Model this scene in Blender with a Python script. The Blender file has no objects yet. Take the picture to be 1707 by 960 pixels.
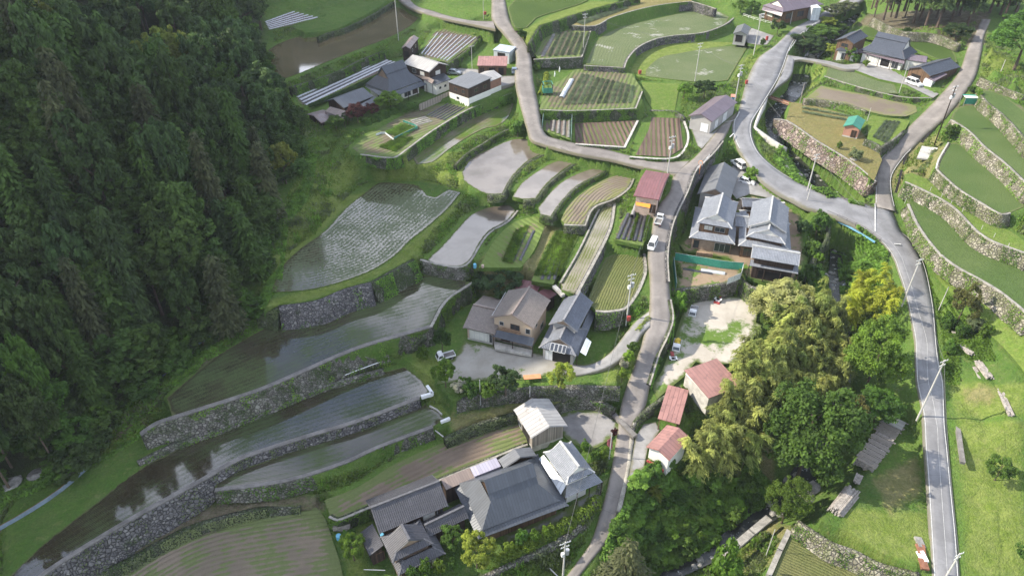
import bpy, bmesh, math, random
import numpy as np
from mathutils import Vector, Matrix, geometry
from mathutils import noise as mnoise
random.seed(7); RNG = np.random.default_rng(7)
S = bpy.context.scene
COL = S.collection
R = math.radians
# ------------------------------------------------------------------ camera
CZ, PITCH, FPX, CU, CV = 88.0, R(36), 1205.0, 853.5, 480.0
cp, sp = math.cos(PITCH), math.sin(PITCH)
cam = bpy.data.cameras.new('camera'); cam.sensor_width = 36; cam.lens = 36*FPX/1707
cam.clip_start = 1; cam.clip_end = 3000
co = bpy.data.objects.new('camera', cam); COL.objects.link(co)
co.location = (0, 0, CZ); co.rotation_euler = (R(90)-PITCH, 0, 0)
S.camera = co
def ray(u, v):
    dx = (u-CU)/FPX; dy = -(v-CV)/FPX
    return Vector((dx, cp+dy*sp, -sp+dy*cp))
def P(u, v, z):
    d = ray(u, v); t = (z-CZ)/d.z
    return Vector((d.x*t, d.y*t, z))
def proj(p):
    x, y, z = p[0], p[1], p[2]-CZ
    f = y*cp - z*sp; up = y*sp + z*cp
    return CU+FPX*x/f, CV-FPX*up/f, f
def z_for(p, v):           # height above p whose projection reaches picture row v
    lo, hi = p[2], CZ-5
    for _ in range(40):
        m = (lo+hi)/2
        if proj((p[0], p[1], m))[1] > v: lo = m
        else: hi = m
    return lo
VIEWS = {'P': (0, 0, 1), '11': (0, 0, 3), '12': (427, 0, 3), '13': (853, 0, 3), '14': (1277, 0, 3),
 '21': (0, 320, 3), '22': (427, 320, 3), '23': (853, 320, 3), '24': (1277, 320, 3),
 '31': (0, 640, 3), '32': (427, 640, 3), '33': (853, 640, 3), '34': (1277, 640, 3),
 'A': (1060, 240, 3.693), 'B': (760, 440, 4.363), 'C': (1020, 480, 4), 'D': (540, 680, 3.43), 'E': (500, 60, 4.742),
 'F': (840, 640, 3.693), 'G': (1200, 0, 5.335), 'H': (1280, 640, 3), 'I': (860, 640, 3), 'J': (1460, 420, 2.822),
 'K': (1440, 100, 3), 'L': (640, 560, 5.335)}
def pts(s):
    out = []; v = VIEWS['P']
    for tok in s.split():
        if ':' in tok:
            k, tok = tok.split(':'); v = VIEWS[k]
            if not tok: continue
        a = tok.split(',')
        out.append((v[0]+float(a[0])/v[2], v[1]+float(a[1])/v[2]))
    return out
def smooth(p, closed, step=9.0, corner=50):
    n = len(p); out = []
    def tan(i):
        a, b, c = p[(i-1) % n], p[i], p[(i+1) % n]
        if not closed and (i == 0 or i == n-1): return None
        d1 = math.atan2(b[1]-a[1], b[0]-a[0]); d2 = math.atan2(c[1]-b[1], c[0]-b[0])
        t = abs((d2-d1+math.pi) % (2*math.pi)-math.pi)
        if math.degrees(t) > corner: return None
        l1 = math.dist(a, b); l2 = math.dist(b, c)
        tx, ty = c[0]-a[0], c[1]-a[1]; l = math.hypot(tx, ty) or 1
        return (tx/l, ty/l)
    T = [tan(i) for i in range(n)]
    for i in range(n if closed else n-1):
        a, b = p[i], p[(i+1) % n]; L = math.dist(a[:2], b[:2])
        k = max(1, int(L/step))
        dx, dy = (b[0]-a[0])/(L or 1), (b[1]-a[1])/(L or 1)
        ta = T[i] or (dx, dy); tb = T[(i+1) % n] or (dx, dy)
        for j in range(k):
            t = j/k; h1 = 2*t**3-3*t*t+1; h2 = t**3-2*t*t+t; h3 = -2*t**3+3*t*t; h4 = t**3-t*t
            q = [h1*a[0]+h2*L*ta[0]+h3*b[0]+h4*L*tb[0], h1*a[1]+h2*L*ta[1]+h3*b[1]+h4*L*tb[1]]
            if len(a) > 2: q.append(a[2]*(1-t)+b[2]*t)
            out.append(tuple(q))
    if not closed: out.append(tuple(p[-1]))
    return out
def zl(p, z):             # attach heights: scalar, or one per control point
    if isinstance(z, (int, float)): return [(a, b, z) for a, b in p]
    if len(z) == len(p): return [(a, b, c) for (a, b), c in zip(p, z)]
    n = len(p); out = []
    L = [0]
    for i in range(1, n): L.append(L[-1]+math.dist(p[i], p[i-1]))
    for i in range(n):
        t = L[i]/(L[-1] or 1)*(len(z)-1); k = min(int(t), len(z)-2)
        out.append((p[i][0], p[i][1], z[k]+(z[k+1]-z[k])*(t-k)))
    return out
def W3(p): return [P(*q) for q in p]

# ------------------------------------------------------------------ tags
def tag(o, label=None, cat=None, group=None, kind=None):
    if label: o['label'] = label
    if cat: o['category'] = cat
    if group: o['group'] = group
    if kind: o['kind'] = kind
    return o
def link(o, parent=None):
    COL.objects.link(o)
    if parent is not None: o.parent = parent
    return o
def empty(name, loc, rz=0, label=None, cat=None, group=None):
    o = bpy.data.objects.new(name, None); o.empty_display_size = 0.5
    o.location = loc; o.rotation_euler = (0, 0, rz); link(o)
    return tag(o, label, cat, group)
def rootmat(o):
    return Matrix.LocRotScale(o.location, o.rotation_euler, o.scale)

# ------------------------------------------------------------------ mesh builder
class MB:
    def __init__(s): s.v = []; s.f = []; s.uv = []; s.mi = []
    def face(s, ps, uv=None, mi=0):
        b = len(s.v); s.v += [tuple(p) for p in ps]; s.f.append(list(range(b, b+len(ps))))
        s.uv.append(uv or [(0, 0)]*len(ps)); s.mi.append(mi)
    def box(s, M, lo, hi, mi=0, skip=()):
        x0, y0, z0 = lo; x1, y1, z1 = hi
        c = [M @ Vector(q) for q in ((x0,y0,z0),(x1,y0,z0),(x1,y1,z0),(x0,y1,z0),(x0,y0,z1),(x1,y0,z1),(x1,y1,z1),(x0,y1,z1))]
        b = len(s.v); s.v += [tuple(q) for q in c]
        dx, dy, dz = x1-x0, y1-y0, z1-z0
        for k, (q, a, e) in enumerate((((0,3,2,1),dx,dy),((4,5,6,7),dx,dy),((0,1,5,4),dx,dz),((1,2,6,5),dy,dz),((2,3,7,6),dx,dz),((3,0,4,7),dy,dz))):
            if k in skip: continue
            s.f.append([b+i for i in q]); s.uv.append([(0,0),(a,0),(a,e),(0,e)]); s.mi.append(mi)
    def tube(s, ps, r, n=6, mi=0, cap=True):
        ps = [Vector(p) for p in ps]; m = len(ps)
        rr = r if isinstance(r, (list, tuple)) else [r]*m
        b = len(s.v); prev = None
        for i, p in enumerate(ps):
            d = (ps[min(i+1, m-1)]-ps[max(i-1, 0)]).normalized()
            if prev is None:
                a = Vector((0, 0, 1)) if abs(d.z) < .9 else Vector((1, 0, 0)); u = d.cross(a).normalized()
            else: u = (prev-d*prev.dot(d)).normalized()
            prev = u; w = d.cross(u)
            for k in range(n):
                t = 2*math.pi*k/n; s.v.append(tuple(p+(u*math.cos(t)+w*math.sin(t))*rr[i]))
        for i in range(m-1):
            for k in range(n):
                k2 = (k+1) % n
                s.f.append([b+i*n+k, b+i*n+k2, b+(i+1)*n+k2, b+(i+1)*n+k]); s.uv.append([(0,0)]*4); s.mi.append(mi)
        if cap:
            s.f.append([b+k for k in range(n)][::-1]); s.uv.append([(0,0)]*n); s.mi.append(mi)
            s.f.append([b+(m-1)*n+k for k in range(n)]); s.uv.append([(0,0)]*n); s.mi.append(mi)
    def build(s, name, mats, parent=None, smooth=False, solid=0):
        if not isinstance(mats, (list, tuple)): mats = [mats]
        me = bpy.data.meshes.new(name)
        vs = s.v
        if parent is not None:
            inv = rootmat(parent).inverted() if parent.parent is None else (rootmat(parent.parent) @ rootmat(parent)).inverted()
            vs = [tuple(inv @ Vector(q)) for q in vs]
        me.from_pydata(vs, [], s.f)
        uvl = me.uv_layers.new(name='UVMap')
        flat = [c for f in s.uv for q in f for c in q]
        uvl.data.foreach_set('uv', flat)
        me.polygons.foreach_set('material_index', s.mi)
        for m in mats: me.materials.append(m)
        if smooth: me.polygons.foreach_set('use_smooth', [True]*len(s.f))
        if solid:
            bm = bmesh.new(); bm.from_mesh(me); bmesh.ops.remove_doubles(bm, verts=bm.verts, dist=1e-4)
            bmesh.ops.recalc_face_normals(bm, faces=bm.faces)
            if sum(f.normal.z for f in bm.faces) < 0: bmesh.ops.reverse_faces(bm, faces=bm.faces)
            bmesh.ops.solidify(bm, geom=bm.faces[:], thickness=solid); bm.to_mesh(me); bm.free()
        o = bpy.data.objects.new(name, me); link(o, parent)
        return o
def np_mesh(name, V, F, mats, parent=None, attrs=None, mi=None, smooth=False):
    me = bpy.data.meshes.new(name)
    V = np.asarray(V, dtype=np.float32); F = np.asarray(F, dtype=np.int32); k = F.shape[1]
    me.vertices.add(len(V)); me.vertices.foreach_set('co', V.ravel())
    me.loops.add(F.size); me.loops.foreach_set('vertex_index', F.ravel())
    me.polygons.add(len(F)); me.polygons.foreach_set('loop_start', np.arange(0, F.size, k, dtype=np.int32))
    me.polygons.foreach_set('loop_total', np.full(len(F), k, dtype=np.int32))
    if mi is not None: me.polygons.foreach_set('material_index', np.asarray(mi, dtype=np.int32))
    if smooth: me.polygons.foreach_set('use_smooth', np.ones(len(F), dtype=bool))
    for n, a in (attrs or {}).items():
        at = me.attributes.new(n, 'FLOAT', 'POINT'); at.data.foreach_set('value', np.asarray(a, dtype=np.float32))
    for m in (mats if isinstance(mats, (list, tuple)) else [mats]): me.materials.append(m)
    me.update(calc_edges=True)
    o = bpy.data.objects.new(name, me); link(o, parent); return o

# ------------------------------------------------------------------ node materials
class N:
    def __init__(s, name):
        s.m = bpy.data.materials.new(name); s.m.use_nodes = True; s.t = s.m.node_tree; s.n = s.t.nodes
        s.b = s.n['Principled BSDF']; s.out = s.n['Material Output']
    def l(s, a, b): s.t.links.new(a, b)
    def new(s, t, **k):
        x = s.n.new(t)
        for a, v in k.items(): setattr(x, a, v)
        return x
    def val(s, sock, v):
        if hasattr(v, 'is_linked') or isinstance(v, bpy.types.NodeSocket): s.l(v, sock)
        else: sock.default_value = (*v, 1) if isinstance(v, tuple) and len(v) == 3 and sock.type == 'RGBA' else v
    def pos(s):
        if not hasattr(s, '_p'): s._p = s.new('ShaderNodeNewGeometry').outputs['Position']
        return s._p
    def attr(s, name): return s.new('ShaderNodeAttribute', attribute_name=name).outputs['Fac']
    def uv(s): return s.new('ShaderNodeUVMap').outputs[0]
    def noise(s, scale, vec=None, detail=3, rough=.55, dist=0):
        x = s.new('ShaderNodeTexNoise'); s.l(vec or s.pos(), x.inputs['Vector'])
        x.inputs['Scale'].default_value = scale; x.inputs['Detail'].default_value = detail
        x.inputs['Roughness'].default_value = rough; x.inputs['Distortion'].default_value = dist
        return x.outputs['Fac']
    def vor(s, scale, vec=None, feature='F1', out='Distance', rnd=1):
        x = s.new('ShaderNodeTexVoronoi', feature=feature); s.l(vec or s.pos(), x.inputs['Vector'])
        x.inputs['Scale'].default_value = scale; x.inputs['Randomness'].default_value = rnd
        return x.outputs[out]
    def math(s, op, a, b=None, c=None, clamp=False):
        x = s.new('ShaderNodeMath', operation=op, use_clamp=clamp)
        for i, q in enumerate((a, b, c)):
            if q is not None: s.val(x.inputs[i], q)
        return x.outputs[0]
    def ramp(s, f, a, b, lo=0., hi=1., sm=True):
        x = s.new('ShaderNodeMapRange'); x.interpolation_type = 'SMOOTHSTEP' if sm else 'LINEAR'
        s.val(x.inputs['Value'], f); x.inputs['From Min'].default_value = a; x.inputs['From Max'].default_value = b
        x.inputs['To Min'].default_value = lo; x.inputs['To Max'].default_value = hi; return x.outputs[0]
    def mix(s, f, a, b, mode='MIX'):
        x = s.new('ShaderNodeMix', data_type='RGBA', blend_type=mode)
        s.val(x.inputs['Factor'], f); s.val(x.inputs[6], a); s.val(x.inputs[7], b); return x.outputs[2]
    def bump(s, h, strength=.5, dist=.1):
        x = s.new('ShaderNodeBump'); x.inputs['Strength'].default_value = strength; x.inputs['Distance'].default_value = dist
        s.l(h, x.inputs['Height']); s.l(x.outputs[0], s.b.inputs['Normal']); return x
    def set(s, col=None, rough=None, spec=None, metal=None):
        for k, v in (('Base Color', col), ('Roughness', rough), ('Specular IOR Level', spec), ('Metallic', metal)):
            if v is not None: s.val(s.b.inputs[k], v)
        return s.m
def plain(name, col, rough=.6, var=.15, scale=1.5, spec=.4, metal=0):
    n = N(name); f = n.noise(scale, detail=4); f2 = n.noise(scale*7, detail=2)
    k = n.math('ADD', n.math('MULTIPLY', f, .65), n.math('MULTIPLY', f2, .35))
    k = n.ramp(k, .3, .7)
    c = n.mix(k, tuple(x*(1-var) for x in col), tuple(min(1, x*(1+var)) for x in col))
    return n.set(c, rough, spec, metal)
def m_grass(name, c1, c2, c3, big=.06):
    n = N(name)
    a = n.ramp(n.noise(big, detail=5), .35, .65); b = n.ramp(n.noise(.55, detail=5, rough=.7), .3, .7); c = n.ramp(n.noise(3.5, detail=3), .3, .7)
    col = n.mix(a, c1, c2); col = n.mix(n.math('MULTIPLY', b, .55), col, c3)
    col = n.mix(n.math('MULTIPLY', n.ramp(n.noise(1.3, detail=6, rough=.75), .36, .64), .45), col, tuple(x*.55 for x in c1)); col = n.mix(n.math('MULTIPLY', n.ramp(n.noise(.7, detail=6, rough=.7), .55, .68), .4), col, (.26, .23, .11))
    col = n.mix(n.math('MULTIPLY', c, .45), col, tuple(x*.55 for x in c1))
    n.bump(n.math('ADD', n.noise(3.5, detail=4, rough=.7), n.noise(.9, detail=3)), .8, .35)
    return n.set(col, .9, .15)
M = {}
def m_ground():
    n = N('ground_cover')
    a = n.ramp(n.noise(.05, detail=5), .38, .62); b = n.ramp(n.noise(.5, detail=5, rough=.7), .32, .68); c = n.ramp(n.noise(3.2, detail=3, rough=.7), .3, .7)
    g = n.mix(a, (.072, .155, .024), (.12, .22, .036)); g = n.mix(n.math('MULTIPLY', b, .4), g, (.18, .21, .07)); 
    lush = n.mix(b, (.160, .225, .036), (.25, .30, .08))
    dry = n.mix(b, (.23, .215, .085), (.32, .28, .135))
    dirt = n.mix(b, (.13, .095, .07), (.24, .19, .145))
    def blend(base, col, at, noise_amt=.5):
        f = n.math('ADD', n.attr(at), n.math('MULTIPLY', n.math('SUBTRACT', n.noise(.7, detail=5, rough=.7), .5), noise_amt))
        return n.mix(n.math('MULTIPLY', n.ramp(f, .25, .75), n.ramp(n.attr(at), .0, .25)), base, col)
    g = blend(g, lush, 'lush'); g = blend(g, dry, 'dry', .9); g = blend(g, dirt, 'dirt', .9)
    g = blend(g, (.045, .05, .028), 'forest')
    md = n.ramp(n.noise(1.3, detail=6, rough=.75), .36, .64)
    g = n.mix(n.math('MULTIPLY', md, .30), g, (.045, .10, .018)); g = n.mix(n.math('MULTIPLY', n.ramp(n.noise(.85, detail=5, rough=.7, dist=.4), .56, .68), .4), g, (.25, .25, .10))
    g = n.mix(n.math('MULTIPLY', c, .38), g, (.05, .075, .022))
    spk = n.ramp(n.noise(9, detail=2), .66, .74)
    g = n.mix(n.math('MULTIPLY', spk, .25), g, (.3, .3, .22))
    n.bump(n.math('ADD', n.noise(3.2, detail=4, rough=.75), n.noise(.8, detail=3)), .9, .4)
    return n.set(g, .92, .12)
M['ground'] = m_ground()
def m_stone(name, c1, c2, scale=2.7, moss=.42, mossc=(.05, .085, .02)):
    n = N(name)
    w = n.new('ShaderNodeVectorMath', operation='ADD'); n.l(n.pos(), w.inputs[0])
    nn = n.new('ShaderNodeTexNoise'); nn.inputs['Scale'].default_value = 1.3; n.l(n.pos(), nn.inputs['Vector'])
    sc = n.new('ShaderNodeVectorMath', operation='SCALE'); n.l(nn.outputs['Color'], sc.inputs[0]); sc.inputs['Scale'].default_value = .35
    n.l(sc.outputs[0], w.inputs[1]); vec = w.outputs[0]
    d = n.vor(scale, vec, 'DISTANCE_TO_EDGE'); c = n.vor(scale, vec, 'F1', 'Color')
    sep = n.new('ShaderNodeSeparateColor'); n.l(c, sep.inputs[0]); rnd = sep.outputs[0]
    rnd2 = n.ramp(sep.outputs[1], .72, .95)
    col = n.mix(rnd, c1, c2); col = n.mix(n.math('MULTIPLY', rnd2, .6), col, (.47, .45, .41))
    col = n.mix(n.math('MULTIPLY', n.noise(6, detail=4), .4), col, tuple(x*.5 for x in c1))
    m = n.ramp(n.noise(.35, detail=6, rough=.7), .6-moss*.5, .72-moss*.35)
    m2 = n.math('MULTIPLY', m, n.ramp(n.noise(2.5, detail=3), .3, .6)); col = n.mix(m2, col, mossc)
    big = n.vor(scale*.70, vec, 'DISTANCE_TO_EDGE'); bsel = n.ramp(n.noise(.3, detail=2), .46, .54)
    mxd = n.new('ShaderNodeMix', data_type='FLOAT'); n.l(bsel, mxd.inputs[0]); n.l(d, mxd.inputs[2]); n.l(big, mxd.inputs[3]); d = mxd.outputs[0]
    cb = n.vor(scale*.70, vec, 'F1', 'Color'); sb = n.new('ShaderNodeSeparateColor'); n.l(cb, sb.inputs[0]); col = n.mix(n.math('MULTIPLY', bsel, .7), col, n.mix(sb.outputs[0], tuple(x*.85 for x in c1), tuple(x*1.1 for x in c2)))
    m3 = n.ramp(n.noise(.5, detail=6, rough=.7), .60-moss*.3, .70-moss*.2); col = n.mix(n.math('MULTIPLY', m3, .55), col, mossc)
    gap = n.ramp(d, .015, .085)
    col = n.mix(gap, tuple(x*.38 for x in c1), col)
    n.bump(n.math('ADD', n.ramp(d, 0, .2), n.math('MULTIPLY', n.noise(5), .4)), .9, .25)
    return n.set(col, .88, .2)
M['stone'] = m_stone('dry_stone', (.15, .14, .125), (.30, .285, .255))
M['stone_moss'] = m_stone('mossy_stone', (.11, .105, .09), (.24, .23, .2), moss=.85)
M['stone_pale'] = m_stone('pale_field_stone', (.23, .205, .175), (.42, .385, .33), scale=2.3, moss=.55, mossc=(.13, .15, .06))
M['stone_pink'] = m_stone('red_brown_boulders', (.20, .15, .135), (.38, .31, .28), scale=1.5, moss=.3, mossc=(.12, .12, .05))
M['stone_dark'] = m_stone('dark_mortared_stone', (.10, .096, .10), (.23, .22, .22), scale=2.4, moss=.12)
def m_asphalt(name, c, scale=.25, streak=True):
    n = N(name); a = n.ramp(n.noise(scale, detail=6, rough=.65), .3, .7); b = n.noise(14, detail=2); 
    col = n.mix(a, tuple(x*.70 for x in c), tuple(x*1.2 for x in c))
    col = n.mix(n.math('MULTIPLY', n.ramp(n.noise(.9, detail=5, rough=.7), .52, .62), .34), col, tuple(x*.62 for x in c))
    col = n.mix(n.math('MULTIPLY', b, .35), col, tuple(x*.6 for x in c))
    e = n.attr('across')      # wheel tracks and grimy verges
    tr = n.math('ABSOLUTE', n.math('SINE', n.math('MULTIPLY', e, 2*math.pi)))
    col = n.mix(n.math('MULTIPLY', tr, .16), col, tuple(min(1, x*1.55) for x in c))
    ed = n.ramp(n.math('ADD', n.math('ABSOLUTE', n.math('SUBTRACT', e, .5)), n.math('MULTIPLY', n.math('SUBTRACT', n.noise(.9, detail=6, rough=.7), .5), .22)), .38, .50)
    col = n.mix(n.math('MULTIPLY', ed, .8), col, n.mix(n.noise(2.0, detail=4), (.10, .115, .045), (.19, .16, .115)))
    cr = n.ramp(n.vor(.16, None, 'DISTANCE_TO_EDGE'), .0, .006, 1, 0)
    col = n.mix(n.math('MULTIPLY', cr, .5), col, tuple(x*.35 for x in c))
    pt = n.ramp(n.noise(.11, detail=1), .56, .575)
    col = n.mix(n.math('MULTIPLY', pt, .30), col, tuple(x*.6 for x in c))
    n.bump(b, .2, .02); return n.set(col, .85, .25)
M['road'] = m_asphalt('old_asphalt', (.222, .222, .230))
M['lane'] = m_asphalt('worn_concrete_lane', (.225, .205, .19))
M['drive'] = m_asphalt('grey_driveway', (.26, .255, .25))
M['concrete'] = plain('concrete', (.27, .255, .225), .9, .4, .9)
M['concrete_lt'] = plain('pale_concrete', (.42, .405, .37), .85, .3, .8)
M['concrete_dk'] = plain('stained_concrete', (.17, .16, .15), .9, .35, .7)
def m_gravel(name, c1, c2, weed=.0, fw=.25):
    n = N(name); a = n.ramp(n.noise(.22, detail=6, rough=.65), .3, .7); b = n.noise(8, detail=3, rough=.7)
    col = n.mix(a, c1, c2); col = n.mix(n.math('MULTIPLY', b, .5), col, tuple(x*.6 for x in c1))
    if weed:
        w = n.ramp(n.noise(fw, detail=7, rough=.68), .62-weed*.25, .70-weed*.25)
        col = n.mix(w, col, n.mix(n.noise(2.2), (.06, .12, .02), (.13, .2, .035)))
    ed = n.ramp(n.math('ADD', n.attr('edge'), n.math('MULTIPLY', n.math('SUBTRACT', n.noise(.8, detail=5), .5), 2.2)), .2, 1.0)
    col = n.mix(ed, n.mix(n.noise(1.5), (.07, .12, .025), (.12, .13, .05)), col)
    n.bump(b, .5, .08); return n.set(col, .9, .2)
M['yard'] = m_gravel('pale_gravel', (.30, .28, .24), (.42, .40, .36), .15, .18)
M['lot'] = m_gravel('weedy_concrete', (.39, .355, .305), (.55, .51, .45), .62, .10)
M['court'] = m_gravel('grey_gravel', (.17, .17, .17), (.25, .245, .24))
M['parking'] = m_gravel('blotchy_asphalt', (.19, .18, .175), (.34, .33, .32))
M['earth'] = m_gravel('bare_earth', (.22, .16, .11), (.33, .25, .17), .35, .3)
# --- fields
def m_paddy(name, water=(.085, .068, .05), plant=(.10, .16, .05), dens=.5, spacing=1.15, mud=(.20, .17, .14), fine=.3, patch=.1, rough=.05, edgec=(.07, .12, .025), ior=1.75, streak=.8, tsc=4.5, tam=.9):
    n = N(name); r = n.attr('rowd'); e = n.attr('edge')
    wob = n.math('MULTIPLY', n.math('SUBTRACT', n.noise(.35, detail=3), .5), .5)
    rows = n.math('SINE', n.math('MULTIPLY', n.math('ADD', r, wob), 2*math.pi/spacing))
    rows2 = n.math('SINE', n.math('MULTIPLY', n.math('ADD', r, n.math('MULTIPLY', wob, .4)), 2*math.pi/(fine)))
    p = n.ramp(n.noise(patch, detail=5, rough=.6), .3, .7)
    tuft = n.noise(tsc, detail=3, rough=.7)
    k = n.math('ADD', n.math('MULTIPLY', rows, .2*streak), n.math('MULTIPLY', rows2, .12))
    k = n.math('ADD', k, n.math('MULTIPLY', p, .45)); k = n.math('ADD', k, n.math('ADD', n.math('MULTIPLY', n.math('SUBTRACT', tuft, .5), tam), .45))
    mask = n.math('MULTIPLY', n.ramp(k, 1.15-dens*.75, 1.55-dens*.75), n.ramp(e, .15, .9))
    wc = n.mix(n.ramp(n.noise(.18, detail=4), .35, .65), water, mud)
    wr = n.noise(1.4, detail=3)
    b = n.b; n.set(wc, rough, .5); b.inputs['IOR'].default_value = ior
    n.bump(n.math('ADD', wr, n.math('MULTIPLY', n.noise(6), .3)), .05, .03)
    d = n.new('ShaderNodeBsdfDiffuse'); 
    pc = n.mix(n.noise(.9, detail=4), plant, tuple(x*.55 for x in plant))
    n.l(pc, d.inputs['Color'])
    mx = n.new('ShaderNodeMixShader'); n.l(mask, mx.inputs[0]); n.l(b.outputs[0], mx.inputs[1]); n.l(d.outputs[0], mx.inputs[2])
    g = n.new('ShaderNodeBsdfDiffuse'); n.l(n.mix(n.noise(1.7, detail=4), edgec, (.11, .095, .06)), g.inputs['Color'])
    ef = n.ramp(n.math('ADD', e, n.math('MULTIPLY', n.math('SUBTRACT', n.noise(1.1, detail=4), .5), .8)), .05, .38, 1, 0)
    mx2 = n.new('ShaderNodeMixShader'); n.l(ef, mx2.inputs[0]); n.l(mx.outputs[0], mx2.inputs[1]); n.l(g.outputs[0], mx2.inputs[2])
    n.l(mx2.outputs[0], n.out.inputs['Surface']); return n.m
M['paddy'] = m_paddy('flooded_paddy', dens=.92, water=(.040, .034, .022), mud=(.055, .046, .030), plant=(.095, .13, .055), ior=1.75, spacing=1.0, streak=.35, tsc=6, tam=1.2)
M['paddy_big'] = m_paddy('flooded_paddy_rows', dens=1.05, spacing=.9, water=(.045, .036, .020), mud=(.08, .066, .042), streak=.7, ior=1.8, plant=(.145, .175, .10), patch=.07, tsc=2.2, tam=2.0)
M['paddy_bare'] = m_paddy('muddy_pond', dens=.34, water=(.115, .095, .075), mud=(.175, .15, .125), ior=1.65, rough=.12, streak=.5, plant=(.14, .15, .08))
M['paddy_dk'] = m_paddy('dark_paddy', dens=.76, water=(.032, .026, .016), mud=(.045, .036, .022), plant=(.075, .105, .045), ior=1.95, spacing=1.0, streak=.35, tsc=6, tam=1.2)
M['paddy_brown'] = m_paddy('brown_flooded_field', dens=.12, water=(.095, .078, .040), mud=(.14, .11, .06), rough=.03, ior=2.2)
M['paddy_weedy'] = m_paddy('weedy_wet_field', dens=.9, plant=(.10, .17, .03), water=(.12, .10, .06), streak=.3)
M['paddy_strip'] = m_paddy('young_rice_rows', dens=.85, spacing=.55, plant=(.15, .17, .06), water=(.17, .145, .10), mud=(.24, .21, .15), streak=.8, ior=1.5)
def m_rice(name, c1, c2, spacing=.9, amp=.3, bare=0., rb=.5):
    n = N(name); r = n.attr('rowd'); e = n.attr('edge')
    wob = n.math('MULTIPLY', n.noise(.3), .5)
    rows = n.ramp(n.math('SINE', n.math('MULTIPLY', n.math('ADD', r, wob), 2*math.pi/spacing)), -1, 1)
    a = n.ramp(n.noise(.08, detail=5), .35, .65); t = n.noise(4, detail=4, rough=.7)
    col = n.mix(a, c1, c2); col = n.mix(n.math('MULTIPLY', rows, amp), col, tuple(x*.5 for x in c1))
    col = n.mix(n.ramp(t, .4, .75), col, tuple(x*.5 for x in c1))
    if bare: col = n.mix(n.ramp(n.math('ADD', n.noise(.12, detail=6, rough=.7), n.math('MULTIPLY', rows, .06)), .62-bare*.2, .72-bare*.2), col, (.33, .33, .29))
    ef = n.ramp(n.math('ADD', e, n.math('MULTIPLY', n.math('SUBTRACT', n.noise(1.1, detail=4), .5), .9)), .1, .6, 1, 0)
    col = n.mix(ef, col, n.mix(n.noise(2), (.09, .14, .03), (.16, .15, .08)))
    n.bump(n.math('ADD', t, n.math('MULTIPLY', rows, rb)), .8, .3)
    return n.set(col, .85, .2)
M['rice'] = m_rice('green_rice', (.07, .115, .03), (.095, .135, .042))
M['rice_thin'] = m_rice('thin_rice', (.11, .15, .06), (.15, .18, .085), bare=.07, amp=.08, rb=.15)
M['rice_lush'] = m_rice('lush_rice', (.055, .10, .015), (.075, .125, .022))
M['rice_right'] = m_rice('even_rice', (.075, .125, .030), (.105, .15, .045), amp=.03, spacing=.6, rb=.06)
M['rice_row'] = m_rice('row_rice', (.125, .15, .045), (.175, .175, .07), spacing=.5, amp=.3)
M['lawn'] = m_grass('mown_grass', (.10, .17, .03), (.155, .20, .045), (.20, .19, .07))
M['turf_dry'] = m_grass('dry_turf', (.22, .19, .075), (.30, .25, .11), (.14, .17, .05))
M['turf_bright'] = m_grass('bright_turf', (.115, .20, .03), (.17, .25, .045), (.21, .23, .075))
def m_soil(name, c1, c2, spacing=1.0, amp=.6, weed=0., wc=(.09, .14, .03)):
    n = N(name); r = n.attr('rowd'); e = n.attr('edge')
    wob = n.math('MULTIPLY', n.math('SUBTRACT', n.noise(.3, detail=3), .5), .45)
    rows = n.ramp(n.math('SINE', n.math('MULTIPLY', n.math('ADD', r, wob), 2*math.pi/spacing)), -1, 1)
    a = n.ramp(n.noise(.12, detail=6, rough=.65), .32, .68); t = n.noise(5, detail=4, rough=.7)
    col = n.mix(a, c1, c2); col = n.mix(n.math('MULTIPLY', rows, amp), col, tuple(x*.45 for x in c1))
    col = n.mix(n.math('MULTIPLY', t, .5), col, tuple(x*.6 for x in c2))
    if weed:
        k = n.math('ADD', n.noise(.22, detail=7, rough=.68), n.math('MULTIPLY', rows, .1))
        k = n.math('ADD', k, n.ramp(e, 0, 3.0, .2, 0))
        col = n.mix(n.math('MULTIPLY', n.ramp(k, .68-weed*.25, .80-weed*.25), .85), col, n.mix(n.noise(2.5), wc, tuple(x*1.5 for x in wc)))
    n.bump(n.math('ADD', n.math('MULTIPLY', rows, .8), t), .7, .25)
    return n.set(col, .92, .15)
M['soil'] = m_soil('ridged_soil', (.135, .095, .075), (.185, .135, .108), 1.15, .5)
M['soil_weedy'] = m_soil('fallow_soil', (.18, .14, .105), (.26, .20, .155), .9, .16, .36, (.10, .135, .04))
M['soil_weedy2'] = m_soil('fallow_soil_green', (.19, .16, .12), (.27, .22, .165), .85, .10, .56, (.105, .14, .045))
M['soil_plain'] = m_soil('harrowed_soil', (.19, .155, .12), (.25, .21, .165), .8, .25, .25, (.15, .16, .06))
M['soil_dark'] = m_soil('bed_soil', (.13, .10, .085), (.19, .15, .125), 1.2, .35, .15)
M['soil_bed'] = m_soil('bed_soil_pale', (.135, .118, .075), (.19, .165, .115), 1.2, .25, .62, (.10, .14, .042))
M['soil_green'] = m_soil('overgrown_bed_soil', (.16, .14, .075), (.23, .20, .12), 1.3, .2, .72, (.105, .16, .035))
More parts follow.
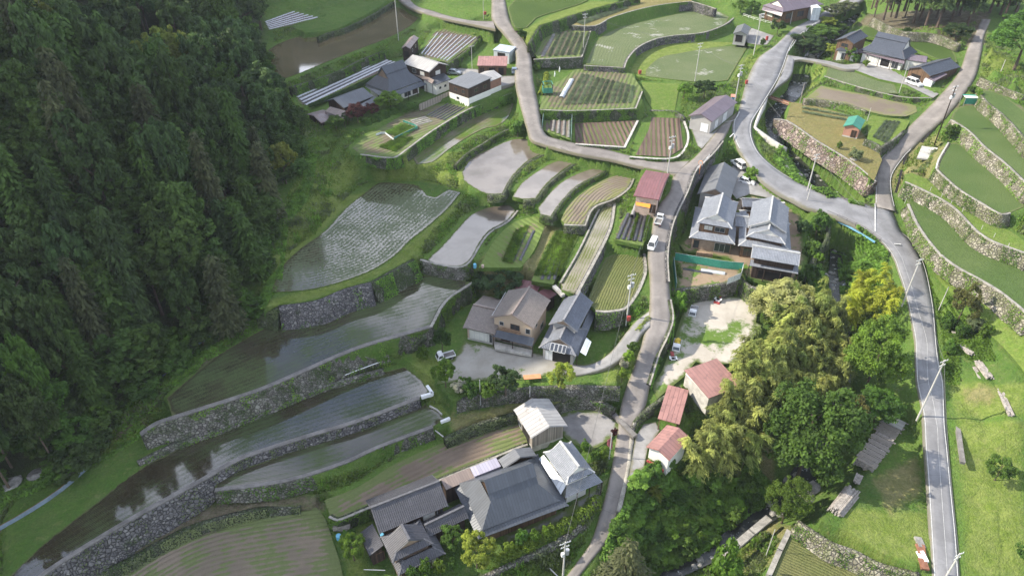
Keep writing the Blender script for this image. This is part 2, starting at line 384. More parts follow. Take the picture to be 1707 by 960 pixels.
# --- things
def leafmat(name, c, var=.5, trans=.42, sat2=None):
    n = N(name)
    oi = n.new('ShaderNodeObjectInfo').outputs['Random']
    a = n.ramp(n.noise(.55, detail=3), .3, .7); b = n.noise(2.2, detail=2)
    c2 = sat2 or tuple(min(1, x*y) for x, y in zip(c, (1.55, 1.5, 1.25)))
    col = n.mix(a, tuple(x*(1-var*.6) for x in c), c2)
    hv = n.new('ShaderNodeHueSaturation'); n.l(col, hv.inputs['Color'])
    n.l(n.ramp(oi, 0, 1, .492, .512, False), hv.inputs['Hue']); n.l(n.ramp(n.math('FRACT', n.math('MULTIPLY', oi, 7.3)), 0, 1, .65, 1.35, False), hv.inputs['Value'])
    col = n.mix(n.math('MULTIPLY', b, .4), hv.outputs[0], tuple(x*.5 for x in c))
    n.set(col, .65, .25)
    t = n.new('ShaderNodeBsdfTranslucent'); n.l(col, t.inputs['Color'])
    mx = n.new('ShaderNodeMixShader'); mx.inputs[0].default_value = trans
    n.l(n.b.outputs[0], mx.inputs[1]); n.l(t.outputs[0], mx.inputs[2]); n.l(mx.outputs[0], n.out.inputs['Surface'])
    return n.m
LEAF = {
 'forest': leafmat('forest_leaf', (.085, .140, .045)), 'forest2': leafmat('blue_green_leaf', (.082, .142, .052)),
 'forest_y': leafmat('yellow_green_leaf', (.20, .24, .05)), 'hinoki': leafmat('hinoki_leaf', (.085, .150, .036)), 'sugi': leafmat('cedar_leaf', (.10, .115, .058)),
 'tree': leafmat('tree_leaf', (.085, .165, .030)), 'tree_dk': leafmat('dark_tree_leaf', (.055, .10, .034)), 'bright': leafmat('bright_leaf', (.12, .215, .03)),
 'golden_bamboo': leafmat('golden_bamboo_leaf', (.40, .45, .06)), 'gold': leafmat('golden_leaf', (.25, .31, .05)), 'bamboo': leafmat('bamboo_leaf', (.335, .375, .115), trans=.35), 'bamboo2': leafmat('bamboo_leaf_green', (.23, .29, .085)),
 'cream': leafmat('cream_blossom', (.34, .35, .15)), 'red': leafmat('red_maple_leaf', (.075, .022, .026)), 'weed': leafmat('weed_leaf', (.14, .25, .045)), 'grassblade': leafmat('grass_blade', (.15, .21, .05)),
 'pale': leafmat('pale_leaf', (.16, .20, .10)), 'hedge': leafmat('hedge_leaf', (.17, .26, .035)), 'white': leafmat('white_blossom', (.42, .42, .34)), 'pink': leafmat('pink_blossom', (.5, .2, .28)), 'crop': leafmat('crop_leaf', (.15, .20, .13)),
 'brush': leafmat('dry_brush', (.17, .18, .06)),
}
M['bark'] = plain('bark', (.10, .075, .055), .9, .4, 3)
M['bark_red'] = plain('cedar_bark', (.10, .072, .056), .9, .35, 2)
M['culm'] = plain('bamboo_culm', (.16, .18, .06), .5, .3, 2)
M['twig'] = plain('dead_twig', (.25, .23, .2), .9, .2, 2)
def m_tile(name, c, per=.30, row=.28, rough=.45, patina=.3, spec=.5):
    n = N(name); uv = n.uv(); sx = n.new('ShaderNodeSeparateXYZ'); n.l(uv, sx.inputs[0])
    u, v = sx.outputs[0], sx.outputs[1]
    cu = n.math('FLOOR', n.math('DIVIDE', u, per)); cv = n.math('FLOOR', n.math('DIVIDE', v, row))
    cb = n.new('ShaderNodeCombineXYZ'); n.l(cu, cb.inputs[0]); n.l(cv, cb.inputs[1])
    wn = n.new('ShaderNodeTexWhiteNoise', noise_dimensions='2D'); n.l(cb.outputs[0], wn.inputs['Vector'])
    fu = n.math('FRACT', n.math('DIVIDE', u, per)); fv = n.math('FRACT', n.math('DIVIDE', v, row))
    rib = n.math('ABSOLUTE', n.math('SINE', n.math('MULTIPLY', fu, math.pi)))
    col = n.mix(wn.outputs[0], tuple(x*.86 for x in c), tuple(min(1, x*1.14) for x in c))
    col = n.mix(n.math('MULTIPLY', n.ramp(n.noise(.5, detail=6, rough=.7), .45, .7), patina), col, tuple(min(1, x*1.9+.03) for x in c))
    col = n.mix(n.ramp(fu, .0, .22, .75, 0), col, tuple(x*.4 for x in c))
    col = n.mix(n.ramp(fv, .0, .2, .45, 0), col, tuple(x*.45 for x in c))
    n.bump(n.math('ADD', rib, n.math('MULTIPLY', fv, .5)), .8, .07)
    return n.set(col, rough, spec)
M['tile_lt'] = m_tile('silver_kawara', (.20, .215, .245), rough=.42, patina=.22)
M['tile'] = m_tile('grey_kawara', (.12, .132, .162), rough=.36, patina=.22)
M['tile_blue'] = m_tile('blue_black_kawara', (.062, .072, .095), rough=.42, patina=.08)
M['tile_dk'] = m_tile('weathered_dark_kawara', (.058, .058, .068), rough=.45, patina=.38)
M['tile_br'] = m_tile('brown_slate', (.20, .17, .15), rough=.4, patina=.1)
M['ridge'] = plain('ridge_tile', (.22, .22, .23), .5, .3, 2)
M['ridge_lt'] = plain('pale_ridge_tile', (.42, .42, .41), .55, .25, 2)
M['ridge_dk'] = plain('dark_ridge_tile', (.10, .10, .11), .5, .3, 2)
def m_seam(name, c, per=.45, rust=0., rough=.35, rustc=(.16, .06, .035)):
    n = N(name); uv = n.uv(); sx = n.new('ShaderNodeSeparateXYZ'); n.l(uv, sx.inputs[0])
    fu = n.math('FRACT', n.math('DIVIDE', sx.outputs[0], per)); pan = n.math('FLOOR', n.math('DIVIDE', sx.outputs[0], per))
    cb = n.new('ShaderNodeCombineXYZ'); n.l(pan, cb.inputs[0]); n.l(n.math('FLOOR', n.math('DIVIDE', sx.outputs[1], 1.8)), cb.inputs[1])
    wn = n.new('ShaderNodeTexWhiteNoise', noise_dimensions='2D'); n.l(cb.outputs[0], wn.inputs['Vector'])
    col = n.mix(wn.outputs[0], tuple(x*.88 for x in c), tuple(min(1, x*1.12) for x in c))
    col = n.mix(n.math('MULTIPLY', n.noise(.7, detail=5), .3), col, tuple(x*.6 for x in c))
    if rust: col = n.mix(n.math('MULTIPLY', n.ramp(n.noise(.9, detail=7, rough=.7), .62-rust*.2, .74-rust*.2), .7), col, rustc)
    seam = n.ramp(n.math('ABSOLUTE', n.math('SUBTRACT', fu, .5)), .40, .47)
    col = n.mix(n.math('MULTIPLY', seam, .55), col, tuple(x*.45 for x in c))
    n.bump(seam, .7, .06); return n.set(col, rough, .5)
M['metal_dk'] = m_seam('dark_seamed_metal', (.072, .082, .100))
M['metal_grey'] = m_seam('grey_seamed_metal', (.15, .155, .165), .4)
M['metal_brown'] = m_seam('brown_seamed_metal', (.24, .19, .165), .42, rough=.4)
M['metal_purple'] = m_seam('dusty_purple_metal', (.17, .135, .16), .5, .1)
M['metal_blue'] = m_seam('pale_blue_metal', (.42, .47, .54), .4, .1, .3)
M['metal_lav'] = m_seam('lavender_metal', (.40, .38, .46), .5, .0, .4)
M['metal_grey_lt'] = m_seam('weathered_grey_sheet', (.38, .37, .36), .8, .25, .5, (.24, .2, .17))
M['tin_red'] = m_seam('red_tin', (.235, .095, .088), .75, .55, .5, (.14, .08, .075))
M['tin_redlt'] = m_seam('faded_red_tin', (.32, .165, .145), .75, .5, .55, (.19, .10, .09))
M['tin_maroon'] = m_seam('maroon_tin', (.20, .085, .09), .6, .3, .5)
M['tin_rust'] = m_seam('rusty_tin', (.24, .2, .2), .5, .6, .45)
M['tin_green'] = m_seam('green_tin', (.05, .24, .17), .5, .1, .4)
M['tin_white'] = m_seam('white_sheet', (.62, .66, .70), .9, 0, .4)
def m_wood(name, c, per=.22, var=.35):
    n = N(name); uv = n.uv(); sx = n.new('ShaderNodeSeparateXYZ'); n.l(uv, sx.inputs[0])
    fu = n.math('FRACT', n.math('DIVIDE', sx.outputs[0], per)); pan = n.math('FLOOR', n.math('DIVIDE', sx.outputs[0], per))
    wn = n.new('ShaderNodeTexWhiteNoise', noise_dimensions='1D'); n.l(pan, wn.inputs['W'])
    col = n.mix(wn.outputs[0], tuple(x*(1-var) for x in c), tuple(min(1, x*(1+var)) for x in c))
    col = n.mix(n.math('MULTIPLY', n.noise(1.2, detail=5), .4), col, tuple(x*.5 for x in c))
    col = n.mix(n.ramp(fu, 0, .12, .8, 0), col, tuple(x*.3 for x in c)); return n.set(col, .85, .2)
M['wood_dk'] = m_wood('dark_board', (.055, .038, .03)); M['wood'] = m_wood('brown_board', (.15, .095, .06)); M['wood_grey'] = m_wood('grey_board', (.30, .27, .235))
M['plaster'] = plain('white_plaster', (.72, .71, .67), .85, .08, .6); M['beige'] = plain('beige_siding', (.50, .39, .29), .8, .06, .5)
M['mud'] = plain('earth_wall', (.30, .22, .16), .9, .25, .8); M['brick_red'] = plain('russet_siding', (.25, .13, .09), .8, .15, .8); M['salmon'] = plain('salmon_board', (.42, .22, .16), .8, .15, .8)
M['grey_wall'] = plain('grey_siding', (.36, .35, .34), .8, .1, .6); M['pinkish'] = plain('stained_plaster', (.50, .38, .31), .9, .25, .8)
M['glass'] = plain('window_glass', (.035, .04, .045), .08, .2, 1, .8); M['shoji'] = plain('white_curtain', (.62, .62, .58), .6, .1, 1)
M['dark'] = plain('painted_hollow_shade', (.014, .012, .011), .9, .2); M['alu'] = plain('aluminium', (.48, .48, .48), .4, .1, 2, .5, .3)  # dark: near-black colour standing in for shade inside openings and the ditch
M['white'] = plain('white_paint', (.76, .77, .77), .35, .05, 2, .5); M['paint'] = plain('white_car_paint', (.74, .75, .76), .22, .03, 2, .6)
M['rubber'] = plain('black_rubber', (.02, .02, .02), .8, .2, 3); M['red'] = plain('red_paint', (.36, .06, .055), .45, .15); M['orange'] = plain('orange_paint', (.85, .28, .04), .55, .1)
M['orange_dull'] = plain('faded_orange_sheet', (.62, .25, .12), .6, .15, 1.5); M['yellow'] = plain('yellow_plastic', (.75, .55, .06), .5, .1); M['blue'] = plain('blue_plastic', (.14, .42, .60), .5, .1)
M['tail'] = plain('tail_lamp', (.40, .02, .02), .3, .05); M['lamp'] = plain('headlamp_lens', (.62, .64, .66), .15, .05, 2, .7); M['chrome'] = plain('grey_hubcap', (.42, .42, .43), .35, .1, 2, .5, .5)
M['pole'] = plain('pole_concrete', (.46, .45, .43), .8, .12, 1.5); M['steel'] = plain('galvanised_steel', (.42, .43, .44), .45, .1, 2, .5, .4); M['rust'] = plain('rusty_steel', (.22, .10, .06), .8, .35, 2)
M['logs'] = plain('weathered_timber', (.32, .29, .26), .9, .45, 2.5); M['log_brown'] = plain('split_log', (.30, .20, .13), .9, .4, 2); M['netgreen'] = plain('green_net', (.04, .24, .17), .8, .2, 3); M['netwhite'] = plain('white_net', (.55, .60, .60), .8, .2, 3)
M['sheet_blue'] = plain('blue_grey_sheet', (.22, .28, .36), .45, .25, .6, .5, .2); M['film'] = plain('black_mulch_film', (.045, .045, .05), .3, .3, 2); M['film_white'] = plain('silver_mulch_film', (.50, .51, .54), .3, .12, 2)
M['rock'] = plain('river_rock', (.25, .24, .22), .85, .45, 1.2); M['bridge_blue'] = plain('sky_blue_girder', (.16, .36, .50), .5, .1); M['solar'] = plain('solar_panel', (.05, .055, .07), .12, .1, 2, .7); M['wire'] = plain('cable', (.12, .12, .12), .7, .1); M['brownsteel'] = plain('brown_rail', (.07, .055, .05), .6, .1)
def m_stream():
    n = N('stream_water'); f = n.ramp(n.noise(.9, detail=7, rough=.72, dist=.6), .60, .68)
    n.set(n.mix(f, (.030, .032, .028), (.62, .66, .68)), n.ramp(f, 0, 1, .06, .7), .5); n.bump(n.noise(3, detail=4), .5, .12); return n.m
M['stream'] = m_stream()
# ================================================================== SITE DATA (picture traces, each on its own level)
FIELDS = []; PLATS = []; ROADS = []; WALLS = []; PINS = []; PAINT = []
def F(name, s, z, mat, guide=None, pitch=1.2, ridge=0, per=1.15, sm=True, skirt='ground', cat=None, lab=None, corner=50):
    q = zl(pts(s), z)
    if not isinstance(z, (int, float)) and len(z) != len(q): print('HEIGHTS', lab, len(z), len(q))
    FIELDS.append(dict(name=name, p=smooth(q, True, corner=corner) if sm else q, z=z, mat=mat, guide=guide, pitch=pitch, ridge=ridge, per=per, skirt=skirt, lab=lab))
def PL(s, z, sm=False): PLATS.append((smooth(pts(s), True) if sm else pts(s), z))
def RD(name, left, right, mat, lab=None): ROADS.append((name, left, right, mat, lab))
def WL(label, s, zt, zb, mat='stone', bat=.22, cop=None, th=.7, sm=True, name='stone_wall', cat='stone wall'):
    WALLS.append(dict(label=label, p=pts(s), zt=zt, zb=zb, mat=mat, bat=bat, cop=cop, th=th, sm=sm, name=name, cat=cat))
def PIN(*a):
    for q in a: PINS.append(q)
# ---- left, from the forest foot down to the bottom edge
F('paddy_field', 'P:452,487 494,485 530,480 577,467 620,450 657,427 684,400 710,380 747,347 768,321 748,316 726,329 712,326 698,310 668,306 632,305 614,317 574,350 544,383 494,420 464,453', 7.2, 'paddy_big', 'P:452,498 494,493 530,487 577,474 620,458 657,437 690,405 747,353 775,325', lab='large flooded rice field with curved rows of seedlings and bright cloud reflections')
PL('P:430,520 440,495 455,480 600,310 700,300 775,318 757,350 716,388 690,432 654,453 619,472 577,483 527,503 464,512', 7.1, True)
F('paddy_field', 'P:712,433 735,412 760,385 783,360 810,347 850,342 860,350 845,368 815,385 800,405 785,430 770,443 730,441', 6.0, 'paddy_bare', 'P:712,433 850,342', lab='small bare muddy pond field above the stone corner wall')
F('paddy_field', 'P:707,459 788,471 745,502 720,545 660,562 594,582 494,625 454,640 430,652 288,698 278,663 307,638 357,597 430,553 464,542 534,535 587,520 627,498 670,483', 3.2, 'paddy', 'P:430,652 594,582 720,545', lab='long flooded rice field half reflecting the dark forest')
F('paddy_field', 'P:640,620 674,612 702,633 715,652 698,664 594,703 527,723 427,755 390,770 333,803 247,850 167,897 80,953 20,990 0,975 80,900 167,833 203,802 247,773 287,753 313,737 367,718 430,693 517,657 567,640', -1.0, 'paddy_dk', 'P:80,953 333,803 427,755 704,662', lab='longest flooded rice strip curving down to the lower left corner')
F('paddy_field', 'P:709,674 734,689 741,698 722,711 627,747 577,770 494,797 430,808 358,817 360,803 383,787 430,773 527,737 627,703 680,687', -2.5, 'paddy', 'P:360,820 460,803 577,770 722,711', lab='lowest narrow flooded rice strip with a broken white end kerb')
PL('P:0,860 60,800 150,770 240,720 290,690 313,737 247,773 167,833 80,900 0,975', -.6)
F('field', 'P:541,833 595,812 660,772 740,737 800,716 858,699 872,712 880,742 857,750 784,780 727,803 614,848 560,870 550,858', -4.5, 'soil_weedy', 'P:550,858 740,760 870,712', .8, lab='long fallow strip of brown soil below the dry stone walls')
F('field', 'P:160,990 213,940 263,913 320,887 430,857 494,853 527,845 541,862 556,905 566,935 580,1000 160,1000', -6.5, 'soil_weedy2', 'P:160,1010 263,940 350,900 494,872 540,866', .8, lab='curving fallow field with mown rows in the bottom left')
PL('P:90,975 330,822 358,824 494,805 530,825 535,840 494,848 430,850 320,880 213,933 150,985', -5.3)
PL('P:550,870 620,850 727,805 784,782 880,745 955,770 985,790 1003,800 1000,830 985,870 950,895 880,930 810,955 700,990 590,990 560,915', -6.8)
PL('P:735,735 800,700 870,685 980,668 1012,676 1012,662 900,660 790,665 745,690', -2.6)
F('parking_court', 'P:932,690 960,684 1000,684 1018,690 1030,700 1033,715 1012,735 985,752 950,735 930,716', -4.7, 'parking', lab='blotchy asphalt court beside the grey shed')
PL('P:862,700 935,680 945,735 905,745 880,748', -4.8)
F('gravel_yard', 'P:728,640 740,610 757,595 775,568 800,572 905,590 946,603 976,607 1000,600 1012,600 1005,612 960,626 920,624 880,632 800,634', 0.0, 'yard', lab='pale gravel yard in front of the beige house')
PL('P:665,600 700,560 745,520 790,480 830,470 900,500 940,485 1000,500 1030,525 1045,545 1020,583 1040,600 1036,645 960,648 860,652 780,662 755,680 742,670 720,640', 0.0)
# ---- centre plots
F('vegetable_plot', 'P:798,446 825,400 858,370 895,360 910,372 890,418 868,446', 6.3, 'soil_green', None, lab='grassy plot with a few dark beds')
F('vegetable_plot', 'P:886,468 915,402 935,380 970,376 962,400 945,430 922,474', 5.4, 'soil_green', None, lab='weedy green vegetable plot')
F('paddy_field', '23:245,450 330,310 420,120 450,65 515,60 510,150 430,300 340,480 310,510 250,490', 6.5, 'paddy_strip', '23:250,490 430,120 470,50', lab='tall narrow strip of young rice rows')
F('paddy_field', '23:380,540 470,330 500,315 660,315 665,410 580,570 490,595 420,590', 4.4, 'rice_row', '23:400,590 500,380 560,300', lab='sunlit rows of young rice beside the lane')
F('vegetable_plot', '23:510,235 560,130 600,100 690,115 685,190 655,270 520,240', 7.6, 'soil_dark', None, lab='vegetable beds under black film below the maroon shed')
F('paddy_field', 'P:770,288 785,265 813,250 853,233 875,232 905,240 920,246 900,258 880,268 862,285 850,300 838,323 812,323 790,313 773,300', 9.3, 'paddy_bare', 'P:770,300 920,240', lab='bright muddy pond field at the bend of the lane')
F('paddy_field', 'P:854,328 870,305 905,280 930,268 970,264 940,282 910,308 893,331 872,332', 8.8, 'paddy_bare', 'P:854,328 970,264', lab='narrow curved flooded terrace second from the bend')
F('paddy_field', 'P:897,346 920,318 945,298 985,282 1018,276 1003,288 962,310 937,335 918,362 900,357', 8.2, 'paddy_bare', 'P:897,346 1018,275', lab='narrow curved flooded terrace third from the bend')
F('paddy_field', 'P:935,366 950,340 985,312 1020,295 1060,287 1048,312 1022,330 986,345 974,374 942,373', 7.5, 'soil_plain', 'P:935,366 985,312 1060,287', .6, lab='drained brown terrace beside the maroon shed')
F('paddy_field', '12:780,785 800,768 870,700 960,640 1130,560 1258,500 1290,520 1260,590 1200,632 1150,640 1060,685 960,750 880,812 800,822', 10.6, 'paddy_weedy', '12:780,785 1260,500', lab='shallow weedy field below the garden wall')
F('vegetable_plot', '12:480,740 600,640 740,560 850,530 960,520 1085,535 900,645 790,722 720,780 520,772', 13.3, 'soil_bed', '12:480,760 740,650 1085,535', .6, lab='kitchen garden of mixed beds on the high terrace')
PL('12:1100,520 1300,440 1310,460 1085,538', 13.3)
# ---- house terrace, top left
PL('12:270,560 330,500 560,420 640,310 740,280 900,320 1000,340 1120,330 1240,400 1290,400 1290,455 1080,530 970,500 850,500 740,560 600,640 450,650 300,600', 14.2)
F('mulched_field', '12:200,485 400,402 620,302 690,310 600,372 450,442 250,528 215,520', 15.6, 'soil_dark', '12:200,485 620,302', .5, .12, 1.2, sm=False, lab='long dark field with strips of silver mulch behind the farmhouse')
F('paddy_field', '12:45,265 100,225 230,180 360,168 430,150 560,92 640,47 700,38 820,82 770,132 650,195 520,245 380,300 140,395 95,390 60,330', 18.0, 'paddy_brown', '12:140,395 650,195', lab='wide brown flooded pond field near the forest')
F('mulched_field', '12:812,275 900,152 940,148 1110,182 1090,215 960,312 870,300', 17.2, 'soil_dark', '12:960,312 1110,182', .5, .12, 1.2, sm=False, lab='dark field with silver mulch rows beside the brown hut')
PL('12:1110,190 1160,160 1230,160 1290,240 1290,420 1100,340 1000,330', 15.5)
F('mulched_field', '12:35,140 60,100 180,55 315,88 180,128 60,152', 19, 'soil_dark', '12:35,140 315,88', .6, .1, 1.2, sm=False, lab='far mulched field with white rows at the forest corner')
PL('12:180,130 320,90 360,60 500,10 640,0 640,30 540,85 430,140 360,160 230,170', 19.5)
# ---- top centre
F('paddy_field', '13:15,140 0,110 -20,40 60,-30 400,-30 375,5 240,52 120,92 75,138', 21.5, 'rice_lush', '13:0,140 380,0', lab='lush green rice field at the top edge')
PL('13:20,160 0,100 -10,-40 560,-40 545,12 400,50 250,98 150,130 95,215 85,215', 21.3)
F('vegetable_plot', '13:108,265 140,210 240,150 300,132 395,150 350,285 260,288 140,298', 17.8, 'soil_bed', '13:140,298 240,150', .5, .1, 1.3, sm=False, lab='onion plot with upright green rows under the high bank')
F('vegetable_plot', '13:300,128 400,75 540,22 720,-25 900,-20 900,8 700,33 500,88 420,128', 19.3, 'turf_dry', '13:300,128 540,22 840,0', lab='narrow upper plot of garlic rows')
F('paddy_field', '13:370,322 400,250 440,190 540,140 700,100 900,57 1000,47 1088,86 1068,122 960,162 800,180 710,198 625,240 578,298 565,338', 16.2, 'rice_thin', '13:370,322 440,190 700,100 1000,47', lab='rice field with pale bare patches above the curved wall')
F('paddy_field', '13:668,382 672,350 740,290 850,265 1000,240 1185,225 1140,300 1120,335 1080,402 960,412', 14.0, 'rice_thin', '13:668,382 1185,225', lab='rice field beside the main road below the curved wall')
PL('13:585,362 640,270 740,220 960,208 1120,150 1130,215 1190,225 1210,260 1150,330 1090,420 960,420 640,390', 13.9)
F('vegetable_plot', '13:140,547 160,440 250,400 320,347 480,350 600,370 655,450 640,520 622,541 300,552', 14.8, 'soil_bed', '13:260,530 360,360', .5, .14, 1.35, sm=False, lab='big onion plot with long grey green rows')
F('grass_slope', '13:650,412 840,420 815,558 705,552 665,480', [13.6, 13.6, 12.6, 12.6, 13.2], 'turf_bright', None, lab='bright green slope of leaning weeds')
PL('13:100,320 300,310 330,345 250,400 160,440 140,400 110,380', 14.8)
F('ploughed_field', '13:315,618 632,602 568,735 320,720', 12.0, 'soil', '13:315,620 350,720', .35, .16, 1.25, sm=False, lab='left of the two ridged brown soil fields')
F('ploughed_field', '13:700,588 840,592 857,740 785,785 620,775 685,650', 11.7, 'soil', '13:845,592 860,740', .35, .16, 1.25, sm=False, lab='right of the two ridged brown soil fields')
PL('13:640,600 700,580 850,590 885,690 850,770 790,795 590,785', 11.6)
F('vegetable_plot', '13:160,575 300,565 295,702 150,650', 12.4, 'soil_dark', '13:160,575 160,650', .6, sm=False, lab='small netted plot at the bend of the lane')
F('concrete_apron', '13:880,600 1000,665 1080,600 1130,560 1105,610 1040,640 1000,690 950,745 930,730 900,650', [11.4, 11.3, 11.4, 11.7, 11.4, 11.3, 11.3, 11.3, 11.2, 11.2], 'drive', sm=False, lab='concrete apron round the grey garage')
F('paved_court', 'G:280,250 480,320 420,400 330,400 245,385 230,330', 15.6, 'drive', sm=False, lab='paved corner by the little shelter')
# ---- compound in the middle
F('gravel_yard', 'A:270,620 330,560 400,330 600,120 760,190 940,330 1010,420 1040,700 990,850 860,860 690,820 570,700 300,660', [3.0, 3.2, 4.5, 6.6, 6.6, 5.6, 4.4, 3.0, 2.6, 2.6, 2.7, 2.8, 3.0], 'earth', sm=False, lab='sandy ground of the tiled house compound')
F('concrete_apron', 'A:600,115 740,200 900,300 880,345 700,310 620,340 560,270', [6.7, 6.7, 6.1, 5.8, 5.6, 5.6, 6.2], 'drive', sm=False, lab='pale concrete parking apron behind the tiled houses')
F('vegetable_plot', 'A:240,740 250,705 640,770 645,830 560,860 330,890 260,900', 2.3, 'earth', sm=False, lab='netted dry vegetable plot under the tiled houses')
F('concrete_lot', 'C:330,560 420,330 470,170 520,100 640,60 900,55 980,120 960,230 1000,250 900,400 820,500 700,510 640,520 560,490 480,590 300,740 270,650', [-1.6, -1.3, -1.1, -1, -.9, -.9, -.9, -1, -1, -1.2, -1.3, -1.4, -1.4, -1.5, -1.7, -2.6, -2.4], 'lot', sm=False, lab='cracked pale concrete lot with weeds and parked trucks')
PL('C:480,600 640,720 830,520 1000,250 1080,260 980,420 850,640 700,800', -2)
F('concrete_apron', '33:590,440 600,380 620,260 660,200 720,190 740,230 680,320 660,420 640,470 580,490', [-5.4, -5.2, -4.9, -4.7, -4.7, -4.8, -4.9, -5.1, -5.3, -5.5], 'drive', sm=False, lab='narrow concrete apron below the red roofed sheds')
PL('33:660,210 860,120 900,200 830,330 760,410 680,360', -4.8)
F('gravel_yard', 'F:250,830 395,760 600,600 655,570 590,680 540,720 420,800 300,880 200,920 0,985 0,930', -6.75, 'court', sm=False, lab='grey gravel court round the large dark farmhouse')
# ---- right of the stream, top
F('paddy_field', '14:310,337 298,380 430,425 560,460 660,470 640,422 540,395 400,347', 13.6, 'rice_thin', '14:310,337 540,395', lab='small rice field below the farm drive')
F('paddy_field', '14:200,492 275,430 430,462 650,502 750,530 755,560 700,582 560,570 400,520 255,497', 12.4, 'soil_plain', '14:200,492 430,480 755,545', .8, lab='harrowed brown field below the small rice field')
F('paddy_field', '14:455,172 490,132 640,162 800,202 930,250 955,312 900,312 700,230', 17.2, 'rice_lush', '14:455,132 930,250', lab='dark green rice field behind the right farmhouse')
F('grass_terrace', '14:100,600 125,512 200,520 400,572 500,690 565,765 580,800 540,905 430,812 250,702', [10.4, 10.6, 10.8, 10.8, 10.6, 10.2, 10, 9.6, 9.8, 10.2], 'turf_dry', sm=False, lab='dry grass terrace round the green roofed hut')
F('vegetable_plot', '14:510,702 508,600 540,565 720,605 695,650 580,732', 11.8, 'turf_bright', '14:510,702 620,610', sm=False, lab='small bright green vegetable plot above the lane')
F('gravel_yard', '14:400,335 480,318 540,302 660,350 700,372 780,430 865,470 835,492 700,425 560,395 460,357', 14.2, 'drive', sm=False, lab='grey forecourt of the right farmhouse')
PL('14:350,230 450,160 700,230 920,315 900,400 860,470 780,430 540,300 420,310', 14.6)
F('paddy_field', 'K:435,290 470,240 540,227 582,230 650,295 720,345 801,432 840,480 840,650 801,610 700,512 600,432 520,352', 17.0, 'rice_right', 'K:435,290 801,600', lab='upper green terrace of the right hillside')
F('paddy_field', 'K:362,540 372,500 420,420 460,412 560,492 700,602 792,712 801,735 690,770 600,722 470,642 390,572', 14.0, 'rice_right', 'K:362,540 690,770', lab='rounded green terrace of the right hillside')
F('paddy_field', 'K:578,160 620,152 700,182 770,232 840,300 840,430 801,392 700,282 600,198', 19.6, 'rice_right', 'K:578,160 801,390', lab='topmost green terrace of the right hillside')
F('grass_terrace', 'K:205,572 240,565 350,622 480,722 600,792 720,850 801,902 840,930 840,990 801,965 640,905 560,852 440,732 300,652 210,612', 11.4, 'turf_bright', sm=True, lab='bright grass ledge with a row of short posts')
F('paddy_field', '24:695,15 715,10 760,22 850,72 930,132 1000,202 1100,272 1200,342 1340,420 1340,640 1290,602 1250,562 1160,492 1060,432 950,372 860,302 760,172 712,62', 8.6, 'rice_right', '24:710,60 950,370 1290,600', lab='biggest green rice terrace right of the road')
F('meadow', '24:850,352 900,372 1000,452 1100,522 1200,612 1340,730 1340,990 1290,900 1200,790 1100,690 1020,580 900,480 850,420', [5.6, 6.2, 6.3, 6.2, 6.1, 5.9, 3.0, 3.2, 3.6, 4.0, 4.4, 4.8, 5.2], 'turf_bright', sm=True, lab='sunlit bright meadow below the rice terrace')
F('paddy_field', 'H:120,745 20,965 -20,1060 700,1060 560,965 400,872 250,800', -10.6, 'rice_row', 'H:120,745 400,872 560,965', lab='corner rice field at the bottom edge')
PL('H:105,720 -20,1000 -60,1080 760,1080 560,950 420,862 260,785', -10.6)
PL('34:230,690 500,420 600,180 680,190 760,300 790,500 815,900 770,950 600,880 400,760', -7.2)
# ---- stream bed and free ground
STREAM = [(1425, 22, 14.0, 3), (1395, 55, 13.0, 3.5), (1366, 80, 12.0, 3.5), (1341, 108, 10.5, 3.5), (1334, 135, 9.6, 4), (1318, 160, 8.6, 4), (1296, 180, 6.8, 3.6), (1283, 200, 5.4, 3.2), (1290, 225, 4.2, 3), (1320, 262, 3.2, 2.6), (1360, 300, 2.2, 2.6), (1396, 330, 1.4, 2.6), (1412, 352, .4, 2.6), (1408, 380, -.6, 2.6), (1398, 412, -1.8, 2.4), (1395, 460, -3.2, 2.4), (1400, 530, -5.2, 2.6), (1402, 610, -7.6, 2.8), (1396, 670, -9.4, 3), (1380, 716, -10.2, 3.2), (1362, 758, -11.4, 3.4), (1335, 800, -13.4, 3), (1296, 838, -14.6, 3.2), (1262, 862, -15.2, 3), (1225, 895, -15.8, 2.2), (1180, 925, -16.4, 1.8), (1130, 948, -17, 1.8), (1095, 985, -17.6, 1.8)]
PIN((1450, 850, -8.4), (1500, 700, -4.6), (1480, 640, -3.4), (1500, 560, -1.5), (1470, 480, 1.2), (1480, 430, 3.6), (1350, 880, -9.5), (1330, 900, -10))
PIN((1610, 610, .2), (1640, 640, .4), (1690, 700, .2), (1620, 700, -2.4), (1640, 780, -4.4), (1620, 850, -6.2), (1690, 850, -5), (1700, 780, -3.4), (1660, 930, -7.5), (1572, 480, 3.0), (1612, 520, 3.2), (1590, 560, 1.8), (1560, 440, 3.8), (1540, 390, 5.6))
PIN((1060, 820, -9), (1090, 860, -12.5), (1060, 900, -13), (1150, 800, -11), (1120, 760, -8), (1180, 840, -14), (1250, 780, -12), (1200, 740, -9), (1330, 700, -9.4), (1280, 640, -6), (1320, 560, -3.6), (1340, 500, -.5), (1360, 440, 1), (1300, 520, -2), (1250, 560, -2.6), (1450, 560, -3), (1440, 440, 1.5), (1450, 400, 3), (1200, 660, -5))
PIN((520, 310, 9.6), (600, 270, 9.8), (560, 330, 8.8), (700, 275, 9.6), (480, 360, 8.4), (640, 285, 9.0), (760, 250, 10), (740, 290, 9.0), (460, 430, 7.6), (540, 250, 11.5))
PIN((1300, 270, 8.2), (1330, 310, 7.0), (1300, 250, 8.6), (1360, 320, 6.0), (1380, 200, 8.5), (1310, 110, 13.6))
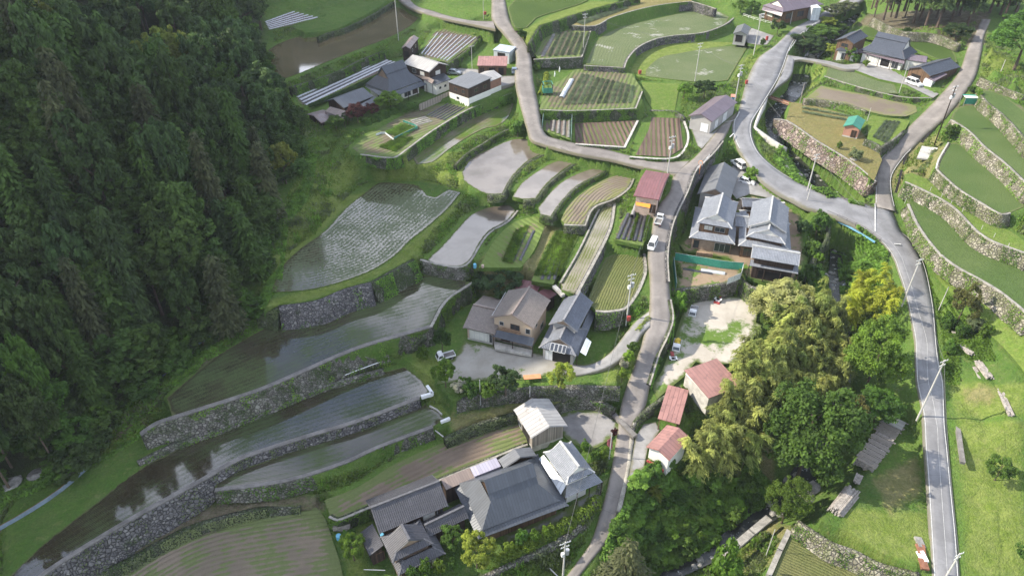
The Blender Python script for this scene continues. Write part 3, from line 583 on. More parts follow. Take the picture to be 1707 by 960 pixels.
PIN((1560, 250, 11.6), (1540, 300, 10.6), (1600, 210, 14.2), (1575, 240, 13), (1520, 280, 10.4), (1500, 330, 8.6), (1515, 360, 7.8))
PIN((1480, 40, 19.5), (1560, 50, 20), (1600, 70, 19.5), (1650, 80, 21), (1690, 140, 22.5), (1660, 120, 21), (1680, 160, 21.6), (1440, 20, 18))
PIN((20, 820, -.4), (60, 870, -.5), (1010, 640, -.5))
# ---- paint (true ground colour patches)
PAINT += [('dirt', 'P:1430,40 1470,22 1560,18 1650,20 1640,75 1600,70 1540,50 1460,45'), ('dirt', 'P:1590,170 1640,150 1707,180 1707,210 1660,195 1600,190'),
 ('dry', 'K:90,520 160,430 300,330 420,420 360,520 330,590 200,570 150,660'), ('dry', 'P:1280,610 1300,860 1300,900 1240,960 1200,960 1260,900'), ('dry', 'H:0,660 120,700 20,860 0,900'),
 ('lush', '34:960,160 1290,200 1290,960 1010,960 990,500'), ('lush', '34:930,0 1290,0 1290,160 950,140'), ('lush', '34:400,620 800,640 810,900 600,860 380,730'), ('dry', '34:540,480 760,350 780,520 620,640'), ('dry', '34:1000,20 1150,20 1120,90 1000,80'),
 ('lush', '12:170,960 290,800 480,790 500,830 420,960'), ('lush', 'P:620,275 760,255 860,240 770,300 700,300'), ('lush', 'P:430,520 640,445 700,390 770,325 757,350 690,432 577,483 464,512'), ('lush', '22:0,500 110,400 420,100 560,0 300,0 130,200'),
 ('lush', '13:0,180 75,140 240,55 400,10 545,12 250,98 95,215'), ('lush', '13:580,350 660,250 740,215 960,205 1130,215 1000,240 740,290 668,382'), ('lush', '13:1140,300 1230,230 1250,260 1120,470 1090,420'),
 ('lush', '14:0,640 110,760 300,930 250,950 0,780'), ('lush', '14:230,350 310,320 250,430 200,470'), ('dry', 'P:795,440 905,355 960,380 900,480 800,470'), ('dry', 'P:750,690 870,665 1010,660 1010,680 870,690 760,735'),
 ('dirt', 'P:60,800 190,740 250,715 240,690 180,720 60,780'), ('dirt', 'P:90,985 330,830 540,818 535,845 430,855 200,945'), ('dirt', 'P:430,540 340,590 290,640 330,615 440,548'),
 ('lush', 'D:120,760 260,640 300,720 230,830 240,960 150,960'), ('lush', 'P:690,590 740,600 720,640 745,690 720,680 690,610'), ('lush', 'P:1000,600 1060,545 1078,560 1040,640 1010,640'), ('dry', '33:650,420 690,360 760,410 740,440'), ('lush', '14:1090,260 1290,340 1290,460 1070,370')]
# ---- roads: left edge, right edge (same count), heights
RD('village_lane', zl(pts('P:812,-20 819,0 820,33 837,53 857,80 860,100 858,133 866,173 878,213 884,232 900,240 963,257 1020,267 1060,277 1106,286 1124,293'), [22, 21.6, 20.8, 20, 18.9, 18, 16.6, 14.8, 13.3, 12.6, 12.2, 11.7, 11.4, 11.2, 11.1, 11.1]),
   zl(pts('P:836,-20 842,0 850,33 864,53 880,80 886,100 889,133 897,173 904,213 912,226 925,231 965,240 1013,250 1060,262 1105,270 1150,268'), [22, 21.6, 20.8, 20, 18.9, 18, 16.6, 14.8, 13.3, 12.6, 12.2, 11.7, 11.4, 11.2, 11.1, 11.2]), 'lane', 'upper village lane winding between the terraces')
RD('village_lane', zl(pts('P:1200,213 1186,230 1170,250 1153,267 1124,291 1116,320 1093,350 1086,387 1080,423 1083,460 1083,500 1080,540 1073,560 1060,603 1046,640 1035,677 1030,713 1023,760 1018,787 1010,823 1000,857 991,887 980,912 963,935 941,965 925,990'),
      [11.6, 11.4, 11.3, 11.2, 11.1, 10, 8.8, 7.4, 6.2, 5.1, 4, 2.8, 2.1, .2, -1.5, -3.2, -4.5, -5.6, -6.2, -7, -7.8, -8.5, -9, -9.5, -10, -10.5]),
   zl(pts('P:1222,200 1204,238 1190,255 1175,270 1160,285 1146,320 1130,353 1120,380 1113,425 1115,465 1118,500 1122,532 1113,560 1100,587 1084,640 1076,677 1058,713 1053,760 1050,787 1044,815 1033,850 1023,887 1008,907 985,935 962,965 945,990'),
      [11.6, 11.4, 11.3, 11.2, 11.1, 10, 8.8, 7.4, 6.2, 5.1, 4, 2.8, 2.1, .2, -1.5, -3.2, -4.5, -5.6, -6.2, -7, -7.8, -8.5, -9, -9.5, -10, -10.5]), 'lane', 'lower village lane running down past the beige house')
RD('driveway', zl(pts('P:1083,518 1062,534 1045,553 1022,583 1001,600 976,609 948,606'), [3.4, 2.9, 2.2, 1.2, .5, .1, .05]), zl(pts('P:1083,545 1068,560 1056,580 1035,600 1002,617 962,626 935,626'), [2.7, 2.3, 1.7, .9, .35, .1, .05]), 'drive', 'curved driveway from the lane to the beige house')
RD('main_road', zl(pts('P:1420,-12 1385,12 1357,30 1325,46 1309,60 1290,78 1266,95 1253,115 1243,140 1230,187 1221,205 1222,230 1235,257 1262,295 1297,323 1317,333 1343,347 1380,358 1417,373 1444,388 1464,400 1477,413 1490,433 1497,453 1507,483 1517,527 1524,570 1525,607 1527,640 1537,690 1540,740 1544,790 1547,840 1550,890 1554,960 1556,1000'),
      [18.6, 17.8, 17.2, 16.6, 16.2, 15.6, 15, 14.3, 13.4, 12.0, 11.6, 10.6, 9.5, 8.0, 7.2, 7, 6.6, 6.2, 5.8, 5.3, 4.9, 4.5, 3.9, 3.3, 2.5, 1.3, .1, -.9, -1.7, -2.9, -4, -5, -6, -6.8, -8, -8.6]),
   zl(pts('P:1440,0 1420,13 1388,27 1364,40 1345,50 1327,64 1316,84 1308,108 1297,134 1270,178 1255,205 1255,230 1268,257 1297,283 1330,302 1364,315 1400,328 1430,335 1457,345 1485,350 1500,383 1517,398 1530,417 1540,437 1548,465 1557,515 1563,575 1567,607 1574,640 1577,707 1581,745 1585,790 1590,840 1595,890 1600,960 1602,1000'),
      [18.6, 17.8, 17.2, 16.6, 16.2, 15.6, 15, 14.3, 13.4, 12.0, 11.6, 10.6, 9.5, 8.0, 7.2, 7, 6.6, 6.2, 5.8, 5.5, 4.9, 4.5, 3.9, 3.3, 2.5, 1.3, .1, -.9, -1.7, -2.9, -4, -5, -6, -6.8, -8, -8.6]), 'road', 'grey main road sweeping from the top down the right side')
RD('side_road', zl(pts('P:1459,345 1459,320 1459,293 1467,267 1490,243 1514,213 1557,170 1597,123 1614,77 1624,60 1636,33'), [5.75, 6.4, 7.6, 8.8, 10, 11.4, 13.6, 16, 18.4, 19.2, 20.6]), zl(pts('P:1494,353 1487,322 1487,293 1507,262 1522,247 1548,222 1580,193 1624,133 1637,85 1640,62 1652,33'), [5.75, 6.4, 7.6, 8.8, 10, 11.4, 13.6, 16, 18.4, 19.2, 20.6]), 'lane', 'side road climbing to the cedar wood on the right')
RD('farm_drive', zl(pts('P:1314,92 1330,95 1380,102 1410,108 1440,104'), [14.6, 14.5, 14.3, 14.25, 14.22]), zl(pts('P:1300,130 1326,101 1378,108 1408,116 1430,117'), [13.6, 14.5, 14.3, 14.25, 14.22]), 'drive', 'narrow drive crossing the stream to the right farmhouse')
RD('lay_by', zl(pts('P:1313,92 1306,112 1297,134 1288,152 1282,160'), [14.8, 14.2, 13.4, 12.9, 12.6]), zl(pts('P:1324,100 1322,118 1316,130 1296,146 1284,159'), [14.5, 14.0, 13.4, 12.9, 12.6]), 'road', 'lay by beside the stream')
RD('village_lane', zl(pts('P:660,-5 680,12 714,25 755,35 790,42 826,50'), [20.4, 20.3, 20.2, 20.2, 20.1, 20.1]), zl(pts('P:672,-12 694,10 722,19 747,27 787,35 822,36'), [20.4, 20.3, 20.2, 20.2, 20.3, 20.7]), 'lane', 'narrow lane branching left at the top edge')
RD('farm_drive', zl(pts('12:940,335 1050,345 1120,350 1200,380 1300,380'), [14.4, 14.6, 14.8, 15.2, 15.6]), zl(pts('12:930,365 1040,375 1130,420 1215,440 1300,415'), [14.3, 14.4, 14.4, 14.6, 15.2]), 'drive', 'short drive to the white based barn')
# ---- stone walls (top line traced so that the face is on the right hand of travel)
WL('dark mortared stone wall under the grass bank of the biggest flooded paddy', 'P:464,513 527,504 577,484 619,473', 7.0, 3.1, 'stone_dark', .55)
WL('mossy rubble wall joining the dark mortared wall to the stone corner', 'P:619,473 654,454 692,433', 7.0, 3.1, 'stone_moss', .5)
WL('low broken rubble wall at the forest foot left of the dark mortared wall', 'P:427,530 445,520 464,514', [5.0, 6.0, 7.0], 3.1, 'stone_moss', .5)
WL('pale stone corner wall under the small muddy pond', 'P:700,434 735,443 769,446 785,436 802,408 818,388 848,370 864,352', [5.9, 5.9, 5.9, 5.9, 5.9, 5.95, 6.1], [3.1, 3.1, 3.1, 3.4, 3.8, 4.5, 5], 'stone', .2, ('concrete', .35))
WL('dry stone wall with concrete lip under the long half dark paddy', 'P:235,726 262,708 288,699 430,653 494,626 594,583 660,563 720,546', [1.8, 2.6, 3.2, 3.2, 3.2, 3.2, 3.2, 3.2], [-.6, -.7, -.7, -.6, -.5, -.4, -.3, 0], 'stone', .4, ('concrete_dk', .75))
WL('mossy stone wall between the long paddy and the beige house', 'P:720,546 745,503 789,472', 3.3, 0.0, 'stone_moss', .3, ('concrete', .5))
WL('low rubble ledge beside the white pipe below the long paddy', 'P:230,772 270,752 313,734 367,715 430,690 517,654 567,637 640,617', -.3, -1.05, 'stone', .6)
WL('grey stone wall with concrete lip under the longest rice strip', 'P:60,972 80,955 167,899 247,852 333,805 390,772 427,757 527,725 594,705 700,665', -.95, [-5.2, -5.2, -5.2, -5, -4.6, -2.6, -2.5, -2.5, -2.5, -2.5], 'stone_dark', .35, ('concrete_dk', .7))
WL('white mottled stone wall under the lowest rice strip', 'P:358,819 430,811 494,799 577,772 627,749 722,713', -2.5, [-4, -4.6, -4.6, -4.5, -4.5, -4.4], 'stone', .35, ('concrete_dk', .6))
WL('tumbled grass grown rubble wall above the curving fallow field', 'P:110,985 213,936 263,908 320,880 430,851 500,846', [-5.2, -5.2, -5.2, -5.2, -5.4, -5.6], -6.5, 'stone_moss', .6)
WL('stone retaining wall under the weedy beds beside the grey shed', 'P:742,732 800,708 862,690', [-2.8, -2.8, -2.8], -4.5, 'stone_moss', .35)
WL('long stone wall under the garden hedge of the beige house', 'P:757,670 800,660 850,652 900,648 960,646 1034,648', [-.3, -.2, -.1, 0, 0, -.3], [-2.6, -2.6, -2.6, -2.6, -2.6, -2.2], 'stone', .2)
WL('curved low wall with a drain behind the blotchy parking court', 'P:925,680 950,670 985,668 1008,675 1022,684', -2.7, -4.7, 'stone', .15)
WL('mossy field wall behind the weathered dark tiled houses', 'P:548,862 562,868 580,862 614,848', -4.5, -6.8, 'stone_moss', .1, ('concrete', .3))
WL('low concrete edged wall behind the large dark farmhouse', 'P:614,848 727,804 784,781 857,750 880,742', -4.5, -6.8, 'stone_moss', .1, ('concrete', .3))
WL('stone wall under the clipped hedge facing the lane', 'P:800,968 870,935 930,905 965,880 985,855 998,830 1005,802', [-6.8]*5+[-6.7, -6.4], [-9.8, -9.6, -9.2, -8.6, -8, -7.2, -6.5], 'stone', .15)
WL('stone wall between the narrow rice strip and the sunlit rice rows', '23:330,515 440,310 500,180 520,60', 6.5, [4.5, 4.5, 7, 7], 'stone_dark', .15, ('concrete', .5))
WL('curved stone wall along the lane under the sunlit rice rows', '23:420,600 490,602 585,575 672,415 668,310', 4.4, [1, 1.2, 2.4, 3.6, 5], 'stone', .2, ('concrete', .45))
WL('low wall on the left side of the narrow rice strip', '23:450,60 420,115 330,300 240,455', 6.55, 5.6, 'stone_moss', .2, ('concrete', .3))
WL('grassy stone wall below the pond at the lane bend', 'P:812,326 840,326 853,302 866,287 884,270 905,260 925,248', 9.3, 8.2, 'stone_moss', .3)
WL('grassy stone wall below the second curved terrace', 'P:872,335 896,333 914,310 945,284 975,265', 8.8, 7.8, 'stone_moss', .3)
WL('grassy stone wall below the third curved terrace', 'P:900,360 920,365 940,337 965,312 1005,290 1022,276', 8.2, 7.2, 'stone_moss', .3)
WL('stone rim below the drained brown terrace', 'P:940,376 976,377 990,348 1024,333 1050,314 1060,290', 7.5, 6.2, 'stone', .3, ('concrete', .3))
WL('ivy covered garden wall over the shallow weedy field', '12:520,776 690,792 740,762 790,724 900,646 1080,542 1290,462', 13.3, [11.5, 11, 10.6, 10.6, 10.6, 10.6, 11], 'stone_moss', .15, ('concrete', .4))
WL('grass topped stone wall below the shallow weedy field', '12:1000,830 1060,770 1150,715 1220,670 1290,640', 10.5, [9.0, 9, 9, 9, 9.4], 'stone_moss', .4)
WL('mossy bank wall behind the long mulched field', '12:170,440 400,365 520,305 640,258', 17.9, 15.6, 'stone_moss', .3)
WL('stone wall above the wide brown pond', '12:310,190 370,165 430,150 560,90 640,42 690,10', 19.5, 18, 'stone_moss', .2)
WL('stone wall below the mulch rows beside the brown hut', '12:860,315 960,318 1095,220 1125,180', 17.2, 15.4, 'stone_moss', .3)
WL('dark bank wall under the lush top rice field', '13:90,222 150,132 250,99 400,50 548,13 640,-12', 21.1, [17.8, 17.8, 18.2, 18.8, 19.3, 19.5], 'stone_moss', .4)
WL('long dark stone wall above the rice with pale patches', '13:300,130 420,131 500,90 700,35 900,10 930,18 1020,46', 19.2, [17.8, 16.4, 16.2, 16.2, 16.2, 16.4, 17], 'stone_dark', .12, ('concrete', .3))
WL('curved dark stone wall between the two top rice fields', '13:360,330 565,342 580,300 630,242 715,200 800,182 960,165 1070,125 1112,92', 16.2, [15, 14.8, 14, 13.9, 13.9, 13.9, 13.9, 13.9, 15.6], 'stone_dark', .12, ('concrete', .3))
WL('stone corner wall beside the onion plot under the high bank', '13:110,300 260,293 352,288 398,152', 17.8, [16.2, 15.4, 15, 16.3], 'stone', .1, ('concrete', .3))
WL('ivy grown wall under the big onion plot', '13:140,552 300,557 622,545 655,460', 14.8, [12.8, 12.4, 12.2, 12.6], 'stone_moss', .15, ('concrete', .3))
WL('stone wall along the lane under the left ridged field', '13:318,724 568,740 634,606', 12.0, [11.7, 11.4, 11.7], 'stone', .15, ('concrete_lt', .5))
WL('rounded stone wall with white lip under the right ridged field', '13:590,788 790,797 852,772 887,692 862,595', 11.7, [11.1, 11, 10.9, 11, 11.3], 'stone_moss', .2, ('concrete_lt', .45))
WL('short stone wall above the right ridged field', '13:690,555 815,560 860,592', 12.6, 11.7, 'stone', .15)
WL('tall shaded retaining wall beside the lane over the tiled compound', 'P:1116,470 1114,425 1121,380 1131,353 1147,320 1161,285 1176,270 1191,255 1206,236', [5.2, 6.3, 7.5, 8.9, 10.1, 11.2, 11.3, 11.4, 11.5], [2.6, 3, 3.4, 4, 5.5, 8, 8.6, 9.4, 11], 'stone_dark', .1, ('concrete', .22))
WL('dark retaining wall of the lane over the concrete lot', 'P:1084,642 1101,588 1114,561 1123,532 1119,500', [-1.4, .3, 2.2, 2.9, 4.1], [-1.9, -1.6, -1.3, -1.1, -1], 'stone_moss', .05, ('concrete', .25))
WL('field wall above the concrete lot under the netted plot', 'A:215,905 330,893 560,862 650,835 700,880 800,895 860,890', [2.3, 2.3, 2.3, 2.3, 2.6, 2.6, 2.6], -1.0, 'stone', .15)
WL('rough stone wall beside the lane over the red roofed sheds', '33:615,265 615,215 640,175 700,120 850,20', [-4.6, -4.2, -3.6, -2.8, -1.9], -4.9, 'stone', .1)
WL('low concrete kerb wall where the lane drops to the shed apron', '33:545,640 575,515 592,440 602,360 612,262', [-7, -6.4, -6.0, -5.5, -4.7], [-8.5, -6.4, -5.7, -5.3, -4.9], 'concrete', .05, name='retaining_wall', cat='wall')
WL('red brown boulder bank beneath the green roofed hut', '14:40,600 100,605 250,705 430,815 545,910', [10.2, 10.4, 10.2, 9.8, 9.4], [7.6, 7.2, 7.0, 6.6, 6.4], 'stone_pink', .6, ('concrete', .35))
WL('stone field wall between the hut terrace and the harrowed field', '14:190,497 255,500 400,523 500,560', 12.4, 10.8, 'stone_pale', .25)
WL('weedy field wall below the small rice field', '14:290,384 430,428 560,463 700,490 830,492', [13.6, 13.6, 13.6, 13.7, 14], 12.4, 'stone_moss', .25, ('concrete', .3))
WL('little stone wall of the bright vegetable plot', '14:490,700 515,706 580,738 645,700 700,655', 11.8, [10.6, 10.4, 10, 10, 10.6], 'stone', .15)
WL('pale stone wall under the topmost right terrace', 'K:575,165 600,202 700,285 801,395 840,440', 19.6, 17.0, 'stone_pale', .3)
WL('pale stone wall under the upper right terrace', 'K:432,300 520,355 600,435 700,515 801,612 840,655', 17.0, 14.0, 'stone_pale', .35, ('concrete', .3))
WL('short wall end left of the rounded right terrace', 'K:420,415 370,500 358,545', 14.0, 12.2, 'stone_pale', .15, ('concrete_lt', .3))
WL('pale stone wall under the rounded right terrace', 'K:358,545 390,577 470,647 600,727 690,775 735,768', 14.0, 11.4, 'stone_pale', .3, ('concrete', .3))
WL('pale stone wall under the bright grass ledge with posts', 'K:205,612 300,655 440,735 560,856 640,908 801,968 840,990', 11.4, 8.6, 'stone_pale', .35, ('concrete', .4))
WL('pale stone wall under the biggest right terrace', '24:705,62 758,175 858,305 950,377 1060,437 1160,497 1250,567 1340,645', 8.6, [7.2, 6.7, 6.4, 6.3, 6.2, 6.2, 6.0, 6.0], 'stone_pale', .5, ('concrete', .45))
WL('rough stone bank above the corner rice field', 'H:140,690 260,770 330,810 430,845 560,910 760,960', [-8.4, -8.2, -8, -8, -8, -8], [-10.5]*6, 'stone_pale', .5)
WL('pale weathered stone wall beside the cedar wood', 'P:1455,30 1500,52 1560,58 1600,75', [19.8, 19.8, 19.8, 19.4], 17.8, 'stone_pale', .3)
WL('stone edge wall at the top of the right hillside', 'P:1633,130 1660,142 1707,160', 21, 19.6, 'stone_pale', .3)
WL('concrete river wall beside the stream below the main road', 'P:1276,162 1262,195 1256,212 1290,236 1310,248', [12.4, 11.6, 11.2, 9.6, 9], [5.5, 5, 4.8, 4, 3.6], 'concrete_lt', .05, name='retaining_wall', cat='wall')
WL('mossy river wall under the tiled compound garden', 'P:1345,470 1360,430 1378,405 1385,380 1384,362', [2.4, 3, 4, 5, 6], [-3.4, -2, -1, .2, .6], 'stone_moss', .1, name='stone_wall')
# ================================================================== TERRAIN
FINE = .5
xs = np.concatenate([np.arange(-420, -130, 6.), np.arange(-130, 175, FINE), np.arange(175, 460, 6.)])
ys = np.concatenate([np.arange(-60, 44, 6.), np.arange(44, 292, FINE), np.arange(292, 620, 8.)])
NX, NY = len(xs), len(ys)
GX, GY = np.meshgrid(xs, ys)
lookY = np.array([0, 50, 61, 71, 81, 92, 106, 120, 138, 159, 173, 190, 231, 260, 295, 400, 620]); lookZ = np.array([-14, -11, -9, -7, -4.5, -2.2, .8, 5, 8.6, 11.5, 13, 15.5, 19.5, 22, 26, 70, 165])  # last steps: far rise beyond view, added for the brown pond to reflect
base = np.interp(GY, lookY, lookZ)
# forested hillside on the left, a wooded rise top right
EDGE = [P(*q) for q in zl(pts('P:455,-20 462,60 452,120 495,195 512,245 500,300 478,345 462,400 445,470 425,535 345,590 285,635 205,700 160,775 70,800 -10,870 -160,960'), [22, 19, 18.5, 14, 12, 10, 9, 8, 7.3, 5.5, 2.5, 1, 0, -.3, -.3, -.5, -1])]
def seg_dist(X, Y, pl, closed=False, param=False):
    pl = np.array([(p[0], p[1]) for p in pl]); n = len(pl); m = n if closed else n-1
    best = np.full(X.shape, 1e9); sd = np.zeros(X.shape); zz = np.zeros(X.shape)
    for i in range(m):
        a, b = pl[i], pl[(i+1) % n]; d = b-a; L2 = (d**2).sum() or 1e-9
        t = np.clip(((X-a[0])*d[0]+(Y-a[1])*d[1])/L2, 0, 1)
        ex = X-(a[0]+d[0]*t); ey = Y-(a[1]+d[1]*t); q = ex*ex+ey*ey
        k = q < best; best = np.where(k, q, best)
        sd = np.where(k, np.sign(d[0]*ey-d[1]*ex), sd); zz = np.where(k, i+t, zz)
    return (np.sqrt(best), sd, zz) if param else np.sqrt(best)
def inside(X, Y, pl):
    pl = np.array([(p[0], p[1]) for p in pl]); n = len(pl); r = np.zeros(X.shape, dtype=bool)
    for i in range(n):
        x1, y1 = pl[i]; x2, y2 = pl[(i+1) % n]
        if y1 == y2: continue
        c = ((y1 > Y) != (y2 > Y)) & (X < (x2-x1)*(Y-y1)/(y2-y1)+x1); r ^= c
    return r
dd, sgn, _ = seg_dist(GX, GY, EDGE, param=True)
dh = np.where(sgn < 0, dd, 0)       # travel runs from far to near: hillside is on the right hand of travel (west)
def fnoise(X, Y, s, seed=0):
    o = np.zeros(X.shape); r = np.random.default_rng(seed)
    for k in range(6):
        a = r.uniform(0, 2*math.pi); f = s*r.uniform(.6, 1.7); ph = r.uniform(0, 6.28)
        o += np.sin((X*math.cos(a)+Y*math.sin(a))*f+ph)
    return o/6
HCAP = 131  # ridge height, set by where its shadow edge falls in the valley
HILL = .80*np.maximum(0, dh-3)*(1+.22*fnoise(GX, GY, .035, 3))
HILL *= 1-.42*np.exp(-((GY-(152-.25*(GX+45)))/13)**2)*np.clip(dh/25, 0, 1)
HILL += np.clip(dh-62, 0, 70)*.75*(1+.1*fnoise(GX, GY, .03, 8))  # upper slope, mostly out of view, steepened to shade the left side
HILL = np.where(HILL > HCAP, HCAP+(HILL-HCAP)*.1, HILL)
base = base+HILL
val = np.full(GX.shape, np.nan)
def bbox(pl, m):
    a = np.array([(p[0], p[1]) for p in pl]); lo = a.min(0)-m; hi = a.max(0)+m
    return slice(np.searchsorted(ys, lo[1]), np.searchsorted(ys, hi[1])), slice(np.searchsorted(xs, lo[0]), np.searchsorted(xs, hi[0]))
def plane(pl):
    a = np.array([(p[0], p[1], p[2]) for p in pl]); A = np.c_[a[:, 0], a[:, 1], np.ones(len(a))]
    c = a.mean(0)
    if np.ptp(a[:, 2]) < 1e-6: return (0, 0, a[0, 2])
    s, *_ = np.linalg.lstsq(A, a[:, 2], rcond=None); return tuple(s)
plats = []
for f in FIELDS:
    f['w'] = W3(f['p'])
for f in FIELDS:
    f['pl'] = plane(f['w']); plats.append((f['w'], f['pl'], True))
for p, z in PLATS:
    w = W3(zl(p, z)); plats.append((w, plane(w), False))
hi = np.full(GX.shape, -1e9); lo = np.full(GX.shape, 1e9)
for w, pl, isf in plats:
    sl = bbox(w, 2.2); X, Y = GX[sl], GY[sl]
    Z = pl[0]*X+pl[1]*Y+pl[2]-.10-max(0, max(pl[0]*p.x+pl[1]*p.y+pl[2]-p.z for p in w))
    ins = inside(X, Y, w); d = seg_dist(X, Y, w, True)
    hi[sl] = np.where(ins, np.maximum(hi[sl], Z), hi[sl])
    if isf: lo[sl] = np.where(~ins & (d < 1.3), np.minimum(lo[sl], Z), lo[sl])
roadw = []
for nm, L, Rr, m, lab in ROADS:
    n = max(len(L), len(Rr))
    A = W3(smooth(L, False, 6)); B = W3(smooth(Rr, False, 6))
    def resample(q, k):
        c = [0]
        for i in range(1, len(q)): c.append(c[-1]+(q[i]-q[i-1]).length)
        out = []
        for j in range(k):
            t = c[-1]*j/(k-1); i = min(max(1, int(np.searchsorted(c, t))), len(q)-1); u = (t-c[i-1])/((c[i]-c[i-1]) or 1)
            out.append(q[i-1].lerp(q[i], min(1, max(0, u))))
        return out
    # keep index pairing: both sides sampled control by control
    def ctl(pl):
        out = []
        for i in range(len(pl)-1):
            seg = pl[max(0, i-1):i+3]; full = smooth(pl[max(0, i-1):i+3], False, 1e9)
            out.append(None)
        return out
    k = max(24, int(max(sum((A[i]-A[i-1]).length for i in range(1, len(A))), 1)/1.2))
    if len(L) == len(Rr):
        def dense(pl, per=6):
            s_ = []
            sm = smooth(pl, False, 1e9)    # control points only
            T = []
            for i in range(len(pl)):
                a = pl[max(0, i-1)]; b = pl[min(len(pl)-1, i+1)]; T.append(((b[0]-a[0])/2, (b[1]-a[1])/2))
            for i in range(len(pl)-1):
                a, b = pl[i], pl[i+1]; sc = 1.0
                for j in range(per):
                    t = j/per; h1 = 2*t**3-3*t*t+1; h2 = t**3-2*t*t+t; h3 = -2*t**3+3*t*t; h4 = t**3-t*t
                    lim = math.dist(a[:2], b[:2])
                    def lm(v):
                        l = math.hypot(*v) or 1; s2 = min(1, lim/l); return v[0]*s2, v[1]*s2
                    ta, tb = lm(T[i]), lm(T[i+1])
                    s_.append((h1*a[0]+h2*ta[0]+h3*b[0]+h4*tb[0], h1*a[1]+h2*ta[1]+h3*b[1]+h4*tb[1], a[2]*(1-t)+b[2]*t))
            s_.append(pl[-1]); return W3(s_)
        A, B = dense(L), dense(Rr)
    else:
        A, B = resample(A, k), resample(B, k)
    roadw.append((nm, A, B, m, lab))
    for i in range(len(A)-1):
        q = [A[i], B[i], B[i+1], A[i+1]]
        sl = bbox(q, 1.4); X, Y = GX[sl], GY[sl]; pl = plane(q); Z = pl[0]*X+pl[1]*Y+pl[2]-.10
        zmin, zmax = min(p.z for p in q), max(p.z for p in q); Z = np.clip(Z, zmin-.12, zmax)
        ins = inside(X, Y, q)
        hi[sl] = np.where(ins, Z, hi[sl])
        d = seg_dist(X, Y, q, True)
        lo[sl] = np.where(~ins & (d < .9), np.minimum(lo[sl], Z-.05), lo[sl])
val = np.where(hi > -1e8, hi, np.where(lo < 1e8, lo, np.nan))
# stream channel
ST = [P(a, b, c) for a, b, c, w in STREAM]; SW = [w for *_, w in STREAM]
sl = (slice(0, NY), slice(0, NX))
sd_, _, sp_ = seg_dist(GX, GY, ST, param=True)
szz = np.interp(sp_, range(len(ST)), [p.z for p in ST]); sww = np.interp(sp_, range(len(ST)), SW)
chan = (sd_ < sww*.5+.4) & (GX > 20)
val = np.where(chan & ~(hi > -1e8), szz-.5, val)
# free-ground points
for (u, v, z) in PINS:
    p = P(u, v, z); d = (GX-p.x)**2+(GY-p.y)**2
    k = (d < 1.5**2) & np.isnan(val); val = np.where(k, z, val)
far = (dh > 14) | (GX < -128) | (GX > 170) | (GY < 46) | (GY > 289)
val = np.where(np.isnan(val) & far, base, val)
fixed = ~np.isnan(val); res = np.where(fixed, val-base, 0)
def relax(r, fx, it):
    for _ in range(it):
        q = np.pad(r, 1, 'edge'); a = (q[:-2, 1:-1]+q[2:, 1:-1]+q[1:-1, :-2]+q[1:-1, 2:])*.25
        r = np.where(fx, r, a)
    return r
def multi(r, fx, lev):
    if lev == 0: return relax(r, fx, 900)
    h, w = r.shape; H2, W2 = (h+1)//2, (w+1)//2
    rp = np.pad(np.where(fx, r, 0), ((0, H2*2-h), (0, W2*2-w))); fp = np.pad(fx, ((0, H2*2-h), (0, W2*2-w))).astype(float)
    num = rp.reshape(H2, 2, W2, 2).sum((1, 3)); den = fp.reshape(H2, 2, W2, 2).sum((1, 3))
    c = multi(np.where(den > 0, num/np.maximum(den, 1), 0), den > 0, lev-1)
    up = np.repeat(np.repeat(c, 2, 0), 2, 1)[:h, :w]
    return relax(np.where(fx, r, up), fx, 60)
res = multi(res, fixed, 5)
H0 = base+res
free = ~fixed
bumps = .12*fnoise(GX, GY, .9, 11)+.10*fnoise(GX, GY, 2.1, 12)
H0 = np.where(free, H0+bumps*np.clip(1, 0, 1), H0)
H0 = np.where((dh > 12), H0+1.2*fnoise(GX, GY, .22, 5), H0)
# recede every step by one cell so that wall and field edges stand proud of the ground sheet
q = np.pad(H0, 1, 'edge'); HE = H0.copy()
for a in range(3):
    for b in range(3): HE = np.minimum(HE, q[a:a+NY, b:b+NX])
steep = (H0-HE) > .25
HT = np.where(steep, HE, H0)
def hsample(x, y, A=None):
    A = H0 if A is None else A
    i = min(max(np.searchsorted(xs, x)-1, 0), NX-2); j = min(max(np.searchsorted(ys, y)-1, 0), NY-2)
    tx = (x-xs[i])/(xs[i+1]-xs[i]); ty = (y-ys[j])/(ys[j+1]-ys[j])
    return (A[j, i]*(1-tx)+A[j, i+1]*tx)*(1-ty)+(A[j+1, i]*(1-tx)+A[j+1, i+1]*tx)*ty
def G(u, v):                       # where the sight line through (u, v) meets the ground
    d = ray(u, v); t = 40.0; o = Vector((0, 0, CZ)); prev = t
    while t < 600:
        p = o+d*t
        if p.z < hsample(p.x, p.y): break
        prev = t; t += .6
    a, b = prev, t
    for _ in range(12):
        m = (a+b)/2; p = o+d*m
        if p.z < hsample(p.x, p.y): b = m
        else: a = m
    return o+d*b
att = {k: np.zeros(GX.shape) for k in ('lush', 'dry', 'dirt', 'forest')}
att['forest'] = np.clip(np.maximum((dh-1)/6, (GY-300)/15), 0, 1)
for k, s in PAINT:
    p = pts(s); w = [G(u, v) if -50 < u < 1760 and v > -30 else P(u, v, 20) for u, v in p]
    sl = bbox(w, 3); X, Y = GX[sl], GY[sl]; d = seg_dist(X, Y, w, True); ins = inside(X, Y, w)
    att[k][sl] = np.maximum(att[k][sl], np.clip(np.where(ins, .55+d*.2, .55-d*.35), 0, .85))
I = np.arange(NX*NY).reshape(NY, NX)
Fq = np.stack([I[:-1, :-1], I[:-1, 1:], I[1:, 1:], I[1:, :-1]], -1).reshape(-1, 4)
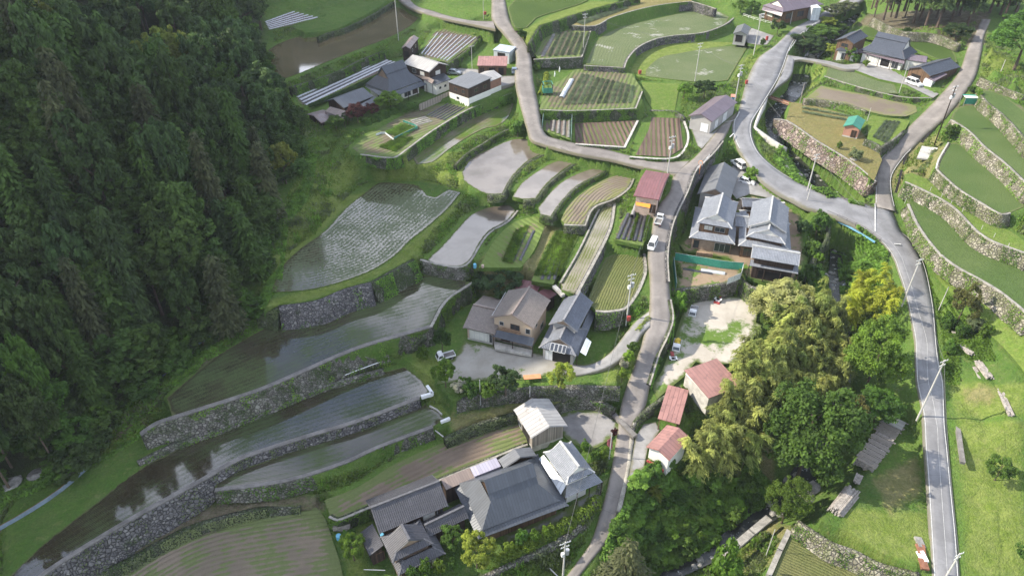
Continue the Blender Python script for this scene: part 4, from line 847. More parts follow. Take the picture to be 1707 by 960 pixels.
go = np_mesh('ground', np.stack([GX, GY, HT], -1).reshape(-1, 3), Fq, M['ground'], attrs={k: v.ravel() for k, v in att.items()}, smooth=True)
tag(go, 'grassy valley floor and wooded hillside of the mountain village', 'ground', kind='structure')

# ================================================================== FIELD SHEETS
def field_mesh(f):
    w = f['w']; poly = [(p.x, p.y) for p in w]; n = len(poly); pitch = f['pitch']
    a = np.array(poly); lo_, hi_ = a.min(0), a.max(0)
    gx, gy = np.meshgrid(np.arange(lo_[0], hi_[0], pitch), np.arange(lo_[1], hi_[1], pitch))
    gx = gx.ravel(); gy = gy.ravel(); k = inside(gx, gy, w)
    gx, gy = gx[k], gy[k]
    if len(gx):
        d = seg_dist(gx, gy, w, True); k = d > pitch*.45; gx, gy = gx[k], gy[k]
    vs = [Vector(p) for p in poly]+[Vector((x, y)) for x, y in zip(gx, gy)]
    r = geometry.delaunay_2d_cdt(vs, [], [list(range(n))], 1, 1e-5)
    V = np.array([(v.x, v.y) for v in r[0]]); T = [t for t in r[2] if len(t) == 3]
    # orient upward
    T = np.array(T); A, B, C = V[T[:, 0]], V[T[:, 1]], V[T[:, 2]]
    cr = (B[:, 0]-A[:, 0])*(C[:, 1]-A[:, 1])-(B[:, 1]-A[:, 1])*(C[:, 0]-A[:, 0]); T[cr < 0] = T[cr < 0][:, ::-1]
    pl = f['pl']
    edge = seg_dist(V[:, 0], V[:, 1], w, True)
    zc = pl[0]*V[:, 0]+pl[1]*V[:, 1]+pl[2]
    if np.ptp([p.z for p in w]) > 1e-6:        # sloping sheet: blend to exact heights at the rim
        wz = np.array([p.z for p in w]); wx = np.array(poly)
        for i in range(len(V)):
            d2 = ((wx-V[i])**2).sum(1)+.05; ww = 1/d2; b_ = (wz-(pl[0]*wx[:, 0]+pl[1]*wx[:, 1]+pl[2])); zc[i] += (b_*ww).sum()/ww.sum()
    g = f['guide']
    if g:
        gp = pts(g); zz = f['z'] if isinstance(f['z'], (int, float)) else float(np.mean(f['z']))
        gw = [P(u, v, zz) for u, v in gp]
        d0 = (gw[0]-gw[1]).normalized(); d1 = (gw[-1]-gw[-2]).normalized()
        gw = [gw[0]+d0*60]+W3(zl(smooth(gp, False, 14), zz))+[gw[-1]+d1*60]
        rowd, sg, _ = seg_dist(V[:, 0], V[:, 1], gw, param=True); rowd = rowd*sg
    else: rowd = V[:, 0]*.8+V[:, 1]*.6
    if f['ridge']: zc = zc+f['ridge']*np.sin(rowd*2*math.pi/f['per'])*np.clip(edge/.6, 0, 1)
    nv = len(V); V3 = np.c_[V, zc]
    # skirt
    rim = np.array([(p.x, p.y, p.z) for p in w]); low = rim.copy(); low[:, 2] -= .9
    cen = a.mean(0)
    V3 = np.vstack([V3, rim, low]); m = len(w)
    ccw = np.sum(a[:, 0]*np.roll(a[:, 1], -1)-np.roll(a[:, 0], -1)*a[:, 1]) > 0
    SK = []
    for i in range(m):
        j = (i+1) % m; q = [nv+i, nv+m+i, nv+m+j, nv+j]
        if not ccw: q = q[::-1]
        SK += [(q[0], q[1], q[2]), (q[0], q[2], q[3])]
    mi = np.r_[np.zeros(len(T)), np.ones(len(SK))]
    ed = np.r_[edge, np.zeros(2*m)]; rd = np.r_[rowd, np.zeros(2*m)]
    sk = M['ground'] if f['skirt'] == 'ground' else M[f['skirt']]
    o = np_mesh(f['name'], V3, np.vstack([T, np.array(SK)]), [M[f['mat']], sk], attrs={'edge': ed, 'rowd': rd, 'across': np.clip(ed/2, 0, .3)}, mi=mi)
    return tag(o, f['lab'], f['name'].replace('_', ' '), kind='structure')
zoff = 0
for f in FIELDS:
    f['obj'] = field_mesh(f)
# ---- roads with real thickness and kerb drop
for ri, (nm, A, B, m, lab) in enumerate(roadw):
    V = []; Fc = []; ac = []; k = 5; lift = .03+.006*ri
    for a, b in zip(A, B):
        for j in range(k):
            p = a.lerp(b, j/(k-1)); V.append((p.x, p.y, p.z+lift+.05*(1-(2*j/(k-1)-1)**2))); ac.append(j/(k-1))
    n = len(A)
    for i in range(n-1):
        for j in range(k-1):
            Fc.append((i*k+j, i*k+j+1, (i+1)*k+j+1, (i+1)*k+j))
    b0 = len(V)
    for a, b in zip(A, B):
        V.append((a.x, a.y, a.z-.6)); V.append((b.x, b.y, b.z-.6)); ac += [0, 1]
    for i in range(n-1):
        Fc.append((i*k, (i+1)*k, b0+2*(i+1), b0+2*i)); Fc.append(((i+1)*k+k-1, i*k+k-1, b0+2*i+1, b0+2*(i+1)+1))
    o = np_mesh(nm, V, Fc, M[m], attrs={'across': ac}); tag(o, lab, 'road', kind='structure')
# ---- painted lines
def line_strip(mb, pl, w, lift=.1, dash=None):
    t = 0
    for i in range(len(pl)-1):
        a, b = pl[i], pl[i+1]; d = (b-a); L = d.length
        if L < 1e-4: continue
        if dash and (t % (dash[0]+dash[1])) > dash[0]: t += L; continue
        t += L
        s_ = Vector((d.y, -d.x, 0)).normalized()*w/2; z = Vector((0, 0, lift))
        mb.face([a-s_+z, a+s_+z, b+s_+z, b-s_+z])
M['marking'] = plain('worn_road_paint', (.46, .46, .45), .7, .25, 3)
mainA, mainB = roadw[3][1], roadw[3][2]
mb = MB()
def inset(A, B, t): return [a.lerp(b, t/max((b-a).length, 1e-3)) for a, b in zip(A, B)]
i0, i1 = [int(len(mainA)*x) for x in (.58, 1)]
line_strip(mb, inset(mainA, mainB, .35)[i0:i1], .12)
line_strip(mb, inset(mainB, mainA, .35)[i0:i1], .12)
line_strip(mb, inset(mainB, mainA, .5)[int(len(mainA)*.12):int(len(mainA)*.40)], .16)
line_strip(mb, inset(mainA, mainB, .5)[int(len(mainA)*.26):int(len(mainA)*.34)], .16)
line_strip(mb, inset(mainA, mainB, 2.2)[i0:i1], .06, .13, (4, .0))
sA, sB = roadw[4][1], roadw[4][2]
line_strip(mb, inset(sA, sB, .2)[2:24], .12, .12); line_strip(mb, inset(sB, sA, .2)[2:24], .12, .12)
def gl(s, z): return W3(zl(smooth(pts(s), False, 6), z))
line_strip(mb, gl('13:1090,690 1110,670', [11.2, 11.3]), .3, .16)
line_strip(mb, gl('13:1065,612 1115,603 1138,565', [11.5, 11.6, 11.9]), .2, .16)
line_strip(mb, gl('24:520,90 537,92', [5.6, 5.6]), .3, .13); line_strip(mb, gl('24:640,262 675,264', [4.6, 4.6]), .4, .14)
line_strip(mb, gl('24:545,60 545,200', [6, 5.2]), .3, .14)
tag(mb.build('road_marking', M['marking']), 'white painted edge lines of the main road', 'road marking', kind='structure')
# ---- stream water
sw = []
mb = MB(); SS = []
for i in range(len(ST)-1):
    for j in range(4): t = j/4; SS.append((ST[i].lerp(ST[i+1], t), SW[i]*(1-t)+SW[i+1]*t))
SS.append((ST[-1], SW[-1]))
L_, R_ = [], []
for i, (p, w) in enumerate(SS):
    d = (SS[min(i+1, len(SS)-1)][0]-SS[max(i-1, 0)][0]); s_ = Vector((d.y, -d.x, 0)).normalized()
    L_.append(p-s_*(w/2+.5)); R_.append(p+s_*(w/2+.5))
for i in range(len(SS)-1): mb.face([L_[i], R_[i], R_[i+1], L_[i+1]])
tag(mb.build('stream', M['stream'], smooth=True), 'rocky mountain stream with white rapids', 'stream', kind='structure')

# ================================================================== WALLS
def wall_mesh(w):
    p = zl(w['p'], w['zt']); pb = zl(w['p'], w['zb'])
    p = [a+(b[2],) for a, b in zip(p, pb)]
    q2 = smooth([a[:3] for a in p], False, 7); qb = smooth([(a[0], a[1], a[3]) for a in p], False, 7) if False else None
    # interpolate bottoms by arc length
    c = [0]
    for i in range(1, len(p)): c.append(c[-1]+math.dist(p[i][:2], p[i-1][:2]))
    top = W3(q2); cc = [0]
    for i in range(1, len(q2)): cc.append(cc[-1]+math.dist(q2[i][:2], q2[i-1][:2]))
    zb = np.interp(np.array(cc)/cc[-1]*c[-1], c, [a[3] for a in p])
    n = len(top); nor = []
    for i in range(n):
        d = top[min(i+1, n-1)]-top[max(i-1, 0)]; nor.append(Vector((d.y, -d.x, 0)).normalized())
    rows = 6; V = []; Fc = []; hh = []
    for i in range(n):
        h = max(.25, top[i].z-zb[i])+.5; hh.append(h)
        for r_ in range(rows+1):
            t = r_/rows; q = top[i]+nor[i]*(w['bat']*h*t)-Vector((0, 0, h*t))
            jit = .10 if 0 < r_ else .04
            q = q+nor[i]*random.uniform(-jit, jit)+Vector((0, 0, random.uniform(-jit, jit)*.6 if r_ else random.uniform(-.02, .10)))
            V.append(tuple(q))
        b = top[i]-nor[i]*w['th']; V.append((b.x, b.y, top[i].z+.02)); V.append((b.x, b.y, top[i].z-h))
    k = rows+3
    for i in range(n-1):
        a, b = i*k, (i+1)*k
        for r_ in range(rows): Fc.append((a+r_, a+r_+1, b+r_+1, b+r_))
        Fc.append((a, b, b+rows+1, a+rows+1)); Fc.append((a+rows+1, b+rows+1, b+rows+2, a+rows+2))
    e = (n-1)*k
    for r_ in range(rows):
        Fc.append((rows+1, r_+1 if r_ < rows else rows, r_, r_) if False else (r_, rows+1, rows+2, r_+1))
        Fc.append((e+r_+1, e+rows+2, e+rows+1, e+r_))
    o = np_mesh(w['name'], V, Fc, M[w['mat']]); tag(o, w['label'], w['cat']); w['geo'] = (o, top, nor, hh)
    if w['cop']:
        mat, wd = w['cop']; mb = MB(); 
        T = [top[i]+nor[i]*.06+Vector((0, 0, .14)) for i in range(n)]; B = [top[i]-nor[i]*wd+Vector((0, 0, .14)) for i in range(n)]
        dz = Vector((0, 0, -.22))
        for i in range(n-1):
            mb.face([T[i], T[i+1], B[i+1], B[i]]); mb.face([T[i]+dz, T[i+1]+dz, T[i+1], T[i]]); mb.face([B[i], B[i+1], B[i+1]+dz, B[i]+dz])
        mb.face([T[0]+dz, T[0], B[0], B[0]+dz]); mb.face([T[-1]+dz, B[-1]+dz, B[-1], T[-1]])
        mb.build('coping', M[mat], o)
    return o
for w in WALLS: wall_mesh(w)
# ================================================================== BUILDINGS
def frame3(s, z):
    a, b, c = [P(u, v, z) for u, v in pts(s)]
    ex = (b-a); L = ex.length; ex.normalize(); ey = Vector((-ex.y, ex.x, 0)); W = (c-b).dot(ey)
    if W < 0: ey = -ey; W = -W
    cen = a+ex*L/2+ey*W/2
    Mx = Matrix(((ex.x, ey.x, 0, cen.x), (ex.y, ey.y, 0, cen.y), (0, 0, 1, 0), (0, 0, 0, 1)))
    return Mx, L, W
def rot90(Mx): return Mx @ Matrix.Rotation(R(90), 4, 'Z')
RIDGE = {'tile_lt': 'ridge_lt', 'tile': 'ridge', 'tile_dk': 'ridge_dk', 'tile_blue': 'ridge_dk', 'tile_br': 'metal_brown'}
def roof_planes(mb, T, LL, WW, z, rise, kind, g, zo=0):
    h, w = LL/2, WW/2; s_ = rise/w; sl = math.hypot(1, s_)
    def q(*ps): return [T @ Vector((x, y, z+zz+zo)) for x, y, zz in ps]
    if kind == 'gable':
        for sg in (-1, 1):
            f = [(-h*sg, w*sg, 0), (h*sg, w*sg, 0), (h*sg, 0, rise), (-h*sg, 0, rise)] if sg < 0 else [(h, w, 0), (-h, w, 0), (-h, 0, rise), (h, 0, rise)]
            mb.face(q(*f), [(0, 0), (LL, 0), (LL, w*sl), (0, w*sl)])
        return [((-h, 0, rise), (h, 0, rise))], [((-h, -w, 0), (-h, 0, rise)), ((-h, w, 0), (-h, 0, rise)), ((h, -w, 0), (h, 0, rise)), ((h, w, 0), (h, 0, rise))]
    g = min(g, w*.97); r = h-g; zg = s_*g; yg = w-g
    for sg in (-1, 1):
        f = [(-h*sg, w*sg, 0), (h*sg, w*sg, 0)] if sg < 0 else [(h, w, 0), (-h, w, 0)]
        a = 1 if f[0][0] < 0 else -1
        a = math.copysign(1, f[1][0])
        f += [(a*r, yg*sg, zg), (a*r, 0, rise), (-a*r, 0, rise), (-a*r, yg*sg, zg)]
        mb.face(q(*f), [(p[0]*a+h, (w-abs(p[1]))*sl) for p in f])
        e = [(sg*h, -w*sg, 0), (sg*h, w*sg, 0), (sg*r, yg*sg, zg), (sg*r, -yg*sg, zg)]
        mb.face(q(*e), [(p[1]+w, (h-abs(p[0]))*sl) for p in e])
    hips = [((sx*h, sy*w, 0), (sx*r, sy*yg, zg)) for sx in (-1, 1) for sy in (-1, 1)]
    verge = [((sx*r, sy*yg, zg), (sx*r, 0, rise)) for sx in (-1, 1) for sy in (-1, 1)]
    return [((-r, 0, rise), (r, 0, rise))]+hips, verge
def bar(mb, T, a, b, z, w, h, mi=0):
    A, B = Vector(a), Vector(b); d = (B-A); L = d.length; d.normalize()
    side = d.cross(Vector((0, 0, 1))).normalized(); up = side.cross(d)
    m = Matrix(((d.x, side.x, up.x, A.x), (d.y, side.y, up.y, A.y), (d.z, side.z, up.z, A.z+z), (0, 0, 0, 1)))
    mb.box(T @ m, (-.08, -w/2, 0), (L+.08, w/2, h), mi)
OPK = {'win': ('window', 'alu', 'glass'), 'shoji': ('window', 'alu', 'shoji'), 'door': ('door', 'wood', 'wood_dk'), 'shutter': ('shutter', 'alu', 'white'), 'dark': ('painted_opening', 'wood_dk', 'dark'), 'wwin': ('window', 'wood', 'glass'), 'wshoji': ('window', 'wood', 'shoji')}  # dark: flat panel with the shade of an open interior as its colour
def add_op(root, Mx, L, W, oh, z0, op):
    face, fr, zb, w, h, kind = op
    l, d = L/2-oh, W/2-oh
    if face == 'n': T = Mx @ Matrix.Translation((-l+2*l*fr, -d, z0+zb))
    elif face == 'f': T = Mx @ Matrix.Translation((-l+2*l*fr, d, z0+zb)) @ Matrix.Rotation(math.pi, 4, 'Z')
    elif face == 'r': T = Mx @ Matrix.Translation((l, -d+2*d*fr, z0+zb)) @ Matrix.Rotation(R(90), 4, 'Z')
    else: T = Mx @ Matrix.Translation((-l, -d+2*d*fr, z0+zb)) @ Matrix.Rotation(R(-90), 4, 'Z')
    nm, fm, pm = OPK[kind]; t = .07
    mb = MB(); a = -.07
    mb.box(T, (-w/2-t, a, -t), (w/2+t, .02, 0)); mb.box(T, (-w/2-t, a, h), (w/2+t, .02, h+t))
    mb.box(T, (-w/2-t, a, 0), (-w/2, .02, h)); mb.box(T, (w/2, a, 0), (w/2+t, .02, h))
    if kind != 'dark' and w > 1.1:
        k = max(1, round(w/.95)-1)
        for i in range(k): x = -w/2+w*(i+1)/(k+1); mb.box(T, (x-.03, a+.01, 0), (x+.03, -.012, h))
    f = mb.build(nm, M[fm], root)
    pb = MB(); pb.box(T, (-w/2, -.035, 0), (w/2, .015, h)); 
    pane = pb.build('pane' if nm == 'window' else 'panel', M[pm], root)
    wm = pane.matrix_world.copy(); pane.parent = f
def block(root, s, z0, eave, rise, roof='gable', axis='y', wall='plaster', rm='tile', g=1.2, oh=.55, ops=(), base=None, up='f', ring=None, dn=1.0, th=.16, kem=0, gw=None, capw=.34):
    ze = z0+eave; Mx, L, W = frame3(s, ze)
    T, LL, WW = (Mx, L, W) if axis == 'x' else (rot90(Mx), W, L)
    # walls
    if wall:
        mb = MB(); mats = [M[wall], M[gw or wall]]
        l, d = LL/2-oh, WW/2-oh
        sl = rise/(WW/2) if roof in ('gable', 'irimoya') else 0
        zt = ze+sl*oh-.05 if roof != 'none' else ze
        if roof == 'mono': zt = ze-.05
        z1 = z0-dn
        if base:
            bm, bh = base; mats.append(M[bm])
            mb.box(T, (-l-.03, -d-.03, z1), (l+.03, d+.03, z0+bh), 2)
        mb.box(T, (-l, -d, z1), (l, d, zt))
        if roof == 'gable':
            for sg in (-1, 1):
                q_ = [(sg*l, -d*sg, zt-.002), (sg*l, d*sg, zt-.002), (sg*l, 0, zt+sl*d)]
                q2 = [(p[0]-sg*.15, p[1], p[2]) for p in q_]
                A = [T @ Vector(p) for p in q_]; B = [T @ Vector(p) for p in q2]
                mb.face(A, [(0, 0), (2*d, 0), (d, sl*d)], 1)
                mb.face(B[::-1], None, 1)
        if roof == 'irimoya':
            gg = min(g, WW/2*.97); r = LL/2-gg; yg = WW/2-gg; zg = sl*gg
            for sg in (-1, 1):
                q_ = [(sg*(r-.12), -yg*sg, ze+zg-.1), (sg*(r-.12), yg*sg, ze+zg-.1), (sg*(r-.12), 0, ze+rise-.1)]
                mb.face([T @ Vector(p) for p in q_], None, 1)
        if roof == 'mono':
            pass
        mb.build('wall', mats, root)
    r_ = None
    if roof in ('gable', 'irimoya'):
        mb = MB(); rid, verge = roof_planes(mb, T, LL, WW, ze, rise, roof, g)
        r_ = mb.build('roof', M[rm], root, solid=-th)
        cb = MB(); cm = RIDGE.get(rm, rm)
        tiled = rm.startswith('tile')
        for i, (a, b) in enumerate(rid): bar(cb, T, a, b, ze+(.0 if tiled else -.02), capw if i == 0 else capw*.75, (.34 if i == 0 else .2) if tiled else .1)
        for a, b in verge: bar(cb, T, a, b, ze-.02, .24, .13 if tiled else .09)
        c = cb.build('ridge_tiles' if tiled else 'ridge_cap', M[cm], root); c.parent = r_
        if kem:
            kb = MB(); roof_planes(kb, T, LL-2*g+.3, kem, ze+rise-rise/(WW/2)*kem/2+.22, rise/(WW/2)*kem/2, 'gable', 0)
            kk = kb.build('raised_ridge', M[rm], root, solid=-.2); kk.parent = r_
    elif roof == 'mono':
        mb = MB(); l, d = L/2, W/2
        zz = {'f': (0, 0, 1, 1), 'n': (1, 1, 0, 0), 'l': (1, 0, 0, 1), 'r': (0, 1, 1, 0)}[up]
        c = [(-l, -d), (l, -d), (l, d), (-l, d)]
        uv = [(0, 0), (L, 0), (L, W), (0, W)] if up in 'fn' else [(0, 0), (0, L), (W, L), (W, 0)]
        mb.face([Mx @ Vector((x, y, ze+rise*k)) for (x, y), k in zip(c, zz)], uv)
        r_ = mb.build('roof', M[rm], root, solid=-th)
        if wall:         # fill the wedge under the slope
            wb = MB(); l, d = L/2-oh, W/2-oh
            def zz_(x, y): return ze+rise*({'f': (y+W/2)/W, 'n': (W/2-y)/W, 'l': (L/2-x)/L, 'r': (x+L/2)/L}[up])-.06
            cs = [(-l, -d), (l, -d), (l, d), (-l, d)]
            for i in range(4):
                a, b = cs[i], cs[(i+1) % 4]
                wb.face([Mx @ Vector((a[0], a[1], ze-.06)), Mx @ Vector((b[0], b[1], ze-.06)), Mx @ Vector((b[0], b[1], zz_(*b))), Mx @ Vector((a[0], a[1], zz_(*a)))])
            wb.build('upper_wall', M[gw or wall], root)
    for op in ops: add_op(root, Mx, L, W, oh, z0, op)
    return Mx, L, W
def ring(root, s, z0, eave, rise, ins, rm, wall=None, oh=.6, ops=(), base=None):
    ze = z0+eave; Mx, L, W = frame3(s, ze); h, w = L/2, W/2; mb = MB(); sl = math.hypot(1, rise/ins)
    o = [(-h, -w), (h, -w), (h, w), (-h, w)]; i_ = [(-h+ins, -w+ins), (h-ins, -w+ins), (h-ins, w-ins), (-h+ins, w-ins)]
    for k in range(4):
        a, b = o[k], o[(k+1) % 4]; c, d = i_[(k+1) % 4], i_[k]; Ln = math.dist(a, b)
        mb.face([Mx @ Vector((*a, ze)), Mx @ Vector((*b, ze)), Mx @ Vector((*c, ze+rise)), Mx @ Vector((*d, ze+rise))], [(0, 0), (Ln, 0), (Ln-ins, ins*sl), (ins, ins*sl)])
    r_ = mb.build('eave_roof', M[rm], root, solid=-.14)
    for k in range(4):
        cb = MB(); bar(cb, Mx, (*o[k], 0), (*i_[k], rise), ze, .24, .16)
        c = cb.build('hip_ridge', M[RIDGE.get(rm, rm)], root); c.parent = r_
    if wall:
        wb = MB(); mats = [M[wall]]
        wb.box(Mx, (-h+oh, -w+oh, z0-1), (h-oh, w-oh, ze+rise*oh/ins-.1))
        if base: mats.append(M[base[0]]); wb.box(Mx, (-h+oh-.03, -w+oh-.03, z0-1), (h-oh+.03, w-oh+.03, z0+base[1]), 1)
        wb.build('wall', mats, root)
    for op in ops: add_op(root, Mx, L, W, oh, z0, op)
    return Mx, L, W
def slab(root, name, corners, mat, th=.1, posts=0, gz=None, pm='wood_dk'):
    q = [P(*pts(c)[0], z) for c, z in corners]
    mb = MB(); a = (q[1]-q[0]).length; b = (q[3]-q[0]).length
    mb.face(q, [(0, 0), (a, 0), (a, b), (0, b)])
    o = mb.build(name, M[mat], root, solid=-th)
    if posts:
        for i in range(posts):
            t = i/(posts-1) if posts > 1 else .5; p = q[0].lerp(q[1], t); p = p.lerp(q[2].lerp(q[3], 1-t) if False else q[3].lerp(q[2], t), .08)
            zb = gz if gz is not None else hsample(p.x, p.y)
            pb = MB(); pb.box(Matrix.Translation(p), (-.07, -.07, zb-p.z-.3), (.07, .07, -.05)); pb.build('post', M[pm], root)
    return o
def house(name, label, cat, s, z0, zz=None):
    a, b, c = [P(u, v, z0+3) for u, v in pts(s)]
    cen = (a+c)/2; ex = b-a
    return empty(name, (cen.x, cen.y, z0), math.atan2(ex.y, ex.x), label, cat)

# --- beige two storey house and its workshop
h = house('house', 'beige two storey house with a brown gabled roof and low left wing', 'house', 'B:250,390 565,470 670,265', 0)
block(h, 'B:250,390 565,470 670,265', 0, 5.4, 1.9, 'gable', 'y', 'beige', 'tile_br', ops=[('n', .56, 3.55, 1.7, 1.15, 'wwin'), ('n', .2, 3.9, .75, .75, 'win'), ('n', .9, 3.4, .8, 1.1, 'win'), ('n', .66, .75, 1.7, 1.0, 'win'), ('n', .3, .3, 1.7, 2.0, 'door'), ('r', .3, 3.5, .8, 1.1, 'win'), ('r', .7, .8, 1.6, 1.2, 'win')], base=('concrete', .35))
block(h, 'B:55,465 277,515 330,262', 0, 2.9, 1.5, 'gable', 'x', 'pinkish', 'tile_br', ops=[('n', .48, .4, 3.9, 1.95, 'shoji'), ('n', .9, .4, .9, 1.9, 'win')], base=('concrete_lt', .35))
slab(h, 'porch_roof', [('B:268,528', 2.5), ('B:556,602', 2.5), ('B:572,540', 3.15), ('B:285,478', 3.15)], 'metal_dk', .12, 3, 0)
slab(h, 'porch_step', [('B:285,628', .3), ('B:545,678', .3), ('B:560,640', .3), ('B:275,575', .3)], 'concrete_lt', .5)
mb = MB(); Mx, L, W = frame3('B:250,390 565,470 670,265', 5.4); mb.box(Mx, (-2.2, -W/2+.55-.75, 3.15), (1.6, -W/2+.5, 3.3)); 
for x in np.linspace(-2.2, 1.55, 16): mb.box(Mx, (x, -W/2-.2, 3.3), (x+.05, -W/2-.15, 3.95))
mb.box(Mx, (-2.2, -W/2-.22, 3.95), (1.6, -W/2-.12, 4.05)); mb.build('balcony', M['log_brown'], h)
mb = MB(); sk = [P(*pts('B:%s' % c)[0], 6.2) for c in ('550,268', '572,280', '580,262', '560,252')]; mb.face(sk); mb.build('skylight', M['glass'], h, solid=.15)
for (p0, p1, zz) in (('B:545,455', 'B:650,262', 5.62), ('B:262,378', 'B:362,210', 5.57)):
    mb = MB(); A_, B_ = P(*pts(p0)[0], zz), P(*pts(p1)[0], zz); mb.tube([A_.lerp(B_, t/8)+Vector((0, 0, .12)) for t in range(9)], .06, 5); mb.build('snow_guard', M['alu'], h)
block(h, 'B:430,182 590,214 628,160', 0, 3.4, .5, 'mono', 'x', 'wood_dk', 'tin_maroon', oh=.3, up='f')
block(h, 'B:595,222 668,264 705,207', 0, 3.0, .4, 'mono', 'x', 'wood_dk', 'tin_maroon', oh=.3, up='l')
h = house('workshop', 'tall grey tiled workshop with four solar panels over its open front beside the beige house', 'workshop', 'B:680,440 880,492 985,280', 0)
block(h, 'B:680,440 880,492 985,280', 0, 4.9, 1.7, 'gable', 'y', 'grey_wall', 'tile', gw='mud', ops=[('r', .5, 3.3, 1.6, .8, 'win')])
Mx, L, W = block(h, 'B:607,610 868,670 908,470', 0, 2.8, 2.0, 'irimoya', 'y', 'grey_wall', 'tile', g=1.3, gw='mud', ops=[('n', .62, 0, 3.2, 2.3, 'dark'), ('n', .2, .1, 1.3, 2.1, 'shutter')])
slab(h, 'side_roof', [('B:885,672', 2.3), ('B:1018,352', 2.3), ('B:975,322', 3.3), ('B:850,605', 3.3)], 'tile', .12, 3, 0)
slab(h, 'pale_sheet', [('B:903,640', 2.75), ('B:945,667', 2.4), ('B:985,567', 2.4), ('B:948,535', 2.8)], 'tin_white', .05)
for i in range(4):
    a_, b_ = i/4+.02, i/4+.22
    def lp(p, q, t): return (p[0]+(q[0]-p[0])*t, p[1]+(q[1]-p[1])*t)
    A_, B_, C_, D_ = [pts('B:'+c)[0] for c in ('680,628', '795,655', '808,598', '693,572')]
    q = [P(*lp(A_, B_, a_), 3.15), P(*lp(A_, B_, b_), 3.15), P(*lp(D_, C_, b_), 4.05), P(*lp(D_, C_, a_), 4.05)]
    mb = MB(); mb.face(q); sp_ = mb.build('solar_panel', M['solar'], h, solid=-.05)
    fb = MB()
    for j in range(4): fb.tube([q[j]+Vector((0, 0, .04)), q[(j+1) % 4]+Vector((0, 0, .04))], .035, 4)
    f_ = fb.build('panel_frame', M['white'], h); f_.parent = sp_
# --- compound of silver tiled houses
h = house('barn', 'long grey gabled barn between the lane wall and the parked white cars', 'barn', 'A:380,310 580,345 675,185', 4.4)
block(h, 'A:380,310 580,345 675,185', 4.6, 3.6, 2.0, 'gable', 'y', 'grey_wall', 'metal_grey', gw='mud', dn=2.2, ops=[('r', .3, .3, 2.4, 2.2, 'shutter'), ('r', .7, .3, 2.4, 2.2, 'dark')])
h = house('house', 'two storey house with silver tiles and a wide lower eave by the lane wall', 'house', 'A:330,578 607,620 652,430', 3)
ring(h, 'A:330,578 607,620 650,432', 3, 2.9, .9, 1.6, 'tile_lt', 'mud', ops=[('n', .72, .3, 2.0, 2.0, 'win'), ('n', .92, .3, 1.0, 2.0, 'wwin'), ('n', .12, .4, 1.1, 1.8, 'wwin')])
block(h, 'A:380,487 590,524 624,362', 3, 5.6, 2.1, 'irimoya', 'y', 'wood', 'tile_lt', g=1.1, ops=[('n', .3, 4.1, 1.7, 1.0, 'wshoji'), ('n', .7, 4.1, 2.0, 1.0, 'win')], gw='plaster')
h = house('house', 'largest silver tiled house of the compound with two stepped gables', 'house', 'A:632,625 955,665 968,452', 3)
ring(h, 'A:632,628 955,672 970,450', 3, 2.9, .8, 1.4, 'tile_lt', 'wood', ops=[('n', .15, .3, 1.6, 1.9, 'wwin'), ('r', .3, .3, 2, 1.9, 'win'), ('r', .7, .3, 2, 1.9, 'win')])
block(h, 'A:683,572 917,620 925,490', 3, 4.5, 1.9, 'irimoya', 'y', 'wood', 'tile_lt', g=1.2, gw='plaster')
block(h, 'A:692,508 924,548 938,396', 3, 5.3, 2.1, 'gable', 'y', 'plaster', 'tile_lt')
h = house('storehouse', 'two tiered silver tiled storehouse in front of the largest compound house', 'storehouse', 'A:712,702 1000,750 1025,668', 2.8)
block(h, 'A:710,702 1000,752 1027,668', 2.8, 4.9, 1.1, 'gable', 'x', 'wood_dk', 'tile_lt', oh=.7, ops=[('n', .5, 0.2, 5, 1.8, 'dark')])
slab(h, 'eave_roof', [('A:698,750', 2.8+2.9), ('A:998,802', 2.8+2.9), ('A:1000,752', 2.8+3.7), ('A:706,712', 2.8+3.7)], 'tile_lt', .12, 4, 2.8)
h = house('annex', 'small tiled annex joining the two silver roofed houses', 'annex', 'A:612,508 692,518 690,432', 3.4)
block(h, 'A:610,508 692,518 692,434', 3.4, 3.0, .8, 'gable', 'x', 'mud', 'tile_lt', oh=.2)
h = house('shed', 'low tiled shed with a chimney behind the largest compound house', 'shed', 'A:660,388 895,392 890,345', 4.6)
block(h, 'A:658,388 893,398 893,348', 4.6, 2.7, .9, 'gable', 'x', 'wood_dk', 'tile', dn=2, ops=[('n', .12, .2, 1, 1.8, 'dark')])
mb = MB(); mb.box(Matrix.Translation(P(*pts('A:903,380')[0], 8)), (-.35, -.35, -2), (.35, .35, .8)); mb.build('chimney', M['grey_wall'], h)
# --- large dark farmhouse and neighbours
Z = -6.75
h = house('farmhouse', 'large farmhouse with a dark seamed metal hip and gable roof beside the clipped hedge', 'farmhouse', 'P:798,899 946,843 895,757', Z)
ring(h, 'P:797,899 947,843 896,758', Z, 2.7, .75, 1.5, 'metal_dk', 'wood', 1.3, ops=[('n', .2, .2, 3, 2, 'win'), ('n', .5, .2, 3, 2, 'shoji'), ('n', .8, .2, 3, 2, 'win')], base=('concrete_dk', .3))
block(h, 'P:804,884 932,835 889,763', Z, 3.4, 4.5, 'irimoya', 'x', 'wood', 'metal_dk', g=2.5, oh=.3, kem=2.8, capw=.5)
h = house('outbuilding', 'lavender flat topped outbuilding behind the large dark farmhouse', 'outbuilding', 'D:860,394 1010,335 985,290', Z)
block(h, 'D:862,394 1012,335 985,290', Z, 3.9, .2, 'mono', 'x', 'metal_lav', 'metal_lav', oh=.05)
h = house('lean_to', 'brown seamed lean to roof left of the lavender outbuilding', 'lean-to', 'D:700,468 865,400 838,350', Z)
block(h, 'D:697,470 860,402 838,350', Z, 3.3, .4, 'mono', 'x', 'wood_dk', 'metal_brown', oh=.15)
